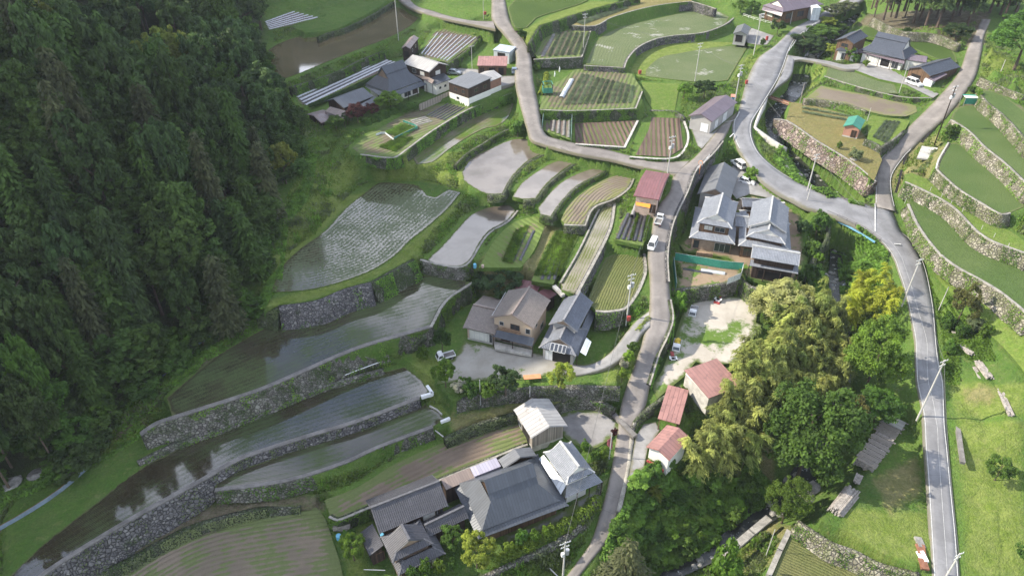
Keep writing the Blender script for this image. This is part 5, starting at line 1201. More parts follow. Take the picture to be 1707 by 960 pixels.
h = house('annex', 'blue grey gabled annex between the large farmhouse and the weathered grey shed', 'annex', 'F:0,520 195,440 150,398', Z)
block(h, 'F:0,520 197,442 150,398', Z, 4.1, 1.1, 'gable', 'y', 'wood_dk', 'metal_grey', oh=.3)
h = house('storehouse', 'white walled storehouse with a bright silver tiled roof beside the lane', 'storehouse', 'F:385,617 552,545 425,352', -5.8)
block(h, 'F:385,617 554,545 425,352', -6.2, 5.0, 1.9, 'irimoya', 'y', 'plaster', 'tile_lt', g=.7, oh=.7, gw='plaster', ops=[('l', .5, 3.2, .8, .8, 'win')])
slab(h, 'eave_roof', [('F:375,702', -3.7), ('F:608,602', -3.7), ('F:556,547', -2.5), ('F:385,626', -2.5)], 'tile_lt', .14, 4, -6.6)
slab(h, 'side_roof', [('F:352,680', -3.5), ('F:217,462', -3.5), ('F:246,436', -2.9), ('F:385,622', -2.7)], 'tin_white', .1)
h = house('shed', 'weathered grey board shed with a corrugated grey roof beside the parking court', 'shed', 'F:168,332 388,258 275,92', -4.8)
block(h, 'F:167,333 388,258 276,92', -4.8, 3.1, 1.3, 'gable', 'y', 'wood_grey', 'metal_grey_lt', oh=.45, ops=[('l', .4, .2, 2.6, 1.9, 'dark'), ('l', .8, .6, 1.2, 1.1, 'win')], base=('concrete_lt', .25))
Z = -6.8
h = house('house', 'two storey house with a weathered dark tiled roof below the fallow strip', 'house', 'D:320,717 707,560 607,388', Z)
block(h, 'D:320,717 707,560 608,390', Z, 4.9, 2.0, 'gable', 'x', 'wood_dk', 'tile_dk', ops=[('n', .78, 3.1, 2.2, 1.0, 'shoji'), ('n', .93, 3.1, 1.2, 1.0, 'wwin'), ('l', .5, 3.0, 1.2, 1, 'win')])
block(h, 'D:605,735 824,628 792,545', Z, 3.2, 1.0, 'gable', 'x', 'wood_dk', 'tile_dk', oh=.4, ops=[('n', .6, .3, 2.4, 1.8, 'dark')])
h = house('house', 'lower dark tiled house with a curved front gable in the bottom row of gardens', 'house', 'D:428,955 690,832 640,690', Z)
ring(h, 'D:428,957 692,832 640,690', Z, 2.7, .8, 1.3, 'tile_dk', 'wood_dk', ops=[('n', .3, .2, 2.6, 1.9, 'wwin'), ('n', .7, .2, 2.6, 1.9, 'wshoji')])
block(h, 'D:394,882 620,776 568,632', Z, 4.2, 1.9, 'irimoya', 'y', 'mud', 'tile_dk', g=.9, oh=.5)
block(h, 'D:264,847 348,806 312,668', Z, 2.7, .9, 'mono', 'y', 'wood_dk', 'tile_dk', oh=.3, up='r', ops=[('n', .75, .2, 1.1, 1.8, 'door')])
# --- red roofed sheds
h = house('shed', 'white walled shed with a big red tin roof at the edge of the concrete lot', 'shed', 'C:480,570 645,738 800,590', -2)
block(h, 'C:478,570 645,738 802,592', -2.2, 2.5, .7, 'mono', 'x', 'concrete_lt', 'tin_redlt', oh=.25, up='l', dn=1.6, gw='plaster')
h = house('carport', 'long faded red lean to roof below the big red roofed shed', 'carport', 'C:305,872 450,912 595,720', -4.8)
block(h, 'C:305,872 452,912 597,720', -4.8, 2.7, .5, 'mono', 'x', None, 'tin_redlt', up='f')
slab(h, 'back_wall', [('C:330,905', -4.7), ('C:470,925', -4.7), ('C:565,745', -2.2), ('C:500,735', -2.2)], 'wood_dk', .1) if False else None
Mx, L, W = frame3('C:305,872 452,912 597,720', -2.1)
for sx, sy in ((-1, -1), (1, -1), (-1, 0), (1, 0), (-1, 1), (1, 1)):
    pb = MB(); pb.box(Mx, (sx*(L/2-.3)-.08, sy*(W/2-.3)-.08, -5.4), (sx*(L/2-.3)+.08, sy*(W/2-.3)+.08, -2.2)); pb.build('post', M['wood'], h)
wb = MB(); wb.box(Mx, (L/2-.5, -W/2+.4, -5.6), (L/2-.35, W/2-.4, -2.3)); wb.build('wall', M['wood_dk'], h)
h = house('shed', 'small white walled shed with a pink red gabled roof over the stream bank', 'shed', 'F:880,387 1020,470 1150,333', -5)
block(h, 'F:880,387 1020,470 1148,335', -5.3, 2.6, .8, 'gable', 'y', 'plaster', 'tin_redlt', oh=.35, ops=[('l', .25, 1.9, .8, .5, 'dark')], dn=2)
mb = MB(); Mx, L, W = frame3('F:880,387 1020,470 1148,335', -2.4)
for i in range(9): 
    x = -L/2+.5+i*(L-1)/9; mb.box(Mx, (x, -W/2-.35, -5.6), (x+(L-1)/9*.7, -W/2-.05, -5.0))
mb.build('planter_row', M['red'], h)
# --- upper left farm
Z = 14.2
h = house('farmhouse', 'big steep roofed grey farmhouse at the centre of the upper left farm', 'farmhouse', 'E:702,452 962,358 775,299', Z)
block(h, 'E:702,452 963,358 776,298', Z, 3.3, 4.9, 'irimoya', 'x', 'plaster', 'metal_dk', g=2.3, oh=.7, kem=3.0, gw='mud', ops=[('n', .3, .3, 2.2, 2, 'shoji'), ('n', .6, .3, 2.2, 2, 'win'), ('n', .86, .3, 1.6, 2, 'door'), ('l', .5, .3, 2, 1.8, 'win')])
slab(h, 'eave_roof', [('E:782,470', Z+2.4), ('E:1003,385', Z+2.4), ('E:965,362', Z+3.2), ('E:742,445', Z+3.2)], 'metal_dk', .12, 4, Z)
slab(h, 'eave_roof', [('E:515,402', Z+2.6), ('E:650,490', Z+2.6), ('E:690,455', Z+3.2), ('E:530,388', Z+3.2)], 'metal_grey', .12)
h = house('house', 'two storey house with dark boards and a pale grey roof behind the steep farmhouse', 'house', 'E:815,222 1020,290 1130,220', Z)
block(h, 'E:815,222 1020,290 1130,220', Z+.6, 5.0, 1.5, 'gable', 'x', 'wood_dk', 'metal_grey_lt', ops=[('n', .7, 3.3, 1.6, 1.0, 'shoji'), ('n', .35, 3.3, 1.4, 1.0, 'win'), ('r', .5, 3.4, 1.6, 1.0, 'shoji'), ('r', .5, .8, 1.4, 1, 'win')])
slab(h, 'side_roof', [('E:1080,388', Z+3.0), ('E:1192,346', Z+3.0), ('E:1140,296', Z+3.6), ('E:1020,335', Z+3.6)], 'metal_dk', .12)
block(h, 'E:1075,388 1180,346 1120,300', Z, 2.8, .1, 'none', 'x', 'plaster', oh=.1, ops=[('n', .3, 1.2, .8, .6, 'win'), ('n', .7, 1.2, .8, .6, 'win')])
slab(h, 'lean_to_roof', [('E:845,280', Z+3.2), ('E:1045,382', Z+3.2), ('E:1062,352', Z+3.8), ('E:880,258', Z+3.8)], 'metal_brown', .12, 3, Z)
h = house('barn', 'white based barn with dark upper boards and a grey roof facing the weedy field', 'barn', 'E:1165,367 1330,422 1462,332', 13.4)
block(h, 'E:1165,367 1330,422 1462,330', 13.4, 5.0, .5, 'mono', 'x', 'wood_dk', 'metal_grey', oh=.3, base=('plaster', 2.3), up='f', ops=[('n', .45, 1.1, .9, .6, 'win'), ('n', .35, 3.2, 1.2, 1.0, 'wwin'), ('n', .75, 3.2, 1.2, 1.0, 'wwin'), ('r', .35, 3.3, 1.2, .9, 'wwin'), ('r', .75, 3.3, 1.2, .9, 'wwin')])
h = house('barn', 'russet walled barn with a pale brown roof behind the white based barn', 'barn', 'E:1350,330 1480,372 1575,315', 13.6)
block(h, 'E:1345,332 1478,374 1575,317', 13.6, 4.2, 1.0, 'gable', 'y', 'brick_red', 'metal_grey_lt', oh=.25, base=('plaster', 1.9))
h = house('outbuilding', 'long dark roofed outbuilding left of the steep farmhouse', 'outbuilding', 'E:350,572 580,480 450,420', Z)
block(h, 'E:350,574 580,482 452,424', Z, 3.3, 1.5, 'gable', 'x', 'wood_dk', 'metal_dk', ops=[('n', .7, .2, 2, 1.9, 'dark')])
slab(h, 'side_roof', [('E:200,598', Z+2.4), ('E:345,655', Z+2.4), ('E:380,600', Z+3.1), ('E:240,562', Z+3.1)], 'metal_brown', .1, 3, Z)
slab(h, 'side_roof', [('E:500,582', Z+2.5), ('E:618,516', Z+2.5), ('E:592,482', Z+3.2), ('E:480,542', Z+3.2)], 'metal_dk', .1)
h = house('hut', 'rusty tin roofed hut at the forest edge below the long outbuilding', 'hut', 'E:60,622 170,692 265,642', 12.6)
block(h, 'E:60,622 170,692 268,642', 12.6, 2.5, .8, 'gable', 'y', 'wood_dk', 'tin_rust', oh=.3)
h = house('hut', 'small brown hut between the brown pond and the silver mulch rows', 'hut', 'E:805,100 872,103 932,18', 17.2)
block(h, 'E:803,102 872,105 932,20', 17.2, 2.6, .7, 'gable', 'y', 'wood_dk', 'tin_rust', oh=.25, ops=[('n', .5, .1, 1.4, 1.7, 'dark'), ('r', .3, .9, .7, .7, 'win'), ('r', .7, .9, .7, .7, 'win')])
h = house('shed', 'open fronted shed with a faded red tin roof beside the upper lane', 'shed', 'E:1400,240 1635,242 1637,182', 15.4)
block(h, 'E:1400,240 1637,242 1637,182', 15.4, 2.6, .6, 'mono', 'x', 'wood', 'tin_redlt', oh=.3, up='f', ops=[('n', .5, .1, 1.8, 1.9, 'dark'), ('n', .82, .1, 1.4, 1.9, 'dark'), ('n', .14, .1, 1.2, 1.9, 'door')])
h = house('shed', 'small pale blue roofed shed above the faded red open shed', 'shed', 'E:1525,112 1655,135 1690,98', 16.3)
block(h, 'E:1525,114 1655,136 1692,98', 16.3, 2.5, .4, 'mono', 'x', 'tin_white', 'metal_blue', oh=.15, up='f', ops=[('n', .5, .1, 2.4, 1.9, 'dark')])
# --- singles
h = house('shed', 'maroon tin roofed shed with an orange awning beside the lane', 'shed', 'A:-10,322 140,347 222,190', 8.6)
block(h, 'A:-12,322 140,348 222,190', 8.6, 3.6, .9, 'gable', 'x', 'pinkish', 'tin_maroon', oh=.4, dn=2, ops=[('r', .25, .2, 1.2, 2, 'dark'), ('n', .35, 1.2, 1.6, 1, 'win'), ('n', .85, .1, 1.2, 2, 'door')])
slab(h, 'awning', [('A:0,378', 10.7), ('A:86,396', 10.7), ('A:90,372', 11.1), ('A:0,358', 11.1)], 'orange', .06)
h = house('garage', 'grey garage with a dark purple gabled roof beside the main road junction', 'garage', '13:885,582 1002,612 1107,510', 11.4)
block(h, '13:885,582 1002,612 1107,510', 11.4, 3.2, 1.3, 'gable', 'y', 'grey_wall', 'metal_purple', oh=.4, ops=[('n', .72, .05, 2.0, 2.2, 'shutter'), ('r', .25, .1, 2.0, 2.2, 'shutter'), ('r', .6, .1, 2.6, 2.4, 'shutter')])
h = house('shelter', 'little arched shelter with a grey roof on the paved corner', 'shelter', 'G:120,302 245,315 290,250', 15.7)
block(h, 'G:118,304 243,318 290,252', 15.7, 2.4, 1.0, 'gable', 'y', 'grey_wall', 'metal_grey', oh=.3, ops=[('n', .45, .1, 2.0, 2.0, 'dark')])
h = house('house', 'wide house with a grey brown roof on a retaining wall at the top edge', 'house', 'G:385,52 560,110 850,24', 17.6)
block(h, 'G:383,54 560,112 852,24', 17.8, 3.2, 2.6, 'irimoya', 'y', 'wood', 'metal_purple', g=1.4, oh=.8, gw='plaster', ops=[('n', .3, .4, 2.4, 1.8, 'shoji'), ('n', .75, .4, 2.4, 1.8, 'wwin'), ('r', .2, .4, 3, 1.8, 'wwin'), ('r', .5, .4, 3, 1.8, 'wwin')])
slab(h, 'eave_roof', [('G:372,92', 19.8), ('G:548,150', 19.8), ('G:560,118', 20.8), ('G:390,58', 20.8)], 'metal_purple', .12, 4, 17.6)
block(h, 'G:828,72 905,72 915,0', 18.2, 3.2, .1, 'none', 'x', 'tin_white', oh=.05)
Z = 14.4
h = house('farmhouse', 'dark blue tiled farmhouse with a high hipped roof behind the grey forecourt', 'farmhouse', '14:475,250 692,300 722,255', Z)
block(h, '14:474,252 692,302 724,256', Z, 3.4, 4.4, 'irimoya', 'x', 'plaster', 'tile_blue', g=1.9, oh=.6, kem=2.4, ops=[('n', .25, .3, 3.4, 2, 'shoji'), ('n', .6, .3, 2.4, 2, 'dark'), ('n', .85, .3, 1.8, 1.9, 'win')])
slab(h, 'eave_roof', [('14:448,259', Z+2.5), ('14:690,322', Z+2.5), ('14:695,300', Z+3.3), ('14:472,248', Z+3.3)], 'metal_purple', .12, 5, Z)
h = house('house', 'small two storey dark tiled house beside the trees of the right farm', 'house', '14:355,252 455,262 515,215', Z)
ring(h, '14:352,254 456,266 516,214', Z, 2.8, .7, 1.2, 'tile_blue', 'plaster', .5, ops=[('n', .5, .3, 2.4, 1.8, 'win')])
block(h, '14:350,202 440,222 505,183', Z, 5.4, 1.3, 'gable', 'y', 'wood', 'tile_blue', oh=.4, ops=[('n', .5, 3.9, 2, 1, 'wwin')])
h = house('garage', 'wooden garage with a dark gabled roof behind the white minivan', 'garage', '14:705,345 820,382 917,322', 13.9)
block(h, '14:705,345 822,383 917,322', 13.9, 3.2, 1.5, 'gable', 'y', 'wood', 'tile_blue', oh=.4, ops=[('n', .4, .1, 2.6, 2.2, 'dark')])
slab(h, 'side_roof', [('14:806,394', 16.3), ('14:842,409', 16.3), ('14:907,374', 16.6), ('14:868,356', 16.8)], 'metal_purple', .1)
block(h, '14:788,398 835,408 860,385', 13.9, 2.3, .1, 'none', 'x', 'white', oh=.1)
h = house('annex', 'low purple roofed annex linking the right farmhouse and its garage', 'annex', '14:700,300 800,314 830,286', Z)
block(h, '14:698,302 800,316 832,288', Z, 2.9, .8, 'gable', 'x', 'plaster', 'metal_purple', oh=.2)
h = house('hut', 'salmon board hut with a bright green roof on the dry grass terrace', 'hut', '14:388,632 470,648 505,605', 10.6)
block(h, '14:387,633 471,650 506,607', 10.6, 2.5, .9, 'gable', 'y', 'salmon', 'tin_green', oh=.25, base=('concrete_lt', .2), ops=[('n', .72, .1, 1.2, 1.8, 'door')])
h = house('pump_house', 'tiny blue and salmon pump house at the foot of the white pole', 'pump house', '13:1098,488 1122,490 1128,476', 12)
block(h, '13:1098,488 1122,490 1130,476', 12.3, 1.9, .3, 'gable', 'x', 'blue', 'salmon', oh=.15, ops=[('n', .5, .1, .5, 1.2, 'door')])
# ================================================================== PLANTS
def unit(v): return v/np.maximum(np.linalg.norm(v, axis=1, keepdims=True), 1e-9)
def leaf_quads(C, Nn, size, asp=.6, along=None, rng=None):
    n = len(C); Nn = unit(Nn)
    r = rng.normal(size=(n, 3)) if along is None else along+rng.normal(size=(n, 3))*.25
    t = unit(r-Nn*(r*Nn).sum(1, keepdims=True)); s_ = np.cross(Nn, t)
    sz = size*rng.uniform(.65, 1.35, (n, 1)) if np.isscalar(size) else size[:, None]
    V = np.stack([C+t*sz, C+s_*sz*asp+Nn*sz*.12, C-t*sz, C-s_*sz*asp+Nn*sz*.12], 1).reshape(-1, 3)
    return V, np.arange(n*4).reshape(-1, 4)
def crown_broad(seed, H=10, Rr=4.2, nc=46, per=95, leaf=.34, low=.28, flat=1.0, jit=1.0):
    g = np.random.default_rng(seed); d = unit(g.normal(size=(nc*3, 3))); d = d[d[:, 2] > -.45][:nc]
    rad = np.array([Rr, Rr*.94, (1-low)*H*.5*flat]); cen = np.array([0, 0, H-rad[2]*1.0])
    cc = cen+d*rad*g.uniform(.60, .90, (len(d), 1))*(1+.16*jit*np.sin(3*np.arctan2(d[:, 1], d[:, 0])+seed)[:, None])
    rc = g.uniform(.20, .36, len(d))*Rr
    dirs = unit(g.normal(size=(len(d)*per, 3))+np.repeat(d, per, 0)*.7+np.array([0, 0, .35]))
    C = np.repeat(cc, per, 0)+dirs*np.repeat(rc, per)[:, None]*g.uniform(.55, 1.08, (len(dirs), 1))*np.array([1, 1, .8])
    Nn = dirs*.7+np.array([0, 0, .5])+g.normal(size=dirs.shape)*.45
    V, F_ = leaf_quads(C, Nn, leaf, .62, None, g)
    # sparse inner leaves close the see-through core
    k = 420; d2 = unit(g.normal(size=(k, 3))); C2 = cen+d2*rad*g.uniform(.1, .6, (k, 1))
    V2, F2 = leaf_quads(C2, d2+g.normal(size=d2.shape)*.5, leaf*1.5, .7, None, g)
    return np.vstack([V, V2]), np.vstack([F_, F2+len(V)])
def crown_lobed(seed, H=10, Rr=4.2, lobes=10, nc=15, per=115, leaf=.155, low=.2):
    g = np.random.default_rng(seed); Vs = []; Fs = []; b = 0; rz = (1-low)*H*.5; cen = np.array([0, 0, H-rz])
    for i in range(lobes):
        a = 2.4*i+g.uniform(-.3, .3); t = (i+.5)/lobes; el = math.asin(-.45+1.4*t) if -.45+1.4*t < 1 else 1.45
        d0 = np.array([math.cos(a)*math.cos(el), math.sin(a)*math.cos(el), math.sin(el)]); lc = cen+d0*np.array([Rr, Rr, rz])*g.uniform(.48, .72); lr = Rr*g.uniform(.30, .52)
        d = unit(g.normal(size=(nc, 3))+d0*.6); cc = lc+d*lr*g.uniform(.5, 1.0, (nc, 1)); rc = lr*g.uniform(.22, .5, nc)
        dirs = unit(g.normal(size=(nc*per, 3))+np.repeat(d, per, 0)*.5+np.array([0, 0, .3]))
        C = np.repeat(cc, per, 0)+dirs*np.repeat(rc, per)[:, None]*g.uniform(.5, 1.2, (nc*per, 1))*np.array([1, 1, .75])
        V, F_ = leaf_quads(C, dirs*.6+np.array([0, 0, .55])+g.normal(size=dirs.shape)*.5, leaf, .6, None, g); Vs.append(V); Fs.append(F_+b); b += len(V)
    return np.vstack(Vs), np.vstack(Fs)
def crown_conifer(seed, H=16, Rr=2.7, low=.12, tiers=30, leaf=.30, droop=.35, pw=.75):
    g = np.random.default_rng(seed); Cs = []; Ns = []; Al = []
    for i in range(tiers):
        t = i/tiers; z = H*(low+(1-low)*t); r = Rr*(1-t)**pw*g.uniform(.85, 1.12)+.15
        nb = max(5, int(15*(1-t)+5))
        for b in range(nb):
            a = 2*math.pi*(b+g.uniform(-.4, .4))/nb+i*2.4; L = r*g.uniform(.7, 1.12); k = max(4, int(L*5.2))
            s_ = g.uniform(.25, 1, k); x = s_*L
            pz = z-droop*x*x/Rr+g.normal(size=k)*.13; off = g.normal(size=k)*.16*(.5+s_)
            ca, sa = math.cos(a), math.sin(a)
            Cs.append(np.c_[ca*x-sa*off, sa*x+ca*off, pz]); Ns.append(np.c_[np.full(k, ca*.45), np.full(k, sa*.45), np.full(k, .8)]+g.normal(size=(k, 3))*.35)
            Al.append(np.tile([ca, sa, -.55], (k, 1)))
    C = np.vstack(Cs); return leaf_quads(C, np.vstack(Ns), leaf, .45, np.vstack(Al), g)
def crown_bamboo(seed, H=11):
    g = np.random.default_rng(seed); Cs = []; Ns = []; Al = []; lean = g.uniform(0, 2*math.pi)
    pl = []
    for i in range(12):
        t = i/11; pl.append((math.cos(lean)*1.9*t**2.4, math.sin(lean)*1.9*t**2.4, H*(t-.07*t**3)))
    pa = np.array(pl)
    for i in range(34):
        t = g.uniform(.30, 1); c = np.array([np.interp(t, np.linspace(0, 1, 12), pa[:, j]) for j in range(3)])
        a = g.uniform(0, 2*math.pi); L = g.uniform(.9, 2.0)*(1.2-t*.65); k = 46
        s_ = g.uniform(.1, 1, k); ca, sa = math.cos(a), math.sin(a)
        up = .8*s_-1.45*s_**2
        Cs.append(c+np.c_[ca*L*s_, sa*L*s_, up*L]+g.normal(size=(k, 3))*np.array([.13, .13, .12]))
        Ns.append(np.tile([ca*.5, sa*.5, .7], (k, 1))+g.normal(size=(k, 3))*.5); Al.append(np.tile([ca, sa, -1.1], (k, 1)))
    V, F_ = leaf_quads(np.vstack(Cs), np.vstack(Ns), .25, .19, np.vstack(Al), g)
    return V, F_, pl
def raw_mesh(name, V, F_, mat):
    o = np_mesh(name, V, F_, mat); me = o.data; bpy.data.objects.remove(o); return me
def trunk_mesh(name, H, r, mat, low=.3, limbs=5, seed=0, rad=3):
    g = random.Random(seed); mb = MB(); top = H*.82
    p = [(g.uniform(-.12, .12)*i*.5, g.uniform(-.12, .12)*i*.5, -.6+(top+.6)*i/6) for i in range(7)]
    mb.tube(p, [r*(1.25 if i == 0 else 1-.13*i) for i in range(7)], 7)
    for k in range(limbs):
        t = g.uniform(low, .75); a = g.uniform(0, 6.28); b = Vector(p[min(6, int(t*6)+1)]); L = rad*g.uniform(.5, .85)
        q = [b, b+Vector((math.cos(a)*L*.5, math.sin(a)*L*.5, L*.35)), b+Vector((math.cos(a)*L, math.sin(a)*L, L*.6))]
        mb.tube(q, [r*.45, r*.3, r*.12], 5)
    o = mb.build(name, mat); me = o.data; bpy.data.objects.remove(o); return me
PROTO = {}
def proto(kind, crowns, trunk, H, Rr): PROTO[kind] = dict(c=crowns, t=trunk, H=H, R=Rr)
proto('broad', [raw_mesh('crown', *crown_lobed(s_, lobes=9, nc=9, per=70, leaf=.29, low=.28), LEAF['tree']) for s_ in (1, 2, 3, 4, 5)], trunk_mesh('trunk', 10, .26, M['bark'], rad=3.4), 10, 4.2)
proto('big', [raw_mesh('crown', *crown_lobed(s_, lobes=8, nc=12, per=95, leaf=.22), LEAF['tree']) for s_ in (11, 12, 13)], trunk_mesh('trunk', 10, .24, M['bark'], rad=3.4), 10, 4.2)
proto('huge', [raw_mesh('crown', *crown_lobed(s_), LEAF['tree']) for s_ in (14, 15, 16)], trunk_mesh('trunk', 10, .22, M['bark'], rad=3.2), 10, 4.2)
proto('shrub', [raw_mesh('crown', *crown_broad(s_, H=2, Rr=1.15, nc=26, per=60, leaf=.13, low=.02), LEAF['tree']) for s_ in (21, 22, 23)], trunk_mesh('trunk', 2, .07, M['bark'], rad=.8), 2, 1.15)
proto('conifer', [raw_mesh('crown', *crown_conifer(s_, H=20, Rr=3.5, tiers=40, pw=.30+.09*(s_%3), leaf=.40, droop=.45), LEAF['hinoki']) for s_ in (31, 32, 33, 34)], trunk_mesh('trunk', 20, .25, M['bark_red'], limbs=0), 20, 3.5)
proto('round', [raw_mesh('crown', *crown_lobed(s_, H=17, Rr=3.5, lobes=16, nc=11, per=60, leaf=.36, low=.02), LEAF['hinoki']) for s_ in (36, 37, 38, 39)], trunk_mesh('trunk', 17, .25, M['bark_red'], limbs=0), 17, 3.5)
proto('cedar', [raw_mesh('crown', *crown_conifer(s_, H=24, Rr=3.4, low=.28, tiers=30, leaf=.36), LEAF['sugi']) for s_ in (41, 42)], trunk_mesh('trunk', 24, .38, M['bark_red'], limbs=0), 24, 3.4)
proto('wide', [raw_mesh('crown', *crown_conifer(s_, H=11, Rr=5.2, low=.1, tiers=34, leaf=.24, droop=.45), LEAF['sugi']) for s_ in (51,)], trunk_mesh('trunk', 11, .3, M['bark_red'], limbs=0), 11, 5.2)
def bamboo_proto():
    cs, ts = [], []
    for s_ in (61, 62, 63, 64):
        V, F_, pl = crown_bamboo(s_); cs.append(raw_mesh('foliage', V, F_, LEAF['bamboo']))
        mb = MB(); pl[0] = (pl[0][0], pl[0][1], -.6); mb.tube(pl, [.06*(1-.07*i) for i in range(12)], 6); o = mb.build('culm', M['culm']); ts.append(o.data); bpy.data.objects.remove(o)
    PROTO['bamboo'] = dict(c=cs, t=ts, H=11, R=2.0)
bamboo_proto()
def plant(kind, pos, H, rad, leaf, name, label, cat, group=None, rz=None, v=None):
    pr = PROTO[kind]; o = empty(name, pos, random.uniform(0, 6.28) if rz is None else rz, label, cat, group)
    o.scale = (rad/pr['R'], rad/pr['R']*random.uniform(.92, 1.08), H/pr['H'])
    i = random.randrange(len(pr['c'])) if v is None else v % len(pr['c'])
    tm = pr['t'][i] if isinstance(pr['t'], list) else pr['t']
    bam = kind == 'bamboo'
    a = bpy.data.objects.new('culm' if bam else 'trunk', tm); link(a, o)
    c = bpy.data.objects.new('foliage' if bam else 'crown', pr['c'][i]); link(c, o)
    c.material_slots[0].link = 'OBJECT'; c.material_slots[0].material = LEAF[leaf]
    return o
def ptree(kind, u, vb, vt, w, leaf, label, name='tree', cat='tree', group=None, hk=.93):
    g = G(u, vb); f = proj(g)[2]; rad = w/2*f/FPX/(1.16 if kind == 'shrub' else .97); H = max(.4, (z_for(g, vt)-g.z)*hk)
    return plant(kind, g, H, rad, leaf, name, label, cat, group)
# ---- the wooded hillside
random.seed(21)
cnt = {'c': 0, 'b': 0}
def hill_d(x, y):
    i = min(max(np.searchsorted(xs, x), 0), NX-1); j = min(max(np.searchsorted(ys, y), 0), NY-1)
    return dh[j, i]
def in_frame(p, H, m=45):
    for z in (p[2], p[2]+H*.5, p[2]+H):
        u, v, f = proj((p[0], p[1], z))
        if f > 5 and -m < u < 1707+m and -m < v < 960+m: return True
    return False
def forest():
    y = 60
    while y < 300:
        st = 4.7 if 84 < y < 150 else (5.4 if y <= 84 else 6.6)
        x = -44-(0 if y < 200 else 10)
        while x > -185:
            px, py = x+random.uniform(-.42, .42)*st, y+random.uniform(-.42, .42)*st
            d = hill_d(px, py); x -= st
            if d < 1.8: continue
            z = hsample(px, py); edge = d < 7
            con = 84 < py < 146+.12*(px+45) and not (py < 100 and px < -74)
            H = (random.uniform(17, 26) if con else random.uniform(11, 17)*(1.6 if y < 90 else 1))*((.95 if y < 90 else .72) if edge else 1)
            if not in_frame((px, py, z), H): continue
            if con and random.random() < .93:
                if cnt['c'] >= 295: continue
                cnt['c'] += 1; r_ = random.random()
                lf = 'hinoki' if r_ < .78 else ('sugi' if r_ < .92 else 'forest2')
                if lf == 'hinoki':
                    rd = random.random() < .68
                    plant('round' if rd else 'conifer', (px, py, z), H*(.82 if rd else .95), random.uniform(2.9, 4.0), lf, 'conifer_tree', 'round topped deep green conifer massed on the hillside spur' if rd else 'pointed deep green conifer with drooping fans on the hillside spur', 'conifer', 'round topped conifers of the hillside spur' if rd else 'pointed conifers of the hillside spur')
                else: plant('conifer', (px, py, z), H*1.1, random.uniform(2.5, 3.3), lf, 'conifer_tree', 'grey brown pointed conifer standing among the deep green hillside conifers' if lf == 'sugi' else 'blue green pointed conifer standing among the deep green hillside conifers', 'conifer', 'conifers of other tints on the hillside spur')
            else:
                if cnt['b'] >= 295: continue
                cnt['b'] += 1; r_ = random.random()
                lf = 'forest' if r_ < .52 else ('forest2' if r_ < .86 else ('tree' if r_ < .955 else 'forest_y'))
                tx = {'forest': 'dark green broadleaf tree on the wooded hillside', 'forest2': 'blue green broadleaf tree on the wooded hillside', 'tree': 'mid green broadleaf tree on the wooded hillside', 'forest_y': 'yellow green broadleaf tree shining out of the dark wooded hillside'}[lf]
                plant('broad', (px, py, z-.5), H, random.uniform(3.4, 5.0)*(.75 if edge else 1), lf, 'broadleaf_tree', tx, 'tree', {'forest': 'dark broadleaf trees on the hillside', 'forest2': 'blue green broadleaf trees on the hillside', 'tree': 'mid green broadleaf trees on the hillside', 'forest_y': 'yellow green broadleaf trees on the hillside'}[lf])
        y += st*.92
forest()
ptree('huge', 60, 735, 615, 125, 'tree', 'large fresh green spreading tree at the lower left forest edge', hk=.8)
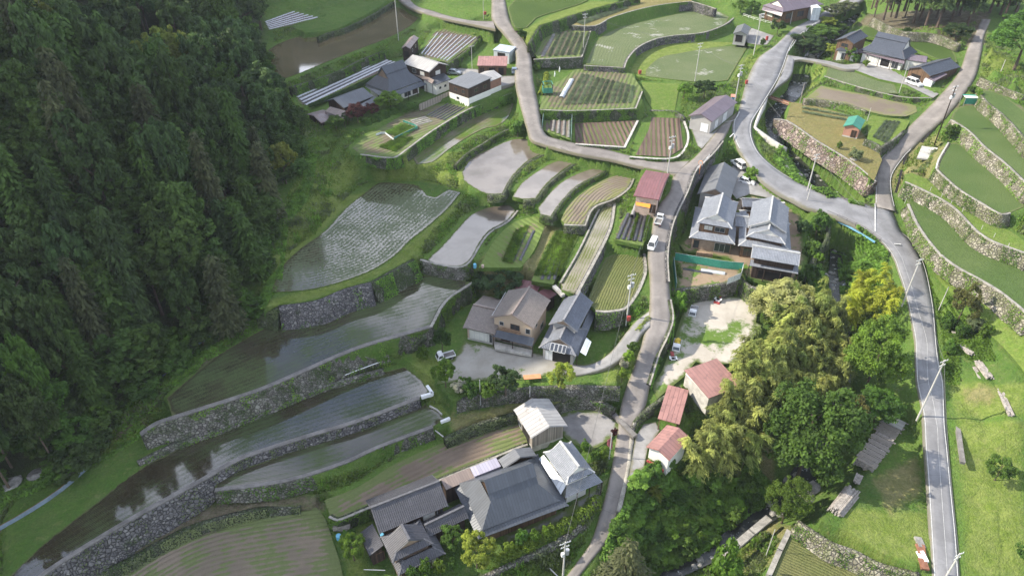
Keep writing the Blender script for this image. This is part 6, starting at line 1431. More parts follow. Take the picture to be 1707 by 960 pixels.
# ---- trees and shrubs one by one: kind, base u, base v, top v, width, leaf, label
for a in [
 ('big', 832, 494, 446, 76, 'tree_dk', 'round dark green tree behind the left wing of the beige house'),
 ('broad', 738, 592, 546, 32, 'tree', 'slim green tree on the mossy wall left of the beige house'),
 ('big', 743, 645, 598, 38, 'bright', 'leafy green tree standing in front of the white pickup in the gravel yard'),
 ('big', 843, 657, 612, 48, 'tree_dk', 'dark green tree on the garden edge left of the orange bench'),
 ('big', 936, 647, 604, 42, 'gold', 'yellow green tree on the garden edge right of the orange bench'),
 ('big', 591, 934, 893, 38, 'bright', 'round bright green tree left of the lower dark tiled house'),
 ('big', 795, 946, 893, 54, 'gold', 'golden green tree in the corner of the large dark farmhouse'),
 ('broad', 755, 912, 880, 38, 'tree', 'broad green tree between the dark tiled house and the large farmhouse'),
 ('wide', 1034, 1012, 888, 136, 'sugi', 'large olive conifer beside the lane at the bottom edge'),
 ('huge', 1325, 806, 645, 140, 'tree', 'tallest broadleaf tree in front of the bamboo above the rapids'),
 ('huge', 1304, 868, 803, 66, 'bright', 'lower round tree at the foot of the tallest broadleaf tree'),
 ('huge', 1440, 655, 535, 98, 'bright', 'dense green broadleaf tree right of the bamboo grove'),
 ('huge', 1456, 702, 648, 66, 'tree', 'low spreading green tree by the meadow above the timber stack'),
 ('broad', 1406, 735, 655, 46, 'brush', 'olive drooping tree over the stream right of the tallest broadleaf tree'),
 ('huge', 1300, 545, 470, 88, 'cream', 'rounded tree covered in cream blossom above the concrete lot'),
 ('big', 1347, 482, 440, 40, 'tree', 'round green tree in the garden corner by the tiered storehouse'),
 ('big', 652, 182, 152, 46, 'bright', 'bright green tree in front of the steep grey farmhouse'),
 ('big', 597, 205, 170, 34, 'red', 'purple red maple in front of the long dark outbuilding'),
 ('broad', 621, 196, 172, 24, 'red', 'smaller purple red maple beside the bright green farm tree'),
 ('big', 561, 216, 192, 30, 'tree', 'green tree beside the rusty hut at the forest edge'),
 ('broad', 580, 208, 184, 22, 'tree_dk', 'dark green tree between the rusty hut and the purple maple'),
 ('broad', 1173, 164, 132, 36, 'tree_dk', 'dark tree on the bank behind the grey garage'),
 ('broad', 1139, 165, 138, 28, 'bright', 'light green bushy tree on the weedy slope by the garage'),
 ('big', 1234, 22, -2, 26, 'bright', 'bright round tree left of the pole at the top edge'),
 ('big', 1252, 24, 0, 24, 'tree', 'darker round tree right of its bright twin at the top edge'),
 ('big', 1295, 58, 31, 23, 'tree_dk', 'dense dark roadside tree below the top house'),
 ('broad', 1340, 86, 55, 52, 'tree_dk', 'dark tree over the stream by the road railing'),
 ('broad', 1364, 74, 42, 48, 'tree', 'middle green tree of the streamside clump'),
 ('broad', 1360, 96, 66, 42, 'tree_dk', 'dark tree of the streamside clump nearest the farm drive'),
 ('broad', 1388, 60, 36, 44, 'tree', 'green tree at the upper end of the streamside clump'),
 ('broad', 1378, 44, 28, 30, 'gold', 'yellowish small tree beside the road railing'),
 ('broad', 1388, 34, 6, 34, 'pale', 'pale thin leaved willow at the bend of the top road'),
 ('broad', 1408, 26, 0, 36, 'pale', 'second pale willow right of the first at the top road'),
 ('broad', 1386, 96, 72, 24, 'gold', 'yellow tipped garden tree beside the small two storey house'),
 ('broad', 1412, 100, 76, 22, 'bright', 'cloud pruned garden pine by the right farmhouse'),
 ('big', 1592, 66, 38, 44, 'tree_dk', 'dense dark bush tree before the cedar trunks'),
 ('huge', 1690, 118, 14, 100, 'tree', 'big layered green tree at the right edge above the side road'),
 ('big', 1658, 800, 764, 42, 'tree', 'lone small tree on the right meadow near the bottom'),
 ('big', 1708, 940, 886, 44, 'tree', 'dark bushy tree cut by the lower right edge'),
 ('big', 1595, 538, 475, 46, 'brush', 'tall olive tree on the bank right of the road'),
 ('bamboo', 1093, 832, 796, 44, 'gold', 'yellow leaning bamboo tuft at the end of the shed apron'),
]: ptree(*a)
# golden bamboo clump right of the grove
random.seed(5)
for i in range(16):
    u = 1440+random.uniform(-38, 38); v = 538+random.uniform(-26, 18); g = G(u, v)
    plant('bamboo', g, random.uniform(8.5, 11), random.uniform(2.0, 2.6), 'golden_bamboo', 'bamboo', 'golden bamboo of the clump between the road and the stream', 'bamboo', 'golden bamboo clump by the road')
for a in [
 (706, 598, 578, 24, 'bright', 'small round bush below the mossy wall by the stone steps'), (765, 655, 636, 30, 'white', 'white flowering shrub beside the yard tree'),
 (785, 664, 640, 32, 'tree', 'green shrub on the garden wall left of the grey post'), (812, 662, 640, 34, 'bright', 'light green shrub on the garden wall right of the grey post'), (775, 645, 630, 26, 'bright', 'pale leaved shrub between yard tree and garden wall'),
 (824, 650, 632, 24, 'tree_dk', 'dark shrub left of the dark garden edge tree'),
 (1037, 632, 614, 19, 'hedge', 'lowest ball shaped shrub beside the curved driveway'), (1038, 616, 598, 19, 'white', 'white flowering ball shrub beside the curved driveway'), (1046, 603, 585, 22, 'hedge', 'ball shrub just above the white flowering one on the driveway'), (1055, 588, 571, 22, 'tree', 'topmost ball shrub beside the curved driveway'),
 (584, 902, 886, 26, 'tree', 'low round shrub beside the blue barrel'), (709, 960, 934, 30, 'bright', 'pale green shrub below the curved front gable'), (734, 958, 934, 25, 'hedge', 'yellow green shrub right of the pale one below the front gable'), (755, 952, 932, 20, 'tree', 'dark round shrub left of the golden corner tree'), (690, 972, 946, 26, 'tree', 'dark shrub at the bottom edge under the lower dark tiled house'),
 (909, 893, 878, 16, 'hedge', 'small ball shrub at the left end of the long hedge'), (890, 905, 884, 22, 'bright', 'ragged shrub left of the small ball shrub'), (869, 908, 884, 26, 'tree', 'round shrub under the farmhouse eaves by the gravel'), (850, 925, 905, 26, 'hedge', 'low shrub between the golden tree and the farmhouse gravel'),
 (1200, 992, 918, 74, 'bright', 'big fresh green bush at the bottom edge by the stream'), (1360, 392, 352, 36, 'tree', 'tall shrub in the garden above the stream wall'), (1373, 410, 386, 30, 'bright', 'bright shrub on the stream wall of the compound'), (1350, 428, 402, 32, 'tree', 'green shrub halfway down the compound garden'), (1334, 392, 368, 28, 'tree_dk', 'dark shrub beside the largest tiled house'), (1358, 440, 420, 26, 'bright', 'light shrub just above the round garden corner tree'),
 (1130, 527, 487, 35, 'bright', 'bright bush on the lane wall at the corner of the concrete lot'), (1251, 300, 280, 28, 'bright', 'clipped bush beside the parked white cars'), (1577, 548, 524, 30, 'tree', 'dark bush at the road edge under the olive tree'), (1619, 552, 530, 32, 'pale', 'pale leaved bush right of the olive tree'), (1579, 588, 568, 22, 'tree', 'small dark bush by the road above the plank piles'),
 (870, 66, 48, 18, 'tree', 'small bush beside the lane railing at the top'), (863, 224, 202, 30, 'tree', 'dark bush at the inside of the lane bend'), (895, 120, 106, 14, 'bright', 'small shrub on the grass by the green water tank'), (1270, 78, 64, 12, 'tree', 'little round bush by the red hydrant post'),
 (1582, 232, 208, 22, 'tree', 'round green bush beside the leaning dark pole'), (1618, 157, 144, 14, 'tree', 'small round bush left of the netted frame'), (1631, 163, 150, 14, 'bright', 'small bright bush right of the netted frame'), (1424, 268, 248, 24, 'pale', 'pale yellow bush at the corner of the dry terrace'), (1397, 250, 236, 12, 'bright', 'tiny bush on the edge of the dry terrace'), (1442, 112, 100, 13, 'hedge', 'bright ball bush at the corner of the grey forecourt'), (1425, 104, 90, 14, 'tree', 'dark ball bush beside the small two storey house'),
 (1016, 748, 730, 11, 'pink', 'pink azalea beside the pole at the parking court'), (1023, 728, 714, 14, 'red', 'reddish bush at the top of the lane side flower bed'), (1006, 762, 746, 18, 'hedge', 'low green bush at the foot of the lane side flower bed'), (975, 752, 736, 22, 'bright', 'low bush in the bed below the parking court'), (990, 768, 752, 18, 'tree', 'low dark bush behind the silver roofed storehouse'),
 (1640, 560, 540, 24, 'bright', 'low bright bush below the right meadow path'), (1600, 560, 540, 26, 'tree', 'green bush in the thicket behind the fallen planks'), (1510, 60, 46, 16, 'tree', 'small bush before the cedar wood on the left'),
]: ptree('shrub', *a, name='shrub', cat='shrub', hk=1.0)
# ---- bamboo grove
random.seed(9)
gp = pts('P:1150,812 1158,768 1186,728 1218,676 1250,622 1282,574 1335,545 1392,560 1402,640 1380,690 1290,722 1255,768 1225,806')
gw = [G(u, v) for u, v in gp]
bx = [min(p.x for p in gw), max(p.x for p in gw), min(p.y for p in gw), max(p.y for p in gw)]
nb = 0; y = bx[2]
while y < bx[3]:
    x = bx[0]
    while x < bx[1]:
        q = np.array([[x+random.uniform(-.8, .8)]]), np.array([[y+random.uniform(-.8, .8)]])
        if inside(q[0], q[1], gw)[0, 0] and nb < 290:
            nb += 1; px, py = q[0][0, 0], q[1][0, 0]; gold = random.random() < .75
            plant('bamboo', (px, py, hsample(px, py)), random.uniform(9, 13), random.uniform(1.9, 3.0), 'bamboo' if gold else 'bamboo2', 'bamboo', 'straw tinted bamboo plume in the big streamside grove' if gold else 'greener bamboo plume in the big streamside grove', 'bamboo', 'straw tinted bamboo of the grove' if gold else 'greener bamboo of the grove')
        x += 1.65
    y += 1.65
for u, v in [(1196, 742), (1206, 728), (1214, 748), (1222, 716), (1230, 735), (1238, 705), (1246, 722), (1212, 700), (1228, 690), (1204, 764), (1240, 690), (1250, 704)]:
    plant('bamboo', G(u, v), random.uniform(9, 11.5), random.uniform(2.1, 2.8), 'bamboo', 'bamboo', 'straw tinted bamboo plume in the big streamside grove', 'bamboo', 'straw tinted bamboo of the grove')
# ---- cedar wood, top right
random.seed(31)
for i, (u, v) in enumerate([(1473, 31), (1494, 27), (1523, 35), (1534, 32), (1544, 39), (1563, 43), (1585, 36), (1612, 44), (1484, 14), (1508, 16), (1528, 14), (1552, 20), (1574, 18), (1600, 24), (1622, 22), (1460, 10), (1650, 20), (1672, 34), (1640, 4), (1694, 20), (1496, 4), (1518, 2), (1540, 6), (1562, 3), (1586, 6), (1610, 2), (1480, 2), (1628, 10), (1664, 8)]):
    g = P(u, v, 19.8+max(0, (30-v))*.12)
    plant('cedar', g, random.uniform(23, 28), random.uniform(3.2, 4.2), 'sugi' if i % 3 == 0 else 'forest', 'cedar_tree', 'tall cedar with a bare red brown trunk in the upper right wood', 'cedar', 'cedars of the upper right wood')
for i in range(46):
    u = random.uniform(1445, 1720); v = random.uniform(-14, 26)
    if 1618 < u < 1655 and v > 8: continue
    g = P(u, v, 20.5+max(0, (26-v))*.12); dk = i % 2
    plant('broad', g, random.uniform(10, 17), random.uniform(3.2, 4.6), 'forest' if dk else 'tree_dk', 'broadleaf_tree', 'dark understorey tree filling the upper right cedar wood' if dk else 'deep green understorey tree filling the upper right cedar wood', 'tree', 'understorey trees of the cedar wood' if dk else 'deep green understorey trees of the cedar wood')
# ---- shrubs crowding the stream gully
random.seed(44)
sg = [G(u, v) for u, v in pts('P:1048,818 1078,782 1112,772 1150,800 1225,812 1262,800 1285,830 1240,858 1170,915 1100,950 1040,950 1020,905')]
k = 0
while k < 110:
    x = random.uniform(min(p.x for p in sg), max(p.x for p in sg)); y = random.uniform(min(p.y for p in sg), max(p.y for p in sg))
    if not inside(np.array([[x]]), np.array([[y]]), sg)[0, 0]: continue
    k += 1; lf = random.choice(['weed', 'weed', 'bright', 'tree']); tx = {'weed': 'fresh green', 'bright': 'yellow green', 'tree': 'dark green'}[lf]
    plant('shrub', (x, y, hsample(x, y)-.1), random.uniform(1.0, 2.8), random.uniform(1.0, 2.1), lf, 'shrub', tx+' shrub crowding the gully beside the lane', 'shrub', tx+' shrubs crowding the gully')
random.seed(52); k = 0
while k < 120:
    x, y = random.uniform(-110, -30), random.uniform(60, 215); d = hill_d(x, y)
    if not .8 < d < 9 or not in_frame((x, y, hsample(x, y)), 3, 20): continue
    k += 1; lf = random.choice(['tree', 'forest', 'hinoki'])
    plant('broad', (x, y, hsample(x, y)-1.2-random.uniform(0, .8)), random.uniform(4, 6.5), random.uniform(2.2, 3.6), lf, 'bush', {'tree': 'fresh green', 'forest': 'dull green', 'hinoki': 'deep green'}[lf]+' leafy bush closing the foot of the hillside wood', 'bush', {'tree': 'fresh green', 'forest': 'dull green', 'hinoki': 'deep green'}[lf]+' bushes at the foot of the wood')
# ---- hedges (each one clipped body of foliage)
def hedge(s, z, w, hgt, leaf, label, wob=.25):
    g = np.random.default_rng(len(label)); pl = [G(u, v) if z is None else P(u, v, z) for u, v in smooth(pts(s), False, 10)]
    L = [0]
    for i in range(1, len(pl)): L.append(L[-1]+(pl[i]-pl[i-1]).length)
    n = int(L[-1]*w*150); t = g.uniform(0, L[-1], n); c = np.c_[[np.interp(t, L, [p[k] for p in pl]) for k in range(3)]].T
    a = g.uniform(-.15*math.pi, 1.15*math.pi, n); i = np.searchsorted(L, t).clip(1, len(pl)-1)
    nx = np.array([(-(pl[k].y-pl[k-1].y), pl[k].x-pl[k-1].x) for k in i]); nx = nx/np.linalg.norm(nx, axis=1, keepdims=True)
    bulge = 1+wob*np.sin(t*2.1)+wob*.6*np.sin(t*5.3+1); r = g.uniform(.8, 1.08, n)*bulge
    d = np.c_[nx*np.cos(a)[:, None], np.sin(a)]; C = c+np.c_[nx*(np.cos(a)*w/2*r)[:, None], np.maximum(.05, np.sin(a)*hgt*r)]
    V, F_ = leaf_quads(C, d+g.normal(size=d.shape)*.5, .13, .6, None, g)
    o = np_mesh('hedge', V, F_, LEAF[leaf]); return tag(o, label, 'hedge')
hedge('F:250,935 330,905 430,850 510,800 560,740 585,705', -6.8, 2.0, 1.5, 'hedge', 'long bright clipped hedge between the farmhouse gravel and the lane')
hedge('P:812,940 850,925 885,908 905,898', -6.8, 1.8, 1.1, 'hedge', 'lower clipped hedge curving in front of the golden corner tree', .3)
hedge('E:70,560 180,520 330,450 500,385 560,345', 15.0, .9, .6, 'tree_dk', 'dark hedge along the lower side of the long silver mulch field')
hedge('P:1062,553 1072,540 1082,530', None, .8, .5, 'gold', 'narrow strip of yellow green grass hedge between driveway and lane')
hedge('E:500,700 620,660 720,610 840,580 930,560', None, 2.6, 1.2, 'tree', 'rough hedge on the slope below the upper left farm')
hedge('13:140,480 165,420 175,370', None, 1.2, .9, 'gold', 'yellow green hedge beside the green water tank')
# ---- undergrowth and grass: uncountable
def thicket(name, label, areas, n, leaf, size, hmax, seed, cat='undergrowth', clump=1.6):
    g = np.random.default_rng(seed); Vs, Fs = [], []; base_ = 0
    tot = sum(a[1] for a in areas)
    for s, wgt in areas:
        w = [G(u, v) for u, v in pts(s)]; a = np.array([(p.x, p.y) for p in w]); lo_, hi_ = a.min(0), a.max(0)
        m = int(n*wgt/tot*2.2); X = g.uniform(lo_[0], hi_[0], m); Y = g.uniform(lo_[1], hi_[1], m)
        k = inside(X, Y, w); X, Y = X[k][:int(n*wgt/tot)], Y[k][:int(n*wgt/tot)]
        i = np.searchsorted(xs, X).clip(0, NX-1); j = np.searchsorted(ys, Y).clip(0, NY-1); Z = HT[j, i]
        hn = (.5+.5*fnoise(X, Y, clump, seed))*(.55+.45*fnoise(X, Y, clump*.35, seed+1))
        ht = np.clip(hn, 0, 1)**1.2*hmax
        C = np.c_[X, Y, Z+ht*g.uniform(.25, 1, len(X))]
        V, F_ = leaf_quads(C, np.c_[g.normal(size=(len(X), 2))*.55, np.ones(len(X))], size, .6, None, g)
        Vs.append(V); Fs.append(F_+base_); base_ += len(V)
    o = np_mesh(name, np.vstack(Vs), np.vstack(Fs), LEAF[leaf]); return tag(o, label, cat, kind='stuff')
thicket('undergrowth', 'dense green weeds covering the stream gully', [('P:1048,815 1075,780 1110,770 1150,790 1230,800 1250,770 1300,820 1250,860 1180,920 1100,960 1040,960 1000,930', 5), ('P:1392,395 1412,372 1462,402 1480,425 1465,470 1415,480 1405,420', 1.6), ('P:1240,600 1290,560 1300,640 1260,660', .8), ('P:1335,470 1365,430 1385,480 1380,540 1330,540', 1), ('P:1285,265 1310,250 1345,300 1385,320 1400,330 1380,332 1320,300', 1.0), ('P:1345,275 1400,290 1440,345 1415,340 1380,310', .8), ('P:1395,440 1440,430 1450,470 1400,500', .8)], 80000, 'weed', .30, 3.4, 71, clump=1.1)
thicket('undergrowth', 'brambles and ferns at the foot of the wooded hillside', [('P:445,470 470,440 455,400 480,345 505,300 512,250 530,260 520,320 480,380 470,470 440,520 420,530', 2), ('P:420,530 440,530 350,600 285,650 200,720 170,700 300,610', 2), ('P:0,800 70,790 160,765 230,700 250,720 180,765 140,785 60,820 0,850', 1.5)], 26000, 'weed', .2, 1.1, 72)
thicket('undergrowth', 'rank green plants along the right roadside bank', [('P:1550,440 1570,460 1600,520 1640,540 1660,600 1620,600 1575,580 1560,500', 1), ('P:1570,560 1600,560 1600,640 1578,640', .3)], 12000, 'bright', .16, .9, 73)
def wall_ivy():
    g = np.random.default_rng(90)
    for w in WALLS:
        o, top, nor, hh = w['geo']; k = {'stone_moss': 26, 'stone': 9, 'stone_pale': 11, 'stone_pink': 8, 'stone_dark': 5}.get(w['mat'], 0)
        if not k: continue
        L = [0]
        for i in range(1, len(top)): L.append(L[-1]+(top[i]-top[i-1]).length)
        n = int(L[-1]*np.mean(hh)*k*2.2); t = g.uniform(0, L[-1], n); e = g.uniform(0, 1, n)
        c = np.c_[[np.interp(t, L, [p[j] for p in top]) for j in range(3)]].T; h = np.interp(t, L, hh); nx = np.c_[[np.interp(t, L, [q[j] for q in nor]) for j in range(3)]].T
        keep = fnoise(c[:, 0], c[:, 1]+e*2, .9, 41)+.5*fnoise(c[:, 0]+e, c[:, 1], 2.3, 42)+.35*(abs(e-.5)*2) > (.12 if w['mat'] == 'stone_moss' else .26)
        c, e, h, nx = c[keep], e[keep], h[keep], nx[keep]
        if len(c) < 40: continue
        C = c+nx*(w['bat']*h*e+g.uniform(.05, .28, len(e)))[:, None]-np.c_[np.zeros(len(e)), np.zeros(len(e)), h*e-.1]
        V, F_ = leaf_quads(C, nx*.6+np.array([0, 0, .6])+g.normal(size=C.shape)*.4, .15, .55, None, g)
        np_mesh('foliage', V, F_, LEAF['weed' if len(c) % 3 else 'pale'], o)
wall_ivy()
def grass_tufts(n, seed=77, leaf='grassblade', patch=None, hs=1.0, lab='tufted grass on the banks and verges of the terraces'):
    g = np.random.default_rng(seed)
    ok = free & (dh < 1) & (GX > -100)
    if patch is None: ok &= ~((GX > 42) & (GY < 112))
    else: ok &= (fnoise(GX, GY, patch, seed) > .16) & ~((GX > 42) & (GY < 112))
    ok &= (GX > -100) & (GX < 150) & (GY > 46) & (GY < 240) & ~chan
    near = np.zeros_like(ok); q_ = np.pad(fixed, 3, 'edge')
    for a in (0, 3, 6):
        for b in (0, 3, 6): near |= q_[a:a+NY, b:b+NX]
    wgt = np.where(ok, 1.0, 0)*np.where(near, 3.0, 1.0)*np.clip(130/np.maximum(GY, 50), .5, 1.6)**1.5
    p = (wgt/wgt.sum()).ravel(); idx = g.choice(NX*NY, n, p=p)
    X = GX.ravel()[idx]+g.uniform(-.3, .3, n); Y = GY.ravel()[idx]+g.uniform(-.3, .3, n); Z = HT.ravel()[idx]
    a = g.uniform(0, 6.28, n); hgt = g.uniform(.08, .26, n)*np.where(g.random(n) < .12, 2.0, 1)*hs*np.where(fnoise(X, Y, .5, 9) > .1, 1.5, .8); wd_ = g.uniform(.08, .2, n); le = g.normal(size=(n, 2))*.12
    dx, dy = np.cos(a)*wd_, np.sin(a)*wd_
    V = np.stack([np.c_[X-dx, Y-dy, Z-.05], np.c_[X+dx, Y+dy, Z-.05], np.c_[X+dx*.6+le[:, 0], Y+dy*.6+le[:, 1], Z+hgt], np.c_[X-dx*.6+le[:, 0], Y-dy*.6+le[:, 1], Z+hgt]], 1).reshape(-1, 3)
    o = np_mesh('grass', V, np.arange(4*n).reshape(-1, 4), LEAF[leaf]); tag(o, lab, 'grass', kind='stuff')
grass_tufts(150000)
grass_tufts(70000, 78, 'pale', .55, 1.3, 'patches of pale seeding grass among the green verges')
grass_tufts(45000, 79, 'weed', .8, 1.5, 'dark weed patches on the banks and meadows')
# ---- crop rows and mulch strips
def rows(kind, a0, a1, b0, b1, n, z, label, group, name, mat, w=.55, h=.3, cat='crop row', skip=()):
    A0, A1, B0, B1 = [pts(q)[0] for q in (a0, a1, b0, b1)]
    for i in range(n):
        if i in skip: continue
        t = i/(n-1) if n > 1 else 0
        a = P(A0[0]+(A1[0]-A0[0])*t, A0[1]+(A1[1]-A0[1])*t, z); b = P(B0[0]+(B1[0]-B0[0])*t, B0[1]+(B1[1]-B0[1])*t, z)
        d = b-a; L = d.length; d.normalize(); s_ = Vector((d.y, -d.x, 0)); g = np.random.default_rng(i*7+n)
        if kind == 'crop':
            k = int(L*130); tt = g.uniform(0, L, k); off = g.normal(size=k)*w*.32
            C = np.c_[a.x+d.x*tt+s_.x*off, a.y+d.y*tt+s_.y*off, a.z+.08+g.uniform(0, 1, k)*h*(.7+.3*np.sin(tt*2+i))]
            V, F_ = leaf_quads(C, np.c_[g.normal(size=(k, 2)), np.full(k, .6)], .15, .35, np.tile([0, 0, 1.0], (k, 1)), g)
            o = np_mesh(name, V, F_, LEAF[mat])
        else:
            k = max(4, int(L/.6)); V, F_ = [], []
            prof = [(-w/2, -.12), (-w/2*.8, h*.85), (0, h), (w/2*.8, h*.85), (w/2, -.12)]
            for j in range(k+1):
                c = a.lerp(b, j/k); wob = g.uniform(-.05, .05)
                for x, zz in prof: V.append((c.x+s_.x*(x+wob), c.y+s_.y*(x+wob), c.z+zz+g.uniform(-.03, .03)))
            for j in range(k):
                for q in range(4): F_.append((j*5+q, j*5+q+1, (j+1)*5+q+1, (j+1)*5+q))
            o = np_mesh(name, V, F_, M[mat])
        tag(o, label, cat, group)
rows('crop', '13:272,526', '13:590,516', '13:356,374', '13:608,432', 11, 14.8, 'grey green onion row in the big onion plot', 'onion rows in the big plot', 'crop_row', 'crop', .8, .4)
rows('film', '13:248,490', '13:248,490', '13:300,400', '13:300,400', 1, 14.8, 'white covered bed at the left of the big onion plot', None, 'row_cover', 'tin_white', 1.4, .4, 'row cover')
rows('crop', '13:185,285', '13:345,276', '13:242,168', '13:385,166', 6, 17.8, 'onion row in the plot under the high bank', 'onion rows under the high bank', 'crop_row', 'crop', .8, .45)
rows('film', '13:152,285', '13:152,285', '13:212,172', '13:212,172', 1, 17.8, 'bare grey bed beside the onion rows under the high bank', None, 'garden_bed', 'concrete_dk', 1.2, .15, 'garden bed')
rows('film', '12:206,488', '12:246,526', '12:640,298', '12:692,312', 4, 15.6, 'silver mulch strip of the long field behind the farmhouse', 'silver mulch strips behind the farmhouse', 'mulch_strip', 'film_white', .75, .2, 'mulch strip')
rows('film', '12:214,496', '12:236,517', '12:652,300', '12:682,310', 3, 15.6, 'black mulch strip of the long field behind the farmhouse', 'black mulch strips behind the farmhouse', 'mulch_strip', 'film', .7, .15, 'mulch strip')
rows('film', '12:826,272', '12:952,306', '12:908,168', '12:1098,188', 9, 17.2, 'silver mulch strip in the field beside the brown hut', 'silver mulch strips beside the brown hut', 'mulch_strip', 'film_white', .30, .2, 'mulch strip')
rows('film', '12:46,112', '12:64,148', '12:190,60', '12:306,88', 6, 19, 'white mulch strip in the far field at the forest corner', 'white mulch strips at the forest corner', 'mulch_strip', 'film_white', .55, .2, 'mulch strip')
rows('film', '23:528,236', '23:640,250', '23:584,108', '23:672,112', 5, 7.6, 'black film bed below the maroon shed', 'black film beds below the maroon shed', 'mulch_strip', 'film', .85, .22, 'mulch strip')
rows('crop', '23:595,240', '23:660,250', '23:632,110', '23:686,116', 2, 7.7, 'leafy green row below the maroon shed', 'leafy rows below the maroon shed', 'crop_row', 'bright', .5, .6)
rows('film', '23:600,130', '23:600,130', '23:622,75', '23:622,75', 1, 7.7, 'pale covered frame in the beds below the maroon shed', None, 'row_cover', 'metal_grey_lt', .9, .9, 'row cover')
rows('film', '23:150,440', '23:212,440', '23:200,312', '23:240,345', 3, 5.4, 'dark bed in the weedy green vegetable plot', 'dark beds in the weedy plot', 'garden_bed', 'film', .7, .15, 'garden bed')
rows('crop', '23:120,420', '23:230,420', '23:230,200', '23:320,205', 5, 5.4, 'leafy row in the weedy green vegetable plot', 'leafy rows in the weedy plot', 'crop_row', 'bright', 1.0, .45)
rows('film', '23:5,350', '23:40,345', '23:70,200', '23:110,195', 2, 6.3, 'dark bed in the grassy plot above the beige house', 'dark beds in the grassy plot', 'garden_bed', 'film', .7, .15, 'garden bed')
rows('crop', '23:-40,350', '23:-5,360', '23:30,190', '23:75,170', 3, 6.3, 'leafy row in the grassy plot above the beige house', 'leafy rows in the grassy plot', 'crop_row', 'bright', .9, .4)
rows('film', '12:855,580', '12:935,602', '12:960,520', '12:1040,540', 6, 13.3, 'black film strip in the kitchen garden on the high terrace', 'black film strips in the kitchen garden', 'mulch_strip', 'film', .6, .15, 'mulch strip')
rows('film', '12:772,606', '12:800,628', '12:850,585', '12:880,605', 4, 13.3, 'pale bed in the kitchen garden on the high terrace', 'pale beds in the kitchen garden', 'garden_bed', 'concrete', .7, .15, 'garden bed')
rows('crop', '12:620,740', '12:690,760', '12:720,690', '12:780,690', 5, 13.3, 'green vegetable row at the tip of the kitchen garden', 'green rows in the kitchen garden', 'crop_row', 'bright', 1.0, .4)
rows('crop', '12:650,672', '12:725,690', '12:730,625', '12:800,640', 6, 13.3, 'lush row inside the netted patch of the kitchen garden', 'lush rows in the netted patch', 'crop_row', 'weed', 1.1, .6)
rows('crop', '14:538,690', '14:592,716', '14:602,606', '14:660,612', 4, 11.8, 'dark leafy row in the small bright vegetable plot', 'rows in the bright vegetable plot', 'crop_row', 'crop', .6, .35)
rows('crop', '14:180,540', '14:180,560', '14:440,588', '14:400,600', 2, 10.8, 'onion row on the dry terrace beside the green roofed hut', 'onion rows on the dry terrace', 'crop_row', 'crop', .9, .35)
rows('crop', '13:330,118', '13:350,126', '13:560,30', '13:580,42', 3, 19.3, 'garlic row on the narrow upper plot', 'garlic rows on the narrow upper plot', 'crop_row', 'crop', .8, .4)
rows('film', '13:205,660', '13:285,690', '13:215,590', '13:290,590', 4, 12.4, 'low bed inside the small netted plot at the lane bend', 'beds in the small netted plot', 'garden_bed', 'concrete_dk', .8, .2, 'garden bed')
rows('film', 'A:400,778', 'A:400,778', 'A:548,800', 'A:548,800', 1, 2.3, 'white plastic row tunnel in the netted dry plot', None, 'row_cover', 'tin_white', .9, .35, 'row cover')
rows('film', 'A:290,768', 'A:290,768', 'A:470,800', 'A:470,800', 1, 2.3, 'black film strip in the netted dry plot', None, 'mulch_strip', 'film', .8, .15, 'mulch strip')
rows('crop', 'A:258,745', 'A:258,745', 'A:272,830', 'A:272,830', 1, 2.3, 'tall green row along the net of the dry plot', None, 'crop_row', 'bright', 1.0, .8)
# ================================================================== VEHICLES
def veh_frame(rear, front, z=None):
    a, b = [G(*pts(q)[0]) if z is None else P(*pts(q)[0], z) for q in (rear, front)]
    d = (b-a); d.z = 0; d.normalize(); c = (a+b)/2
    return c, math.atan2(d.y, d.x)
def prism(mb, prof, w0, w1, zb, zt, mi=0):
    # side profile (x, z) swept across the width, narrowing with height
    n = len(prof)
    def wd(z): return w0+(w1-w0)*min(1, max(0, (z-zb)/(zt-zb)))
    Lp = [(x, -wd(z)/2, z) for x, z in prof]; Rp = [(x, wd(z)/2, z) for x, z in prof]
    mb.face(Lp, mi=mi); mb.face(Rp[::-1], mi=mi)
    for i in range(n): j = (i+1) % n; mb.face([Lp[j], Lp[i], Rp[i], Rp[j]], mi=mi)
def lbuild(mb, name, mat, root, bev=0):
    me_o = mb.build(name, mat); me_o.parent = root
    if bev:
        bm = bmesh.new(); bm.from_mesh(me_o.data); bmesh.ops.remove_doubles(bm, verts=bm.verts, dist=1e-4)
        bmesh.ops.recalc_face_normals(bm, faces=bm.faces)
        e = [x for x in bm.edges if len(x.link_faces) == 2 and x.calc_face_angle(0) > .5]
        bmesh.ops.bevel(bm, geom=e, offset=bev, segments=2, affect='EDGES', clamp_overlap=True); bm.to_mesh(me_o.data); bm.free()
    return me_o
I4 = Matrix.Identity(4)
def wheels(root, xs_, w, r):
    for x in xs_:
        for s_ in (-1, 1):
            mb = MB(); mb.tube([(x, s_*(w/2-.16), r), (x, s_*(w/2+.01), r)], r, 16); t = lbuild(mb, 'wheel', M['rubber'], root)
            mb = MB(); mb.tube([(x, s_*(w/2), r), (x, s_*(w/2+.03), r)], r*.6, 12); h_ = lbuild(mb, 'hubcap', M['chrome'], root); h_.parent = t
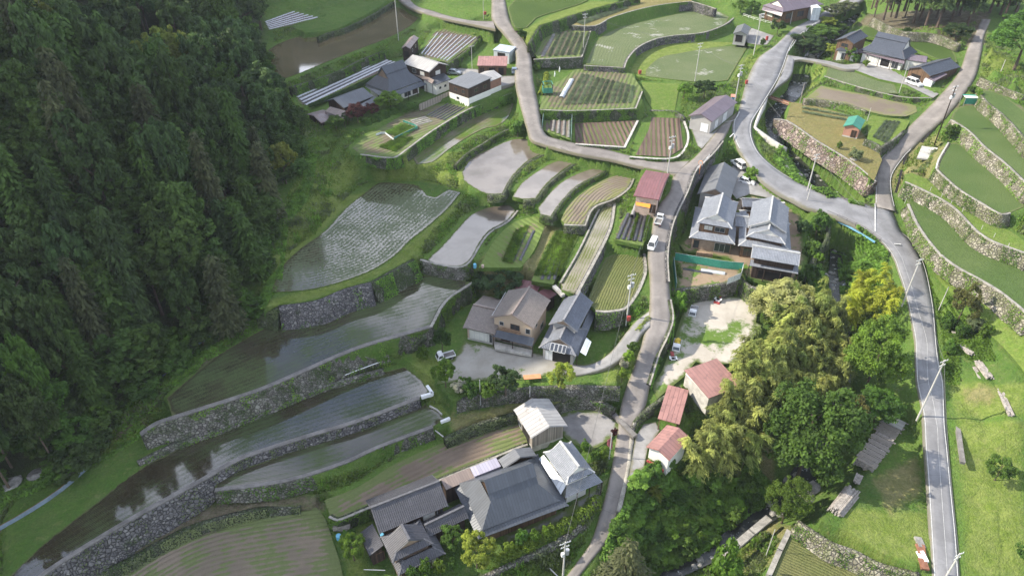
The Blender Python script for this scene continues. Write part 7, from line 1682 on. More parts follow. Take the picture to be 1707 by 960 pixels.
def vehicle(kind, rear, front, label, name, cat, paint='paint', load=None, z=None):
    c, rz = veh_frame(rear, front, z); o = empty(name, c, rz, label, cat)
    if kind == 'pickup':
        L, w = 3.4, 1.48; pm = M[paint]
        mb = MB(); prism(mb, [(.55, .32), (1.68, .32), (1.70, .95), (1.42, 1.55), (1.2, 1.80), (.62, 1.82), (.52, 1.70)], w, w-.16, .9, 1.8); lbuild(mb, 'cab', pm, o, .05)
        mb = MB(); mb.box(I4, (-1.7, -.45, .38), (.6, .45, .62)); lbuild(mb, 'chassis', M['rubber'], o)
        mb = MB(); mb.box(I4, (-1.7, -w/2, .62), (.5, w/2, .70)); lbuild(mb, 'bed_floor', M['concrete_dk'], o)
        mb = MB(); mb.box(I4, (-1.7, -w/2, .70), (.5, -w/2+.05, 1.0)); lbuild(mb, 'bed_side', pm, o); mb = MB(); mb.box(I4, (-1.7, w/2-.05, .70), (.5, w/2, 1.0)); lbuild(mb, 'bed_side', pm, o)
        mb = MB(); mb.box(I4, (-1.75, -w/2, .66), (-1.70, w/2, 1.0)); lbuild(mb, 'tailgate', pm, o)
        mb = MB(); mb.face([(1.68, -.60, 1.03), (1.68, .60, 1.03), (1.445, .56, 1.53), (1.445, -.56, 1.53)]); q = lbuild(mb, 'windscreen', M['glass'], o); q.location = (.02, 0, .01)
        mb = MB(); mb.face([(.52, .55, 1.2), (.52, -.55, 1.2), (.54, -.52, 1.62), (.54, .52, 1.62)]); q = lbuild(mb, 'rear_window', M['glass'], o); q.location = (-.02, 0, 0)
        for s_ in (-1, 1):
            mb = MB(); f = [(.72, s_*.735, 1.05), (1.5, s_*.735, 1.05), (1.32, s_*.69, 1.52), (.72, s_*.69, 1.54)]; mb.face(f if s_ < 0 else f[::-1]); q = lbuild(mb, 'side_window', M['glass'], o); q.location = (0, s_*.012, 0)
            mb = MB(); mb.box(I4, (1.66, s_*.6-.12, .66), (1.72, s_*.6+.12, .82)); lbuild(mb, 'headlight', M['lamp'], o)
            mb = MB(); mb.box(I4, (-1.78, s_*.6-.1, .5), (-1.73, s_*.6+.1, .62)); lbuild(mb, 'tail_light', M['tail'], o)
            mb = MB(); mb.box(I4, (1.4, s_*.82-.05, 1.1), (1.5, s_*.82+.05, 1.3)); lbuild(mb, 'wing_mirror', M['rubber'], o)
        wheels(o, (-1.0, 1.05), w-.06, .28)
        if load:
            lo_ = bpy.data.objects.new('cargo', None)
            mb = MB(); g = random.Random(len(label))
            for i in range(9):
                x, y = g.uniform(-1.5, .1), g.uniform(-.45, .45); s_ = g.uniform(.15, .32); mb.box(Matrix.Translation((x, y, .7)) @ Matrix.Rotation(g.uniform(0, 3), 4, 'Z'), (-s_, -s_, 0), (s_, s_, g.uniform(.3, .75)))
            wm = root_apply(mb, o); q = wm.build('cargo_crate', M[load]); tag(q, load_label[load], 'cargo')
        return o
    dims = {'van': (3.4, 1.48, 1.9), 'minivan': (4.6, 1.72, 1.85), 'car': (4.0, 1.7, 1.48)}[kind]; L, w, H = dims; h = L/2; pm = M[paint]
    if kind == 'van': low = [(-h, .3), (h, .3), (h+.02, .8), (h-.15, 1.02), (-h, 1.02)]; gl_ = [(-h+.05, 1.0), (h-.17, 1.0), (h-.62, H-.12), (-h+.14, H-.12)]
    elif kind == 'minivan': low = [(-h, .3), (h-.05, .3), (h, .7), (h-.2, .92), (h-.95, 1.05), (-h, 1.05)]; gl_ = [(-h+.05, 1.03), (h-.95, 1.03), (h-1.75, H-.12), (-h+.3, H-.12)]
    else: low = [(-h, .3), (h-.05, .3), (h, .62), (h-.2, .80), (h-1.0, .95), (-h+.05, .98)]; gl_ = [(-h+.12, .96), (h-1.0, .93), (h-1.75, H-.1), (-h+.75, H-.1)]
    mb = MB(); prism(mb, low, w, w-.06, .4, 1.05); lbuild(mb, 'body', pm, o, .06)
    mb = MB(); prism(mb, gl_, w-.1, w-.32, .95, H); lbuild(mb, 'glasshouse', M['glass'], o)
    x0, x1 = gl_[3][0], gl_[2][0]; mb = MB(); mb.box(I4, (x0-.06, -(w-.28)/2, H-.13), (x1+.08, (w-.28)/2, H)); lbuild(mb, 'roof', pm, o, .05)
    for s_ in (-1, 1):
        for k, (a, b) in enumerate(((gl_[1], gl_[2]), (gl_[0], gl_[3]), (((gl_[0][0]+gl_[1][0])/2, gl_[0][1]), ((gl_[3][0]+gl_[2][0])/2-.1, gl_[3][1])))):
            mb = MB(); mb.tube([(a[0], s_*(w-.09)/2, a[1]-.02), (b[0], s_*(w-.30)/2, b[1]+.02)], .05, 5); lbuild(mb, 'pillar', pm, o)
        mb = MB(); mb.box(I4, (h-.1, s_*(w/2-.25)-.2, .62), (h+.015, s_*(w/2-.25)+.2, .78)); lbuild(mb, 'headlight', M['lamp'], o)
        mb = MB(); mb.box(I4, (-h-.02, s_*(w/2-.14)-.09, .72), (-h+.04, s_*(w/2-.14)+.09, 1.0)); lbuild(mb, 'tail_light', M['tail'], o)
        mb = MB(); mb.box(I4, (gl_[1][0]-.25, s_*(w/2+.05)-.07, 1.0), (gl_[1][0]-.12, s_*(w/2+.05)+.07, 1.14)); lbuild(mb, 'wing_mirror', pm, o)
    mb = MB(); mb.box(I4, (h-.06, -w/2+.1, .3), (h+.04, w/2-.1, .5)); lbuild(mb, 'bumper', pm, o, .02)
    wheels(o, (-h*.62, h*.64), w, .31)
    return o
load_label = {'yellow': 'yellow crates heaped in the bed of the white pickup on the lot', 'metal_grey_lt': 'silver sheets stacked on the flatbed pickup at the top of the lot'}
def root_apply(mb, o):
    m = rootmat(o); mb.v = [tuple(m @ Vector(p)) for p in mb.v]; return mb
vehicle('pickup', 'P:1094,383', 'P:1102,361', 'small white pickup parked on the lane above the white van', 'pickup_truck', 'pickup')
vehicle('van', 'P:1092,401', 'P:1083,423', 'small white van parked on the lane facing downhill', 'van', 'van')
vehicle('car', 'P:1233,303', 'P:1256,309', 'white hatchback parked beside the clipped bush and grey barn', 'car', 'car')
vehicle('minivan', 'P:1246,281', 'P:1216,274', 'white minivan half hidden behind the grey barn', 'minivan', 'minivan')
vehicle('pickup', 'P:757,594', 'P:729,602', 'small white pickup with an empty dark bed in the gravel yard', 'pickup_truck', 'pickup')
vehicle('minivan', 'P:1509,137', 'P:1536,147', 'white minivan in front of the wooden garage on the right farm', 'minivan', 'minivan')
vehicle('pickup', 'P:858,112', 'P:857,131', 'dark blue small pickup at the top of the upper lane by the red shed', 'pickup_truck', 'pickup', 'sheet_blue')
vehicle('car', 'P:747,123', 'P:768,125', 'pale blue car behind the two storey house of the upper left farm', 'car', 'car', 'metal_blue')
vehicle('pickup', 'P:1159,511', 'P:1151,537', 'white flatbed pickup with a silver load at the top of the concrete lot', 'pickup_truck', 'pickup', load='metal_grey_lt')
vehicle('pickup', 'P:1130,570', 'P:1125,592', 'white pickup with yellow crates in the middle of the concrete lot', 'pickup_truck', 'pickup', load='yellow')
vehicle('car', 'P:1268,30', 'P:1284,33', 'silver car parked under the retaining wall of the top house', 'car', 'car', 'alu')
def tractor(rear, front, label):
    c, rz = veh_frame(rear, front); o = empty('tractor', c, rz, label, 'tractor')
    mb = MB(); mb.box(I4, (.1, -.32, .45), (1.3, .32, 1.0)); lbuild(mb, 'bonnet', M['red'], o, .06)
    mb = MB(); mb.box(I4, (-.9, -.45, .45), (.1, .45, .75)); lbuild(mb, 'chassis', M['white'], o, .03)
    mb = MB(); mb.box(I4, (-.7, -.25, .75), (-.25, .25, .85)); mb.box(I4, (-.75, -.25, .85), (-.65, .25, 1.2)); lbuild(mb, 'seat', M['rubber'], o)
    for s_ in (-1, 1):
        mb = MB(); mb.tube([(-.55, s_*.45, .5), (-.55, s_*.7, .5)], .5, 14); lbuild(mb, 'wheel', M['rubber'], o)
        mb = MB(); mb.tube([(.95, s_*.4, .3), (.95, s_*.56, .3)], .3, 12); lbuild(mb, 'wheel', M['rubber'], o)
        mb = MB(); mb.box(I4, (-1.0, s_*.58-.14, .98), (-.1, s_*.58+.14, 1.03)); lbuild(mb, 'mudguard', M['white'], o)
    mb = MB(); mb.tube([(.05, 0, .8), (-.12, 0, 1.12)], .03, 5); mb2 = lbuild(mb, 'steering_column', M['rubber'], o)
    mb = MB(); mb.box(I4, (-1.6, -.6, .2), (-.95, .6, .5)); lbuild(mb, 'tiller', M['red'], o)
    return o
tractor('P:1122,607', 'P:1119,592', 'red and white farm tractor just below the pickup with yellow crates')
tractor('P:1195,507', 'P:1200,497', 'rusty red farm tractor at the top end of the concrete lot')
# ================================================================== POLES AND WIRES
TOPS = {}
def pole(key, base, vtop, label, kind='utility', r=.16, mat='pole', arms=2, trans=False, z=None, lean=None, cat='utility pole', ang=0.4):
    b = G(*pts(base)[0]) if z is None else P(*pts(base)[0], z)
    H = z_for(b, vtop)-b.z
    o = empty('utility_pole' if kind == 'utility' else kind, b, ang, label, cat)
    mb = MB(); mb.tube([(0, 0, -.5), (0, 0, H*.5), (0, 0, H)], [r, r*.85, r*.68], 10); lbuild(mb, 'post' if kind == 'utility' else 'shaft', M[mat], o)
    if kind == 'utility':
        for i in range(arms):
            zz = H-.35-i*.9; mb = MB(); mb.box(I4, (-.9+.2*i, -.05, zz), (.9-.2*i, .05, zz+.1)); a = lbuild(mb, 'crossarm', M['steel'], o)
            for x in (-.75+.2*i, -.3, .3, .75-.2*i):
                mb = MB(); mb.tube([(x, 0, zz+.1), (x, 0, zz+.32)], [.05, .035], 6); q = lbuild(mb, 'insulator', M['white'], o); q.parent = a
        if trans:
            mb = MB(); mb.tube([(.42, 0, H-3.0), (.42, 0, H-2.0)], .3, 12); lbuild(mb, 'transformer', M['steel'], o)
            mb = MB(); mb.box(I4, (-.5, -.2, H-3.2), (-.1, .2, H-2.5)); lbuild(mb, 'switch_box', M['white'], o)
    TOPS[key] = Vector((b.x, b.y, b.z+H-.3)); return o
pole('a', 'B:1238,432', 457, 'utility pole with white insulators beside the red box at the driveway mouth', trans=True)
pole('b', 'A:195,180', 227, 'utility pole at the lane corner above the maroon shed', trans=True)
pole('c', '14:205,958', 257, 'utility pole at the road edge above the tiled compound')
pole('d', '24:682,562', 432, 'utility pole on the left verge of the road beside the golden bamboo')
pole('e', '24:863,590', 478, 'bare pale post leaning out of the bushes right of the road', 'bare_post', .1, cat='post')
pole('f', '34:757,172', 600, 'tall utility pole on the road verge right of the timber stack')
pole('g', '34:902,958', 922, 'utility pole at the bottom right end of the road', z=-8)
pole('h', '13:915,410', 72, 'utility pole at the edge of the rice below the curved wall', r=.13)
pole('i', '13:1108,548', 108, 'utility pole with braces above the tiny pump house', trans=True)
pole('j', '13:1208,282', 23, 'tall utility pole with a yellow foot beside the main road bend')
pole('k', '13:358,245', 23, 'utility pole standing in the onion plot under the high bank', r=.12)
pole('l', '12:712,202', -12, 'tall utility pole on the bank of the wide brown pond', r=.14)
pole('m', '12:1080,342', 76, 'pair of slim grey masts behind the russet barn', r=.09, arms=1)
pole('n', '33:256,962', 903, 'utility pole with a transformer in front of the hedge wall at the bottom', trans=True, z=-9)
pole('o', '33:487,372', 722, 'short grey pole in the flower bed between court and lane', 'bare_post', .11, cat='post')
pole('p', 'L:860,636', 633, 'thin grey post in front of the garden wall shrubs', 'bare_post', .10, 'steel', cat='post')
pole('q', 'L:1297,522', 643, 'short pale post against the garden wall below the orange bench', 'bare_post', .11, cat='post')
pole('r', '14:168,518', 140, 'weathered wooden pole by the little red footbridge', 'bare_post', .11, 'logs', cat='post')
pole('s', '14:665,466', 103, 'slim grey pole in front of the white minivan', 'bare_post', .10, 'pole', cat='post')
pole('t', '14:505,606', 180, 'slim pole behind the green roofed hut', 'bare_post', .09, 'pole', cat='post')
pole('u', 'K:350,432', 143, 'dark tall pole with white boxes beside the concrete slab', r=.15, mat='wood_dk', trans=True)
pole('v', '14:1175,357', 100, 'pale bare post on the grass at the upper right', 'bare_post', .12, 'pole', cat='post')
pole('w', '34:2,850', 882, 'thin pale pole leaning over the corner rice field', 'bare_post', .07, 'pole', cat='post')
pole('x', '12:1137,92', -4, 'slim pole beside the red box at the top lane fork', 'bare_post', .09, 'pole', cat='post')
pole('y', 'G:625,218', 20, 'short pole on the corner of the top retaining wall', 'bare_post', .11, 'pole', cat='post')
pole('z', '24:205,45', 308, 'short post at the left end of the bridge railing', 'bare_post', .12, 'pole', cat='post')
def wire(a, b, sag, label):
    A, B = TOPS[a], TOPS[b]; mb = MB()
    mb.tube([A.lerp(B, i/14)-Vector((0, 0, sag*4*(i/14)*(1-i/14))) for i in range(15)], .026, 4)
    tag(mb.build('overhead_cable', M['wire']), label, 'cable')
for a, b, l in [('a', 'b', 'overhead cable from the driveway pole to the lane corner pole'), ('b', 'i', 'overhead cable from the lane corner pole to the pump house pole'), ('i', 'j', 'overhead cable between the two poles of the upper main road'), ('h', 'i', 'overhead cable crossing the rice below the curved wall'), ('c', 'i', 'overhead cable over the road bend by the compound'), ('c', 'd', 'overhead cable over the bridge railing'), ('d', 'f', 'overhead cable along the left road verge'), ('f', 'g', 'overhead cable along the lower road'), ('n', 'a', 'overhead cable rising from the bottom transformer pole to the driveway pole'), ('k', 'h', 'overhead cable over the rice with pale patches'), ('u', 'c', 'overhead cable crossing the dry terrace')]: wire(a, b, 1.0, l)
# ================================================================== FENCES, RAILS, SMALL THINGS
def fence(name, label, cat, top, z, h, mat, postm, step=2.0, solid=True, rails=2, r=.04, th=.03):
    pl = [G(u, v) if z is None else P(u, v, z) for u, v in pts(top)]; o = empty(name, pl[0], 0, label, cat)
    L = [0]
    for i in range(1, len(pl)): L.append(L[-1]+(pl[i]-pl[i-1]).length)
    n = max(2, int(L[-1]/step)+1); ps = [Vector([np.interp(L[-1]*i/(n-1), L, [p[k] for p in pl]) for k in range(3)]) for i in range(n)]
    for p in ps:
        mb = MB(); mb.tube([p-Vector((0, 0, .3)), p+Vector((0, 0, h))], r, 5); mb.build('post', M[postm], o)
    if solid:
        mb = MB(); g = random.Random(n)
        for i in range(n-1):
            a, b = ps[i], ps[i+1]; d = (b-a).normalized(); s_ = Vector((d.y, -d.x, 0))*th
            j = [Vector((0, 0, g.uniform(-.05, .05))) for _ in range(2)]
            q = [a+s_+Vector((0, 0, .06)), b+s_+Vector((0, 0, .06)), b+s_+Vector((0, 0, h-.06))+j[0], a+s_+Vector((0, 0, h-.06))+j[1]]; uv = [(0, 0), (step, 0), (step, h), (0, h)]
            q2 = [p+s_/th*.03 for p in q]; mb.face(q2, uv); mb.face(q[::-1], uv)
            for k in range(4): mb.face([q[k], q[(k+1) % 4], q2[(k+1) % 4], q2[k]])
        mb.build('panel', M[mat], o)
    for k in range(rails):
        zz = h*(1-k*.45)-.05; mb = MB(); mb.tube([p+Vector((0, 0, zz)) for p in ps], r*.9, 5); mb.build('rail', M[postm if solid else mat], o)
    return o
fence('net_fence', 'green net fence with white patches between the tiled houses and the dry plot', 'net fence', 'A:238,715 400,742 545,768 655,775', 2.4, 1.9, 'netgreen', 'steel', 2.2, rails=1)
fence('net_fence', 'short green net fence along the lane side of the dry plot', 'net fence', 'A:228,742 236,820 245,900', 2.4, 1.9, 'netgreen', 'steel', 1.8, rails=1)
fence('net_fence', 'pale translucent net fence at the right end of the dry plot', 'net fence', 'A:655,775 648,830 560,866', 2.4, 1.6, 'netwhite', 'steel', 1.8, rails=1)
fence('net_fence', 'green net fence round the small plot at the lane bend', 'net fence', '13:152,645 160,578 230,572 302,566 297,705', 12.4, 1.8, 'netgreen', 'steel', 1.8, rails=1)
fence('net_fence', 'low green net along the right side of the netted garden patch', 'net fence', '12:690,700 815,640 735,612', 13.3, .7, 'netgreen', 'steel', 2.0, rails=1)
fence('net_fence', 'crumpled white net along the left side of the netted garden patch', 'net fence', '12:600,680 640,665 690,705', 13.3, .6, 'netwhite', 'steel', 1.5, rails=0)
fence('sheet_fence', 'blue grey sheet fence along the grass at the left edge', 'sheet fence', 'P:0,884 25,870 55,852 80,836 105,818 130,797 146,782', None, .9, 'sheet_blue', 'rust', 2.2, rails=1)
fence('net_fence', 'small green net screen at the end of the blue grey sheet fence', 'net fence', '31:445,415 480,368', None, 1.2, 'netgreen', 'rust', 1.5, rails=1)
fence('sheet_fence', 'patched sheet fence at the foot of the conifers by the long paddy', 'sheet fence', '21:775,952 800,938 870,890 940,845 985,770 1090,700 1170,655 1230,595', None, .6, 'sheet_blue', 'rust', 2.0, rails=0)
fence('guard_rail', 'white guard rail along the stream side of the top road', 'guard rail', 'G:603,472 640,425 690,350 760,290 830,235 880,205', None, .85, 'white', 'white', 2.4, solid=False)
fence('railing', 'white pipe railing on the path below the top house', 'railing', 'G:205,150 330,190 455,222', None, 1.0, 'white', 'white', 2.2, solid=False)
fence('bridge_railing', 'dark brown railing curving along the bridge', 'railing', '24:305,112 400,150 490,195 570,248', 5.6, .95, 'brownsteel', 'brownsteel', 2.0, solid=False)
fence('railing', 'low dark railing on the far side of the bridge', 'railing', '24:300,2 400,48 480,72 545,72', 6.2, .7, 'brownsteel', 'brownsteel', 2.0, solid=False)
fence('railing', 'white pole fence on top of the shaded lane wall', 'railing', 'P:1161,285 1172,275 1182,263', 11.3, .9, 'white', 'white', 1.5, solid=False)
fence('board_fence', 'grey board fence between the steep farmhouse and the kitchen garden', 'board fence', 'E:945,595 1060,545 1185,490', 13.4, 2.0, 'wood_grey', 'wood_dk', 1.8, rails=1, th=.05)
fence('railing', 'tan wooden railing beside the upper lane bend', 'railing', '13:42,190 70,240 112,300', None, .8, 'logs', 'logs', 2, solid=False)
def simple(name, label, cat, fn, mat, bev=0, kind=None, group=None):
    mb = MB(); fn(mb); o = mb.build(name, M[mat]); return tag(o, label, cat, group, kind)
# bridge girder, pipes, kerbs
gp_ = [P(u, v, 5.2) for u, v in pts('24:308,122 400,160 480,205 545,245')]
simple('bridge_girder', 'sky blue steel girder under the curved bridge railing', 'girder', lambda m: [bar(m, I4, gp_[i], gp_[i+1], -.45, .2, .35) for i in range(3)], 'bridge_blue')
for s, z_, r_, l, mt in [('P:287,727 400,684 520,645 661,593', 0, .09, 'long white pipe on the ledge under the long paddy', 'white'), ('32:884,222 945,270', -3.2, .12, 'grey pipe leaning down from the lowest rice strip', 'pole'), ('D:228,922 350,926', -5.2, .06, 'pale pipe lying across posts in the lower garden', 'steel'), ('33:190,920 235,965', -8.8, .1, 'pale pipe at the bottom beside the transformer pole', 'pole')]:
    q = [P(u, v, z_-.2) for u, v in pts(s)]; simple('pipe', l, 'pipe', lambda m: m.tube(q, r_, 6), mt)
def kerb(s, z, w, hh, label, mat='concrete_lt', name='kerb'):
    q = [P(u, v, z) for u, v in pts(s)]
    simple(name, label, 'kerb', lambda m: [bar(m, I4, q[i], q[i+1], -.4, w, .4+hh) for i in range(len(q)-1)], mat)
kerb('L:335,540 430,512 385,448', -.9, .5, .25, 'bright white bent kerb at the end of the longest rice strip', 'white')
kerb('L:510,765 582,733', -2.4, .45, .25, 'bright white kerb block at the end of the lowest rice strip', 'white')
kerb('L:410,625 470,655 512,695', -2.4, .25, .15, 'broken white kerb curving round the lowest rice strip')
kerb('B:715,160 780,225', 5.9, .8, .1, 'pale concrete slab path behind the workshop')
kerb('H:105,735 60,830 5,955', -10.4, .8, .2, 'concrete kerb along the left side of the corner rice field', 'concrete')
kerb('H:118,732 260,795 400,865 560,960', -10.4, .7, .2, 'concrete kerb along the upper side of the corner rice field', 'concrete')
kerb('A:760,215 880,290 940,330', 6.5, .3, .2, 'pale kerb between the parking apron and the main road')
kerb('33:498,138 616,258', -4.0, .9, .12, 'dark steel drain channel crossing the lane', 'concrete_dk', 'drain_channel')
kerb('34:915,20 950,150 985,390', -3.0, .7, .1, 'brown concrete strip beside the right road verge', 'concrete_dk')
kerb('34:950,145 1060,160 1290,210', -3.4, .45, .1, 'narrow earth kerb crossing the lower right meadow', 'logs')
kerb('H:40,640 130,690 220,560 330,420', -9.5, .3, .1, 'low stone edge of the stream bank path', 'concrete_dk') if False else None
kerb('33:1060,850 1130,800 1200,740 1285,670', -11.2, 1.2, .15, 'pale concrete path above the lower stream', 'concrete')
kerb('K:0,595 40,640 45,700', 6.5, 1.0, .1, 'curving concrete ledge below the boulder bank', 'concrete') if False else None
# ditch along the side road: flat strip, its shade put into the colour
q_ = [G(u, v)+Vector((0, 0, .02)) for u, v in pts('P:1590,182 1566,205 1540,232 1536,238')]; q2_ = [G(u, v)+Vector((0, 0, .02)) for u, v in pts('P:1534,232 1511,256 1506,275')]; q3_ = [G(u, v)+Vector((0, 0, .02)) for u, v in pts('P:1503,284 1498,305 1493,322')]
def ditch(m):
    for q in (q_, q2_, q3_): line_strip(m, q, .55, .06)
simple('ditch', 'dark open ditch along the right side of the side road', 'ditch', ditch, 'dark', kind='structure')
# red boxes, mirror, hydrants
def post_box(px, h, w, mat, label, name, cat):
    g = G(*pts(px)[0]); o = empty(name, g, .3, label, cat)
    mb = MB(); mb.box(I4, (-w/2, -w*.35, .25), (w/2, w*.35, h)); lbuild(mb, 'case', M[mat], o, .03)
    mb = MB(); mb.box(I4, (-w/2+.05, -w*.35-.012, .35), (w/2-.05, -w*.35+.01, h-.1)); lbuild(mb, 'door', M[mat], o)
    mb = MB(); mb.box(I4, (-.06, -.06, -.3), (.06, .06, .26)); lbuild(mb, 'foot', M['steel'], o); return o
post_box('C:110,222', 1.25, .7, 'red', 'red fire hose box at the foot of the driveway pole', 'hose_box', 'hose box')
post_box('13:1172,424', 1.3, .7, 'red', 'red box on the grass verge of the main road by the pump house', 'hose_box', 'hose box')
post_box('13:640,374', 1.3, .8, 'red', 'red box at the left tip of the rice beside the main road', 'hose_box', 'hose box')
post_box('12:1145,78', 1.2, .8, 'red', 'red box beside the slim pole at the top lane fork', 'hose_box', 'hose box')
post_box('13:1274,206', 1.5, .7, 'red', 'red hydrant post beside the paved shelter corner', 'hydrant', 'hydrant')
g = G(*pts('A:390,178')[0]); o = empty('traffic_mirror', g, -.6, 'orange framed traffic mirror on the lane corner', 'traffic mirror')
mb = MB(); mb.tube([(0, 0, -.3), (0, 0, 2.9)], .06, 8); lbuild(mb, 'pole', M['orange'], o)
mb = MB(); mb.tube([(0, -.10, 2.6), (0, -.02, 2.6)], .52, 20); f_ = lbuild(mb, 'mirror_frame', M['orange'], o); mb = MB(); mb.tube([(0, -.115, 2.6), (0, -.10, 2.6)], .45, 20); q = lbuild(mb, 'mirror_glass', M['alu'], o); q.parent = f_
# bench with orange top, barrel, crates, firewood, tank, tarp
a, b = P(*pts('B:492,842')[0], .1), P(*pts('B:617,832')[0], .1); o = empty('bench', (a+b)/2, math.atan2(b.y-a.y, b.x-a.x), 'low bench with a faded orange top at the garden edge', 'bench'); L = (b-a).length
mb = MB(); mb.box(I4, (-L/2, -.55, .55), (L/2, .55, .62)); lbuild(mb, 'top', M['orange_dull'], o)
for x in (-L/2+.2, L/2-.2):
    for y in (-.4, .4): mb = MB(); mb.box(I4, (x-.05, y-.05, -.3), (x+.05, y+.05, .55)); lbuild(mb, 'leg', M['wood_dk'], o)
def barrel(px, z, mat, label, r=.32, h=.95):
    g = P(*pts(px)[0], z); simple('barrel', label, 'barrel', lambda m: m.tube([g, g+Vector((0, 0, h*.08)), g+Vector((0, 0, h*.5)), g+Vector((0, 0, h*.92)), g+Vector((0, 0, h))], [r*.9, r, r*1.04, r, r*.85], 16), mat)
barrel('D:88,750', -6.7, 'blue', 'sky blue barrel by the dark field wall', .4, 1.05)
barrel('B:138,28', 6.3, 'blue', 'small blue drum above the long paddy corner'); barrel('B:195,25', 6.3, 'pinkish', 'small pinkish drum beside the blue drum', .3, .6)
barrel('D:335,735', -3.6, 'blue', 'tiny blue drum behind the dark tiled roofs', .3, .7)
o = None
def slatbox(m):
    A = P(*pts('D:52,706')[0], -6.6); B = P(*pts('D:148,706')[0], -6.6); d = (B-A).normalized(); n_ = 11
    Mx = Matrix(((d.x, -d.y, 0, A.x), (d.y, d.x, 0, A.y), (0, 0, 1, A.z), (0, 0, 0, 1))); L = (B-A).length
    m.box(Mx, (0, .1, 0), (L, .9, .7))
    for i in range(n_): m.box(Mx, (i*L/n_+.04, -.02, .7), ((i+.55)*L/n_, 1.0, .76))
simple('slatted_bin', 'dark garden bin with pale slats beside the blue barrel', 'bin', slatbox, 'logs')
def stackbox(m, s, z, dims, n, seed, jit=.06, rot=None):
    g = random.Random(seed); A, B = [P(*q, z) for q in pts(s)]; d = (B-A); L = d.length; d.normalize()
    Mx = Matrix(((d.x, -d.y, 0, A.x), (d.y, d.x, 0, A.y), (0, 0, 1, A.z), (0, 0, 0, 1)))
    return Mx, L, g
def firewood(m):
    Mx, L, g = stackbox(m, 'A:372,690 468,700', 2.9, None, 0, 3)
    for r_ in range(5):
        x = 0
        while x < L:
            w = g.uniform(.12, .2); m.box(Mx, (x, g.uniform(-.05, .05), r_*.19), (x+w, .5+g.uniform(-.05, .05), r_*.19+.18)); x += w+.02
simple('firewood_stack', 'yellow brown firewood stack in front of the two storey silver tiled house', 'firewood', firewood, 'log_brown')
def tank_build():
    A = P(*pts('13:178,470')[0], 14.8); o = empty('water_tank', A, .1, 'green framed water tank on stilts beside the lane', 'tank')
    mb = MB(); mb.box(I4, (-1.3, -1.2, .6), (1.3, 1.2, 2.0)); lbuild(mb, 'basin', M['tin_green'], o)
    mb = MB(); mb.box(I4, (-1.1, -1.0, 1.96), (1.1, 1.0, 2.03)); lbuild(mb, 'water', M['turf_bright'], o)
    for x in (-1.2, 1.2):
        for y in (-1.1, 1.1): mb = MB(); mb.box(I4, (x-.08, y-.08, -.5), (x+.08, y+.08, 3.1)); lbuild(mb, 'leg', M['wood_dk'], o)
    mb = MB(); mb.box(I4, (-1.3, 1.0, 3.0), (1.3, 1.2, 3.15)); mb.box(I4, (-1.3, -1.2, 3.0), (-1.1, 1.2, 3.15)); mb.box(I4, (1.1, -1.2, 3.0), (1.3, 1.2, 3.15)); lbuild(mb, 'top_frame', M['tin_green'], o)
tank_build()
def tarp(m):
    A = P(*pts('E:1460,280')[0], 15.5); g = np.random.default_rng(4); n = 9
    V = [[A+Vector(((i/(n-1)-.5)*3.2, (j/(n-1)-.5)*1.6, max(.05, .9*(1-((i/(n-1)-.5)*2)**2)*(1-((j/(n-1)-.5)*2)**2)+g.uniform(-.12, .15)))) for i in range(n)] for j in range(n)]
    for j in range(n-1):
        for i in range(n-1): m.face([V[j][i], V[j][i+1], V[j+1][i+1], V[j+1][i]])
simple('tarpaulin', 'crumpled bright orange tarpaulin in front of the faded red open shed', 'tarpaulin', tarp, 'orange')
# timber
def planks(m, A, B, width, layers, seed, along=True, pl=.22):
    g = random.Random(seed); d = (B-A); L = d.length; d.normalize()
    Mx = Matrix(((d.x, -d.y, 0, A.x), (d.y, d.x, 0, A.y), (0, 0, 1, min(A.z, B.z)), (0, 0, 0, 1)))
    for k in range(layers):
        y = -width/2*(1-.12*k)
        while y < width/2*(1-.12*k):
            w = g.uniform(.14, .28); x0, x1 = g.uniform(0, .12)*L, L*(1-g.uniform(0, .15)); a = g.uniform(-.02, .02)
            m.box(Mx @ Matrix.Rotation(a, 4, 'Z'), (x0, y, k*.2), (x1, y+w*.9, k*.2+.18+g.uniform(-.03, .04))); y += w
    return Mx
for s, w, ly, sd_, l, mt in [('H:330,655 430,530', 2.4, 5, 1, 'jumbled heap of grey and brown logs below the timber stack', 'logs'), ('H:440,500 460,455', 1.0, 2, 2, 'short heap of broken grey boards between the two timber piles', 'logs'), ('J:455,488 385,395', 1.3, 2, 3, 'pale plank pile nearest the roadside bushes', 'logs'), ('J:540,600 480,508', 1.3, 2, 4, 'pale plank pile in the middle of the right meadow', 'logs'), ('J:495,600 460,535', .6, 1, 6, 'few loose planks left of the middle plank pile', 'logs'), ('J:638,775 583,632', .9, 2, 5, 'long narrow plank pile on the right meadow', 'logs'), ('J:355,380 405,383', .4, 1, 8, 'single pale plank lying above the plank piles', 'logs')]:
    A, B = [G(*q) for q in pts(s)]; simple('plank_pile', l, 'plank pile', lambda m: planks(m, A, B, w, ly, sd_), mt)
A, B = G(*pts('H:475,425')[0]), G(*pts('H:640,185')[0]); d = (B-A); L = d.length; dn = d.normalized()
o = empty('timber_stack', A, math.atan2(dn.y, dn.x), 'long grey stack of roofed over timber with a collapsed slatted top', 'timber stack')
Mx = rootmat(o); g = random.Random(12)
def ts(m):
    for k in range(5):
        y = -1.5
        while y < 1.5: w = g.uniform(.2, .34); m.box(Mx, (g.uniform(0, .5), y, k*.26-.2), (L-g.uniform(0, .5), y+w*.92, k*.26+.05)); y += w
mb = MB(); ts(mb); mb.build('beams', M['logs'], o)
mb = MB(); x = .2
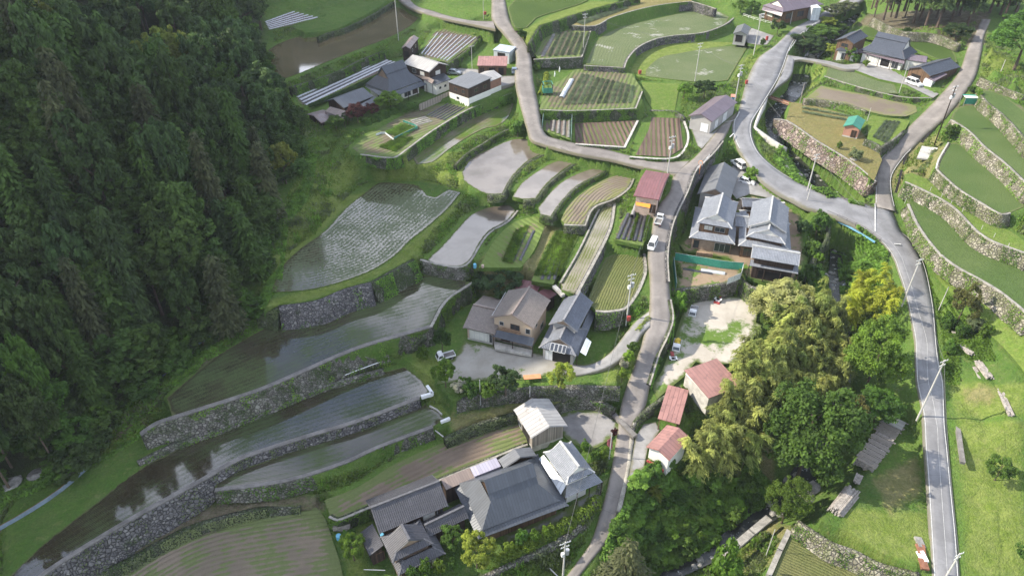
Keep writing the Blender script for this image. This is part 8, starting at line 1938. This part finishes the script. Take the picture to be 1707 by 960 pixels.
while x < L:
    if g.random() < .78: mb.box(Mx @ Matrix.Rotation(g.uniform(-.03, .03), 4, 'Z'), (x, -1.7+g.uniform(-.2, .2), 1.12+g.uniform(0, .12)), (x+.26, 1.7+g.uniform(-.2, .2), 1.2+g.uniform(0, .12)))
    x += .34
mb.build('top_slats', M['wood_grey'], o)
mb = MB(); mb.box(Mx, (L-2.6, -1.6, 1.25), (L-.2, 1.6, 1.42)); mb.build('cover_sheet', M['metal_grey_lt'], o)
g2 = random.Random(5); A, B = G(*pts('34:765,775')[0]), G(*pts('34:790,920')[0])
for i, (mt, l) in enumerate([('rock', 'grey rubble end of the scrap row by the road'), ('rust', 'rusty red scrap panel upper in the row by the road'), ('white', 'white scrap panel in the row by the road'), ('rust', 'rusty red scrap panel lowest in the row by the road')]):
    p = A.lerp(B, (i+.5)/4); simple('scrap_panel', l, 'scrap', lambda m: [m.box(Matrix.Translation(p) @ Matrix.Rotation(1.4+g2.uniform(-.2, .2), 4, 'Z') @ Matrix.Rotation(g2.uniform(-.2, .2), 4, 'X'), (-.9, -.55, -.1), (.9, .55, .14+.1*k)) for k in range(2)], mt)
# concrete slab, netted frame, posts on the ledge, white things, steps
q = [P(*c, 12.2) for c in pts('K:265,490 350,500 370,440 290,430')]
def slabf(m): m.face(q)
mb = MB(); mb.face(q); tag(mb.build('foundation_slab', M['concrete_lt'], solid=.35), 'old grey foundation slab beside the dark tall pole', 'foundation slab')
A = P(*pts('K:535,215')[0], 17.2); o = empty('netted_frame', A, -.1, 'small netted frame with a pale top beside the side road', 'frame')
for x in (-2.2, 2.2):
    for y in (-1.2, 1.2): mb = MB(); mb.box(I4, (x-.05, y-.05, -.4), (x+.05, y+.05, 1.7)); lbuild(mb, 'post', M['steel'], o)
mb = MB(); mb.box(I4, (-2.2, -1.25, .1), (2.2, -1.22, 1.6)); lbuild(mb, 'net', M['netgreen'], o); mb = MB(); mb.box(I4, (-2.3, -1.3, 1.7), (2.0, .2, 1.76)); lbuild(mb, 'cover', M['white'], o); mb = MB(); mb.box(I4, (-2.2, .25, 1.66), (2.2, 1.25, 1.72)); lbuild(mb, 'net', M['netgreen'], o)
for px in ('K:330,658', 'K:386,690', 'K:433,724', 'K:491,762', 'K:586,850', 'K:648,890', 'K:206,712', 'K:235,776', 'K:272,852', 'K:718,940'):
    b = G(*pts(px)[0]); simple('marker_post', 'short pale post in the row on the right hillside ledges', 'post', lambda m: m.tube([b-Vector((0, 0, .3)), b+Vector((0, 0, 1.1))], .05, 6), 'pole', group='short posts on the right hillside ledges')
for px, l in (('13:238,360', 'white wrapped stake on the grass by the green water tank'), ('13:214,385', 'second white wrapped stake nearer the green water tank'), ('13:226,328', 'pale stake behind the two white wrapped stakes')):
    b = G(*pts(px)[0]); simple('wrapped_stake', l, 'stake', lambda m: m.tube([b, b+Vector((.08, 0, .8)), b+Vector((0, .1, 1.6))], [.16, .2, .06], 7), 'white')
A, B = P(*pts('L:215,140')[0], .0), P(*pts('L:370,0')[0], 3.0)
def stairs(m):
    d = B-A; n = 12; r = Vector((d.x, d.y, 0)); ang = math.atan2(r.y, r.x)
    for i in range(n):
        p = A.lerp(B, i/n); m.box(Matrix.Translation(p) @ Matrix.Rotation(ang, 4, 'Z'), (-.05, -.55, -.5), (r.length/n+.1, .55, .12))
simple('stone_steps', 'mossy stone steps climbing the paddy wall beside the yard', 'steps', stairs, 'stone_moss')
A, B = P(*pts('14:20,490')[0], 10.2), P(*pts('14:118,520')[0], 10.4)
o = empty('footbridge', (A+B)/2, math.atan2(B.y-A.y, B.x-A.x), 'little red brown footbridge over the stream', 'footbridge'); L = (B-A).length
mb = MB(); mb.box(I4, (-L/2-.8, -.8, -.15), (L/2+.5, .8, .05)); lbuild(mb, 'deck', M['log_brown'], o)
for s_ in (-1, 1): mb = MB(); mb.box(I4, (-L/2-.8, s_*.75-.07, .05), (L/2+.5, s_*.75+.07, .3)); lbuild(mb, 'side_beam', M['rust'], o)
# rocks: stream boulders and roadside stones
RK = []
for s_ in range(5):
    bm = bmesh.new(); bmesh.ops.create_icosphere(bm, subdivisions=2, radius=1)
    for v in bm.verts:
        k = 1+.45*mnoise.noise(v.co*1.1+Vector((s_*7, 0, 0)))+.15*mnoise.noise(v.co*3+Vector((0, s_*5, 0))); v.co *= k; v.co.z *= .65
    me = bpy.data.meshes.new('rock'); bm.to_mesh(me); bm.free(); me.materials.append(M['rock']); RK.append(me)
def rock(p, r, label, group=None):
    o = bpy.data.objects.new('rock', random.choice(RK)); link(o); o.location = p; o.scale = (r*random.uniform(.8, 1.3), r, r*random.uniform(.7, 1.1)); o.rotation_euler = (random.uniform(-.3, .3), random.uniform(-.3, .3), random.uniform(0, 6.28)); return tag(o, label, 'rock', group)
random.seed(17)
for i in range(150):
    t = random.uniform(0, len(ST)-1.01); k = int(t); p = ST[k].lerp(ST[k+1], t-k); d = ST[k+1]-ST[k]; s_ = Vector((d.y, -d.x, 0)).normalized()
    w = SW[k]; q = p+s_*random.choice((random.uniform(-.62, -.3), random.uniform(.3, .62), random.uniform(-.4, .4)))*w
    rock((q.x, q.y, p.z-.08), random.uniform(.22, .75), 'grey boulder in the bed of the mountain stream', 'boulders in the stream bed')
for px, r, l in (('14:90,790', .7, 'upper pale boulder on the grass inside the road bend'), ('14:102,838', .65, 'middle pale boulder on the grass inside the road bend'), ('14:170,875', .7, 'lower pale boulder on the grass inside the road bend'), ('34:205,565', 2.0, 'large flat grey rock beside the rapids under the trees'), ('34:240,520', 1.3, 'smaller flat rock just above the large one by the rapids'), ('31:375,430', 1.3, 'pale rock at the foot of the wooded hillside behind the sheet fence'), ('31:190,450', 1.5, 'long pale rock at the forest foot near the left edge'), ('31:60,500', 1.3, 'low pale rock at the left edge under the trees'), ('14:440,800', 1.0, 'dark boulder under the pale yellow bush on the terrace'), ('24:285,410', .9, 'pale stone beside the garden shrubs over the stream')): rock(G(*pts(px)[0]), r, l)
# bare dead trees in the hillside wood
for px, l in (('11:235,235', 'bare grey dead tree standing in the hillside wood'), ('11:295,345', 'lower bare grey dead tree in the hillside wood')):
    g = G(*pts(px)[0]); mb = MB(); gg = random.Random(3)
    mb.tube([g, g+Vector((.3, 0, 6)), g+Vector((-.2, 0, 12))], [.2, .14, .04], 6)
    for i in range(9):
        b = g+Vector((0, 0, 4+i*.8)); a = gg.uniform(0, 6.28); mb.tube([b, b+Vector((math.cos(a)*1.2, math.sin(a)*1.2, 1.3)), b+Vector((math.cos(a)*1.7, math.sin(a)*1.7, 2.8))], [.08, .05, .02], 5)
    tag(mb.build('dead_tree', M['twig']), l, 'dead tree')
HAZE = .00013
# ================================================================== LIGHT, SKY, VIEW
SUN_EL, SUN_AZ = R(36), math.atan2(.14, -1)          # light comes from the left, a little from behind the scene
sd = Vector((math.cos(SUN_EL)*math.cos(SUN_AZ), math.cos(SUN_EL)*math.sin(SUN_AZ), math.sin(SUN_EL)))
sun = bpy.data.lights.new('sun', 'SUN'); sun.energy = 4.4; sun.angle = R(.6); sun.color = (1, .915, .77)
so = bpy.data.objects.new('sun', sun); COL.objects.link(so); so.rotation_euler = sd.to_track_quat('Z', 'Y').to_euler(); so.location = (0, 0, 300)
wd = bpy.data.worlds.new('World'); S.world = wd; wd.use_nodes = True
nt = wd.node_tree; nn = nt.nodes; bg = nn['Background']
sky = nn.new('ShaderNodeTexSky'); sky.sky_type = 'NISHITA'; sky.sun_disc = False
sky.sun_elevation = SUN_EL; sky.sun_rotation = math.atan2(sd.x, sd.y); sky.altitude = 400; sky.air_density = 1; sky.dust_density = 1.2; sky.ozone_density = 1
tc = nn.new('ShaderNodeTexCoord'); nz = nn.new('ShaderNodeTexNoise'); nt.links.new(tc.outputs['Generated'], nz.inputs['Vector'])
nz.inputs['Scale'].default_value = 2.6; nz.inputs['Detail'].default_value = 7; nz.inputs['Roughness'].default_value = .55
mr = nn.new('ShaderNodeMapRange'); mr.interpolation_type = 'SMOOTHSTEP'; nt.links.new(nz.outputs['Fac'], mr.inputs['Value']); mr.inputs['From Min'].default_value = .40; mr.inputs['From Max'].default_value = .60
mx = nn.new('ShaderNodeMix'); mx.data_type = 'RGBA'; nt.links.new(mr.outputs[0], mx.inputs['Factor']); nt.links.new(sky.outputs[0], mx.inputs[6]); sx = nn.new('ShaderNodeSeparateXYZ'); nt.links.new(tc.outputs['Generated'], sx.inputs[0])
br = nn.new('ShaderNodeMapRange'); nt.links.new(sx.outputs[1], br.inputs['Value']); br.inputs['From Min'].default_value = .1; br.inputs['From Max'].default_value = .8; br.inputs['To Min'].default_value = .62; br.inputs['To Max'].default_value = 1.35
cl = nn.new('ShaderNodeMix'); cl.data_type = 'RGBA'; cl.blend_type = 'MULTIPLY'; cl.inputs['Factor'].default_value = 1; cl.inputs[6].default_value = (7.9, 8.25, 9.2, 1); nt.links.new(br.outputs[0], cl.inputs[7]); nt.links.new(cl.outputs[2], mx.inputs[7])
nt.links.new(mx.outputs[2], bg.inputs['Color']); bg.inputs['Strength'].default_value = .15
# thin valley air
hm = bpy.data.materials.new('thin_haze'); hm.use_nodes = True; ht = hm.node_tree; ht.nodes.remove(ht.nodes['Principled BSDF'])
pv = ht.nodes.new('ShaderNodeVolumePrincipled'); pv.inputs['Color'].default_value = (.80, .88, 1, 1); pv.inputs['Density'].default_value = HAZE; pv.inputs['Anisotropy'].default_value = .2
ht.links.new(pv.outputs[0], ht.nodes['Material Output'].inputs['Volume'])
mb = MB(); mb.box(Matrix.Identity(4), (-440, -80, -40), (480, 640, 235)); hz = mb.build('haze', hm); tag(hz, 'thin pale blue air over the valley', 'haze', kind='stuff')
S.view_settings.view_transform = 'Standard'; S.view_settings.look = 'None'; S.view_settings.gamma = 1; S.view_settings.use_curve_mapping = False
S.view_settings.exposure = 1.0
S.render.engine = 'CYCLES'; S.cycles.max_bounces = 6; S.cycles.diffuse_bounces = 3; S.cycles.transmission_bounces = 4; S.cycles.use_denoising = True
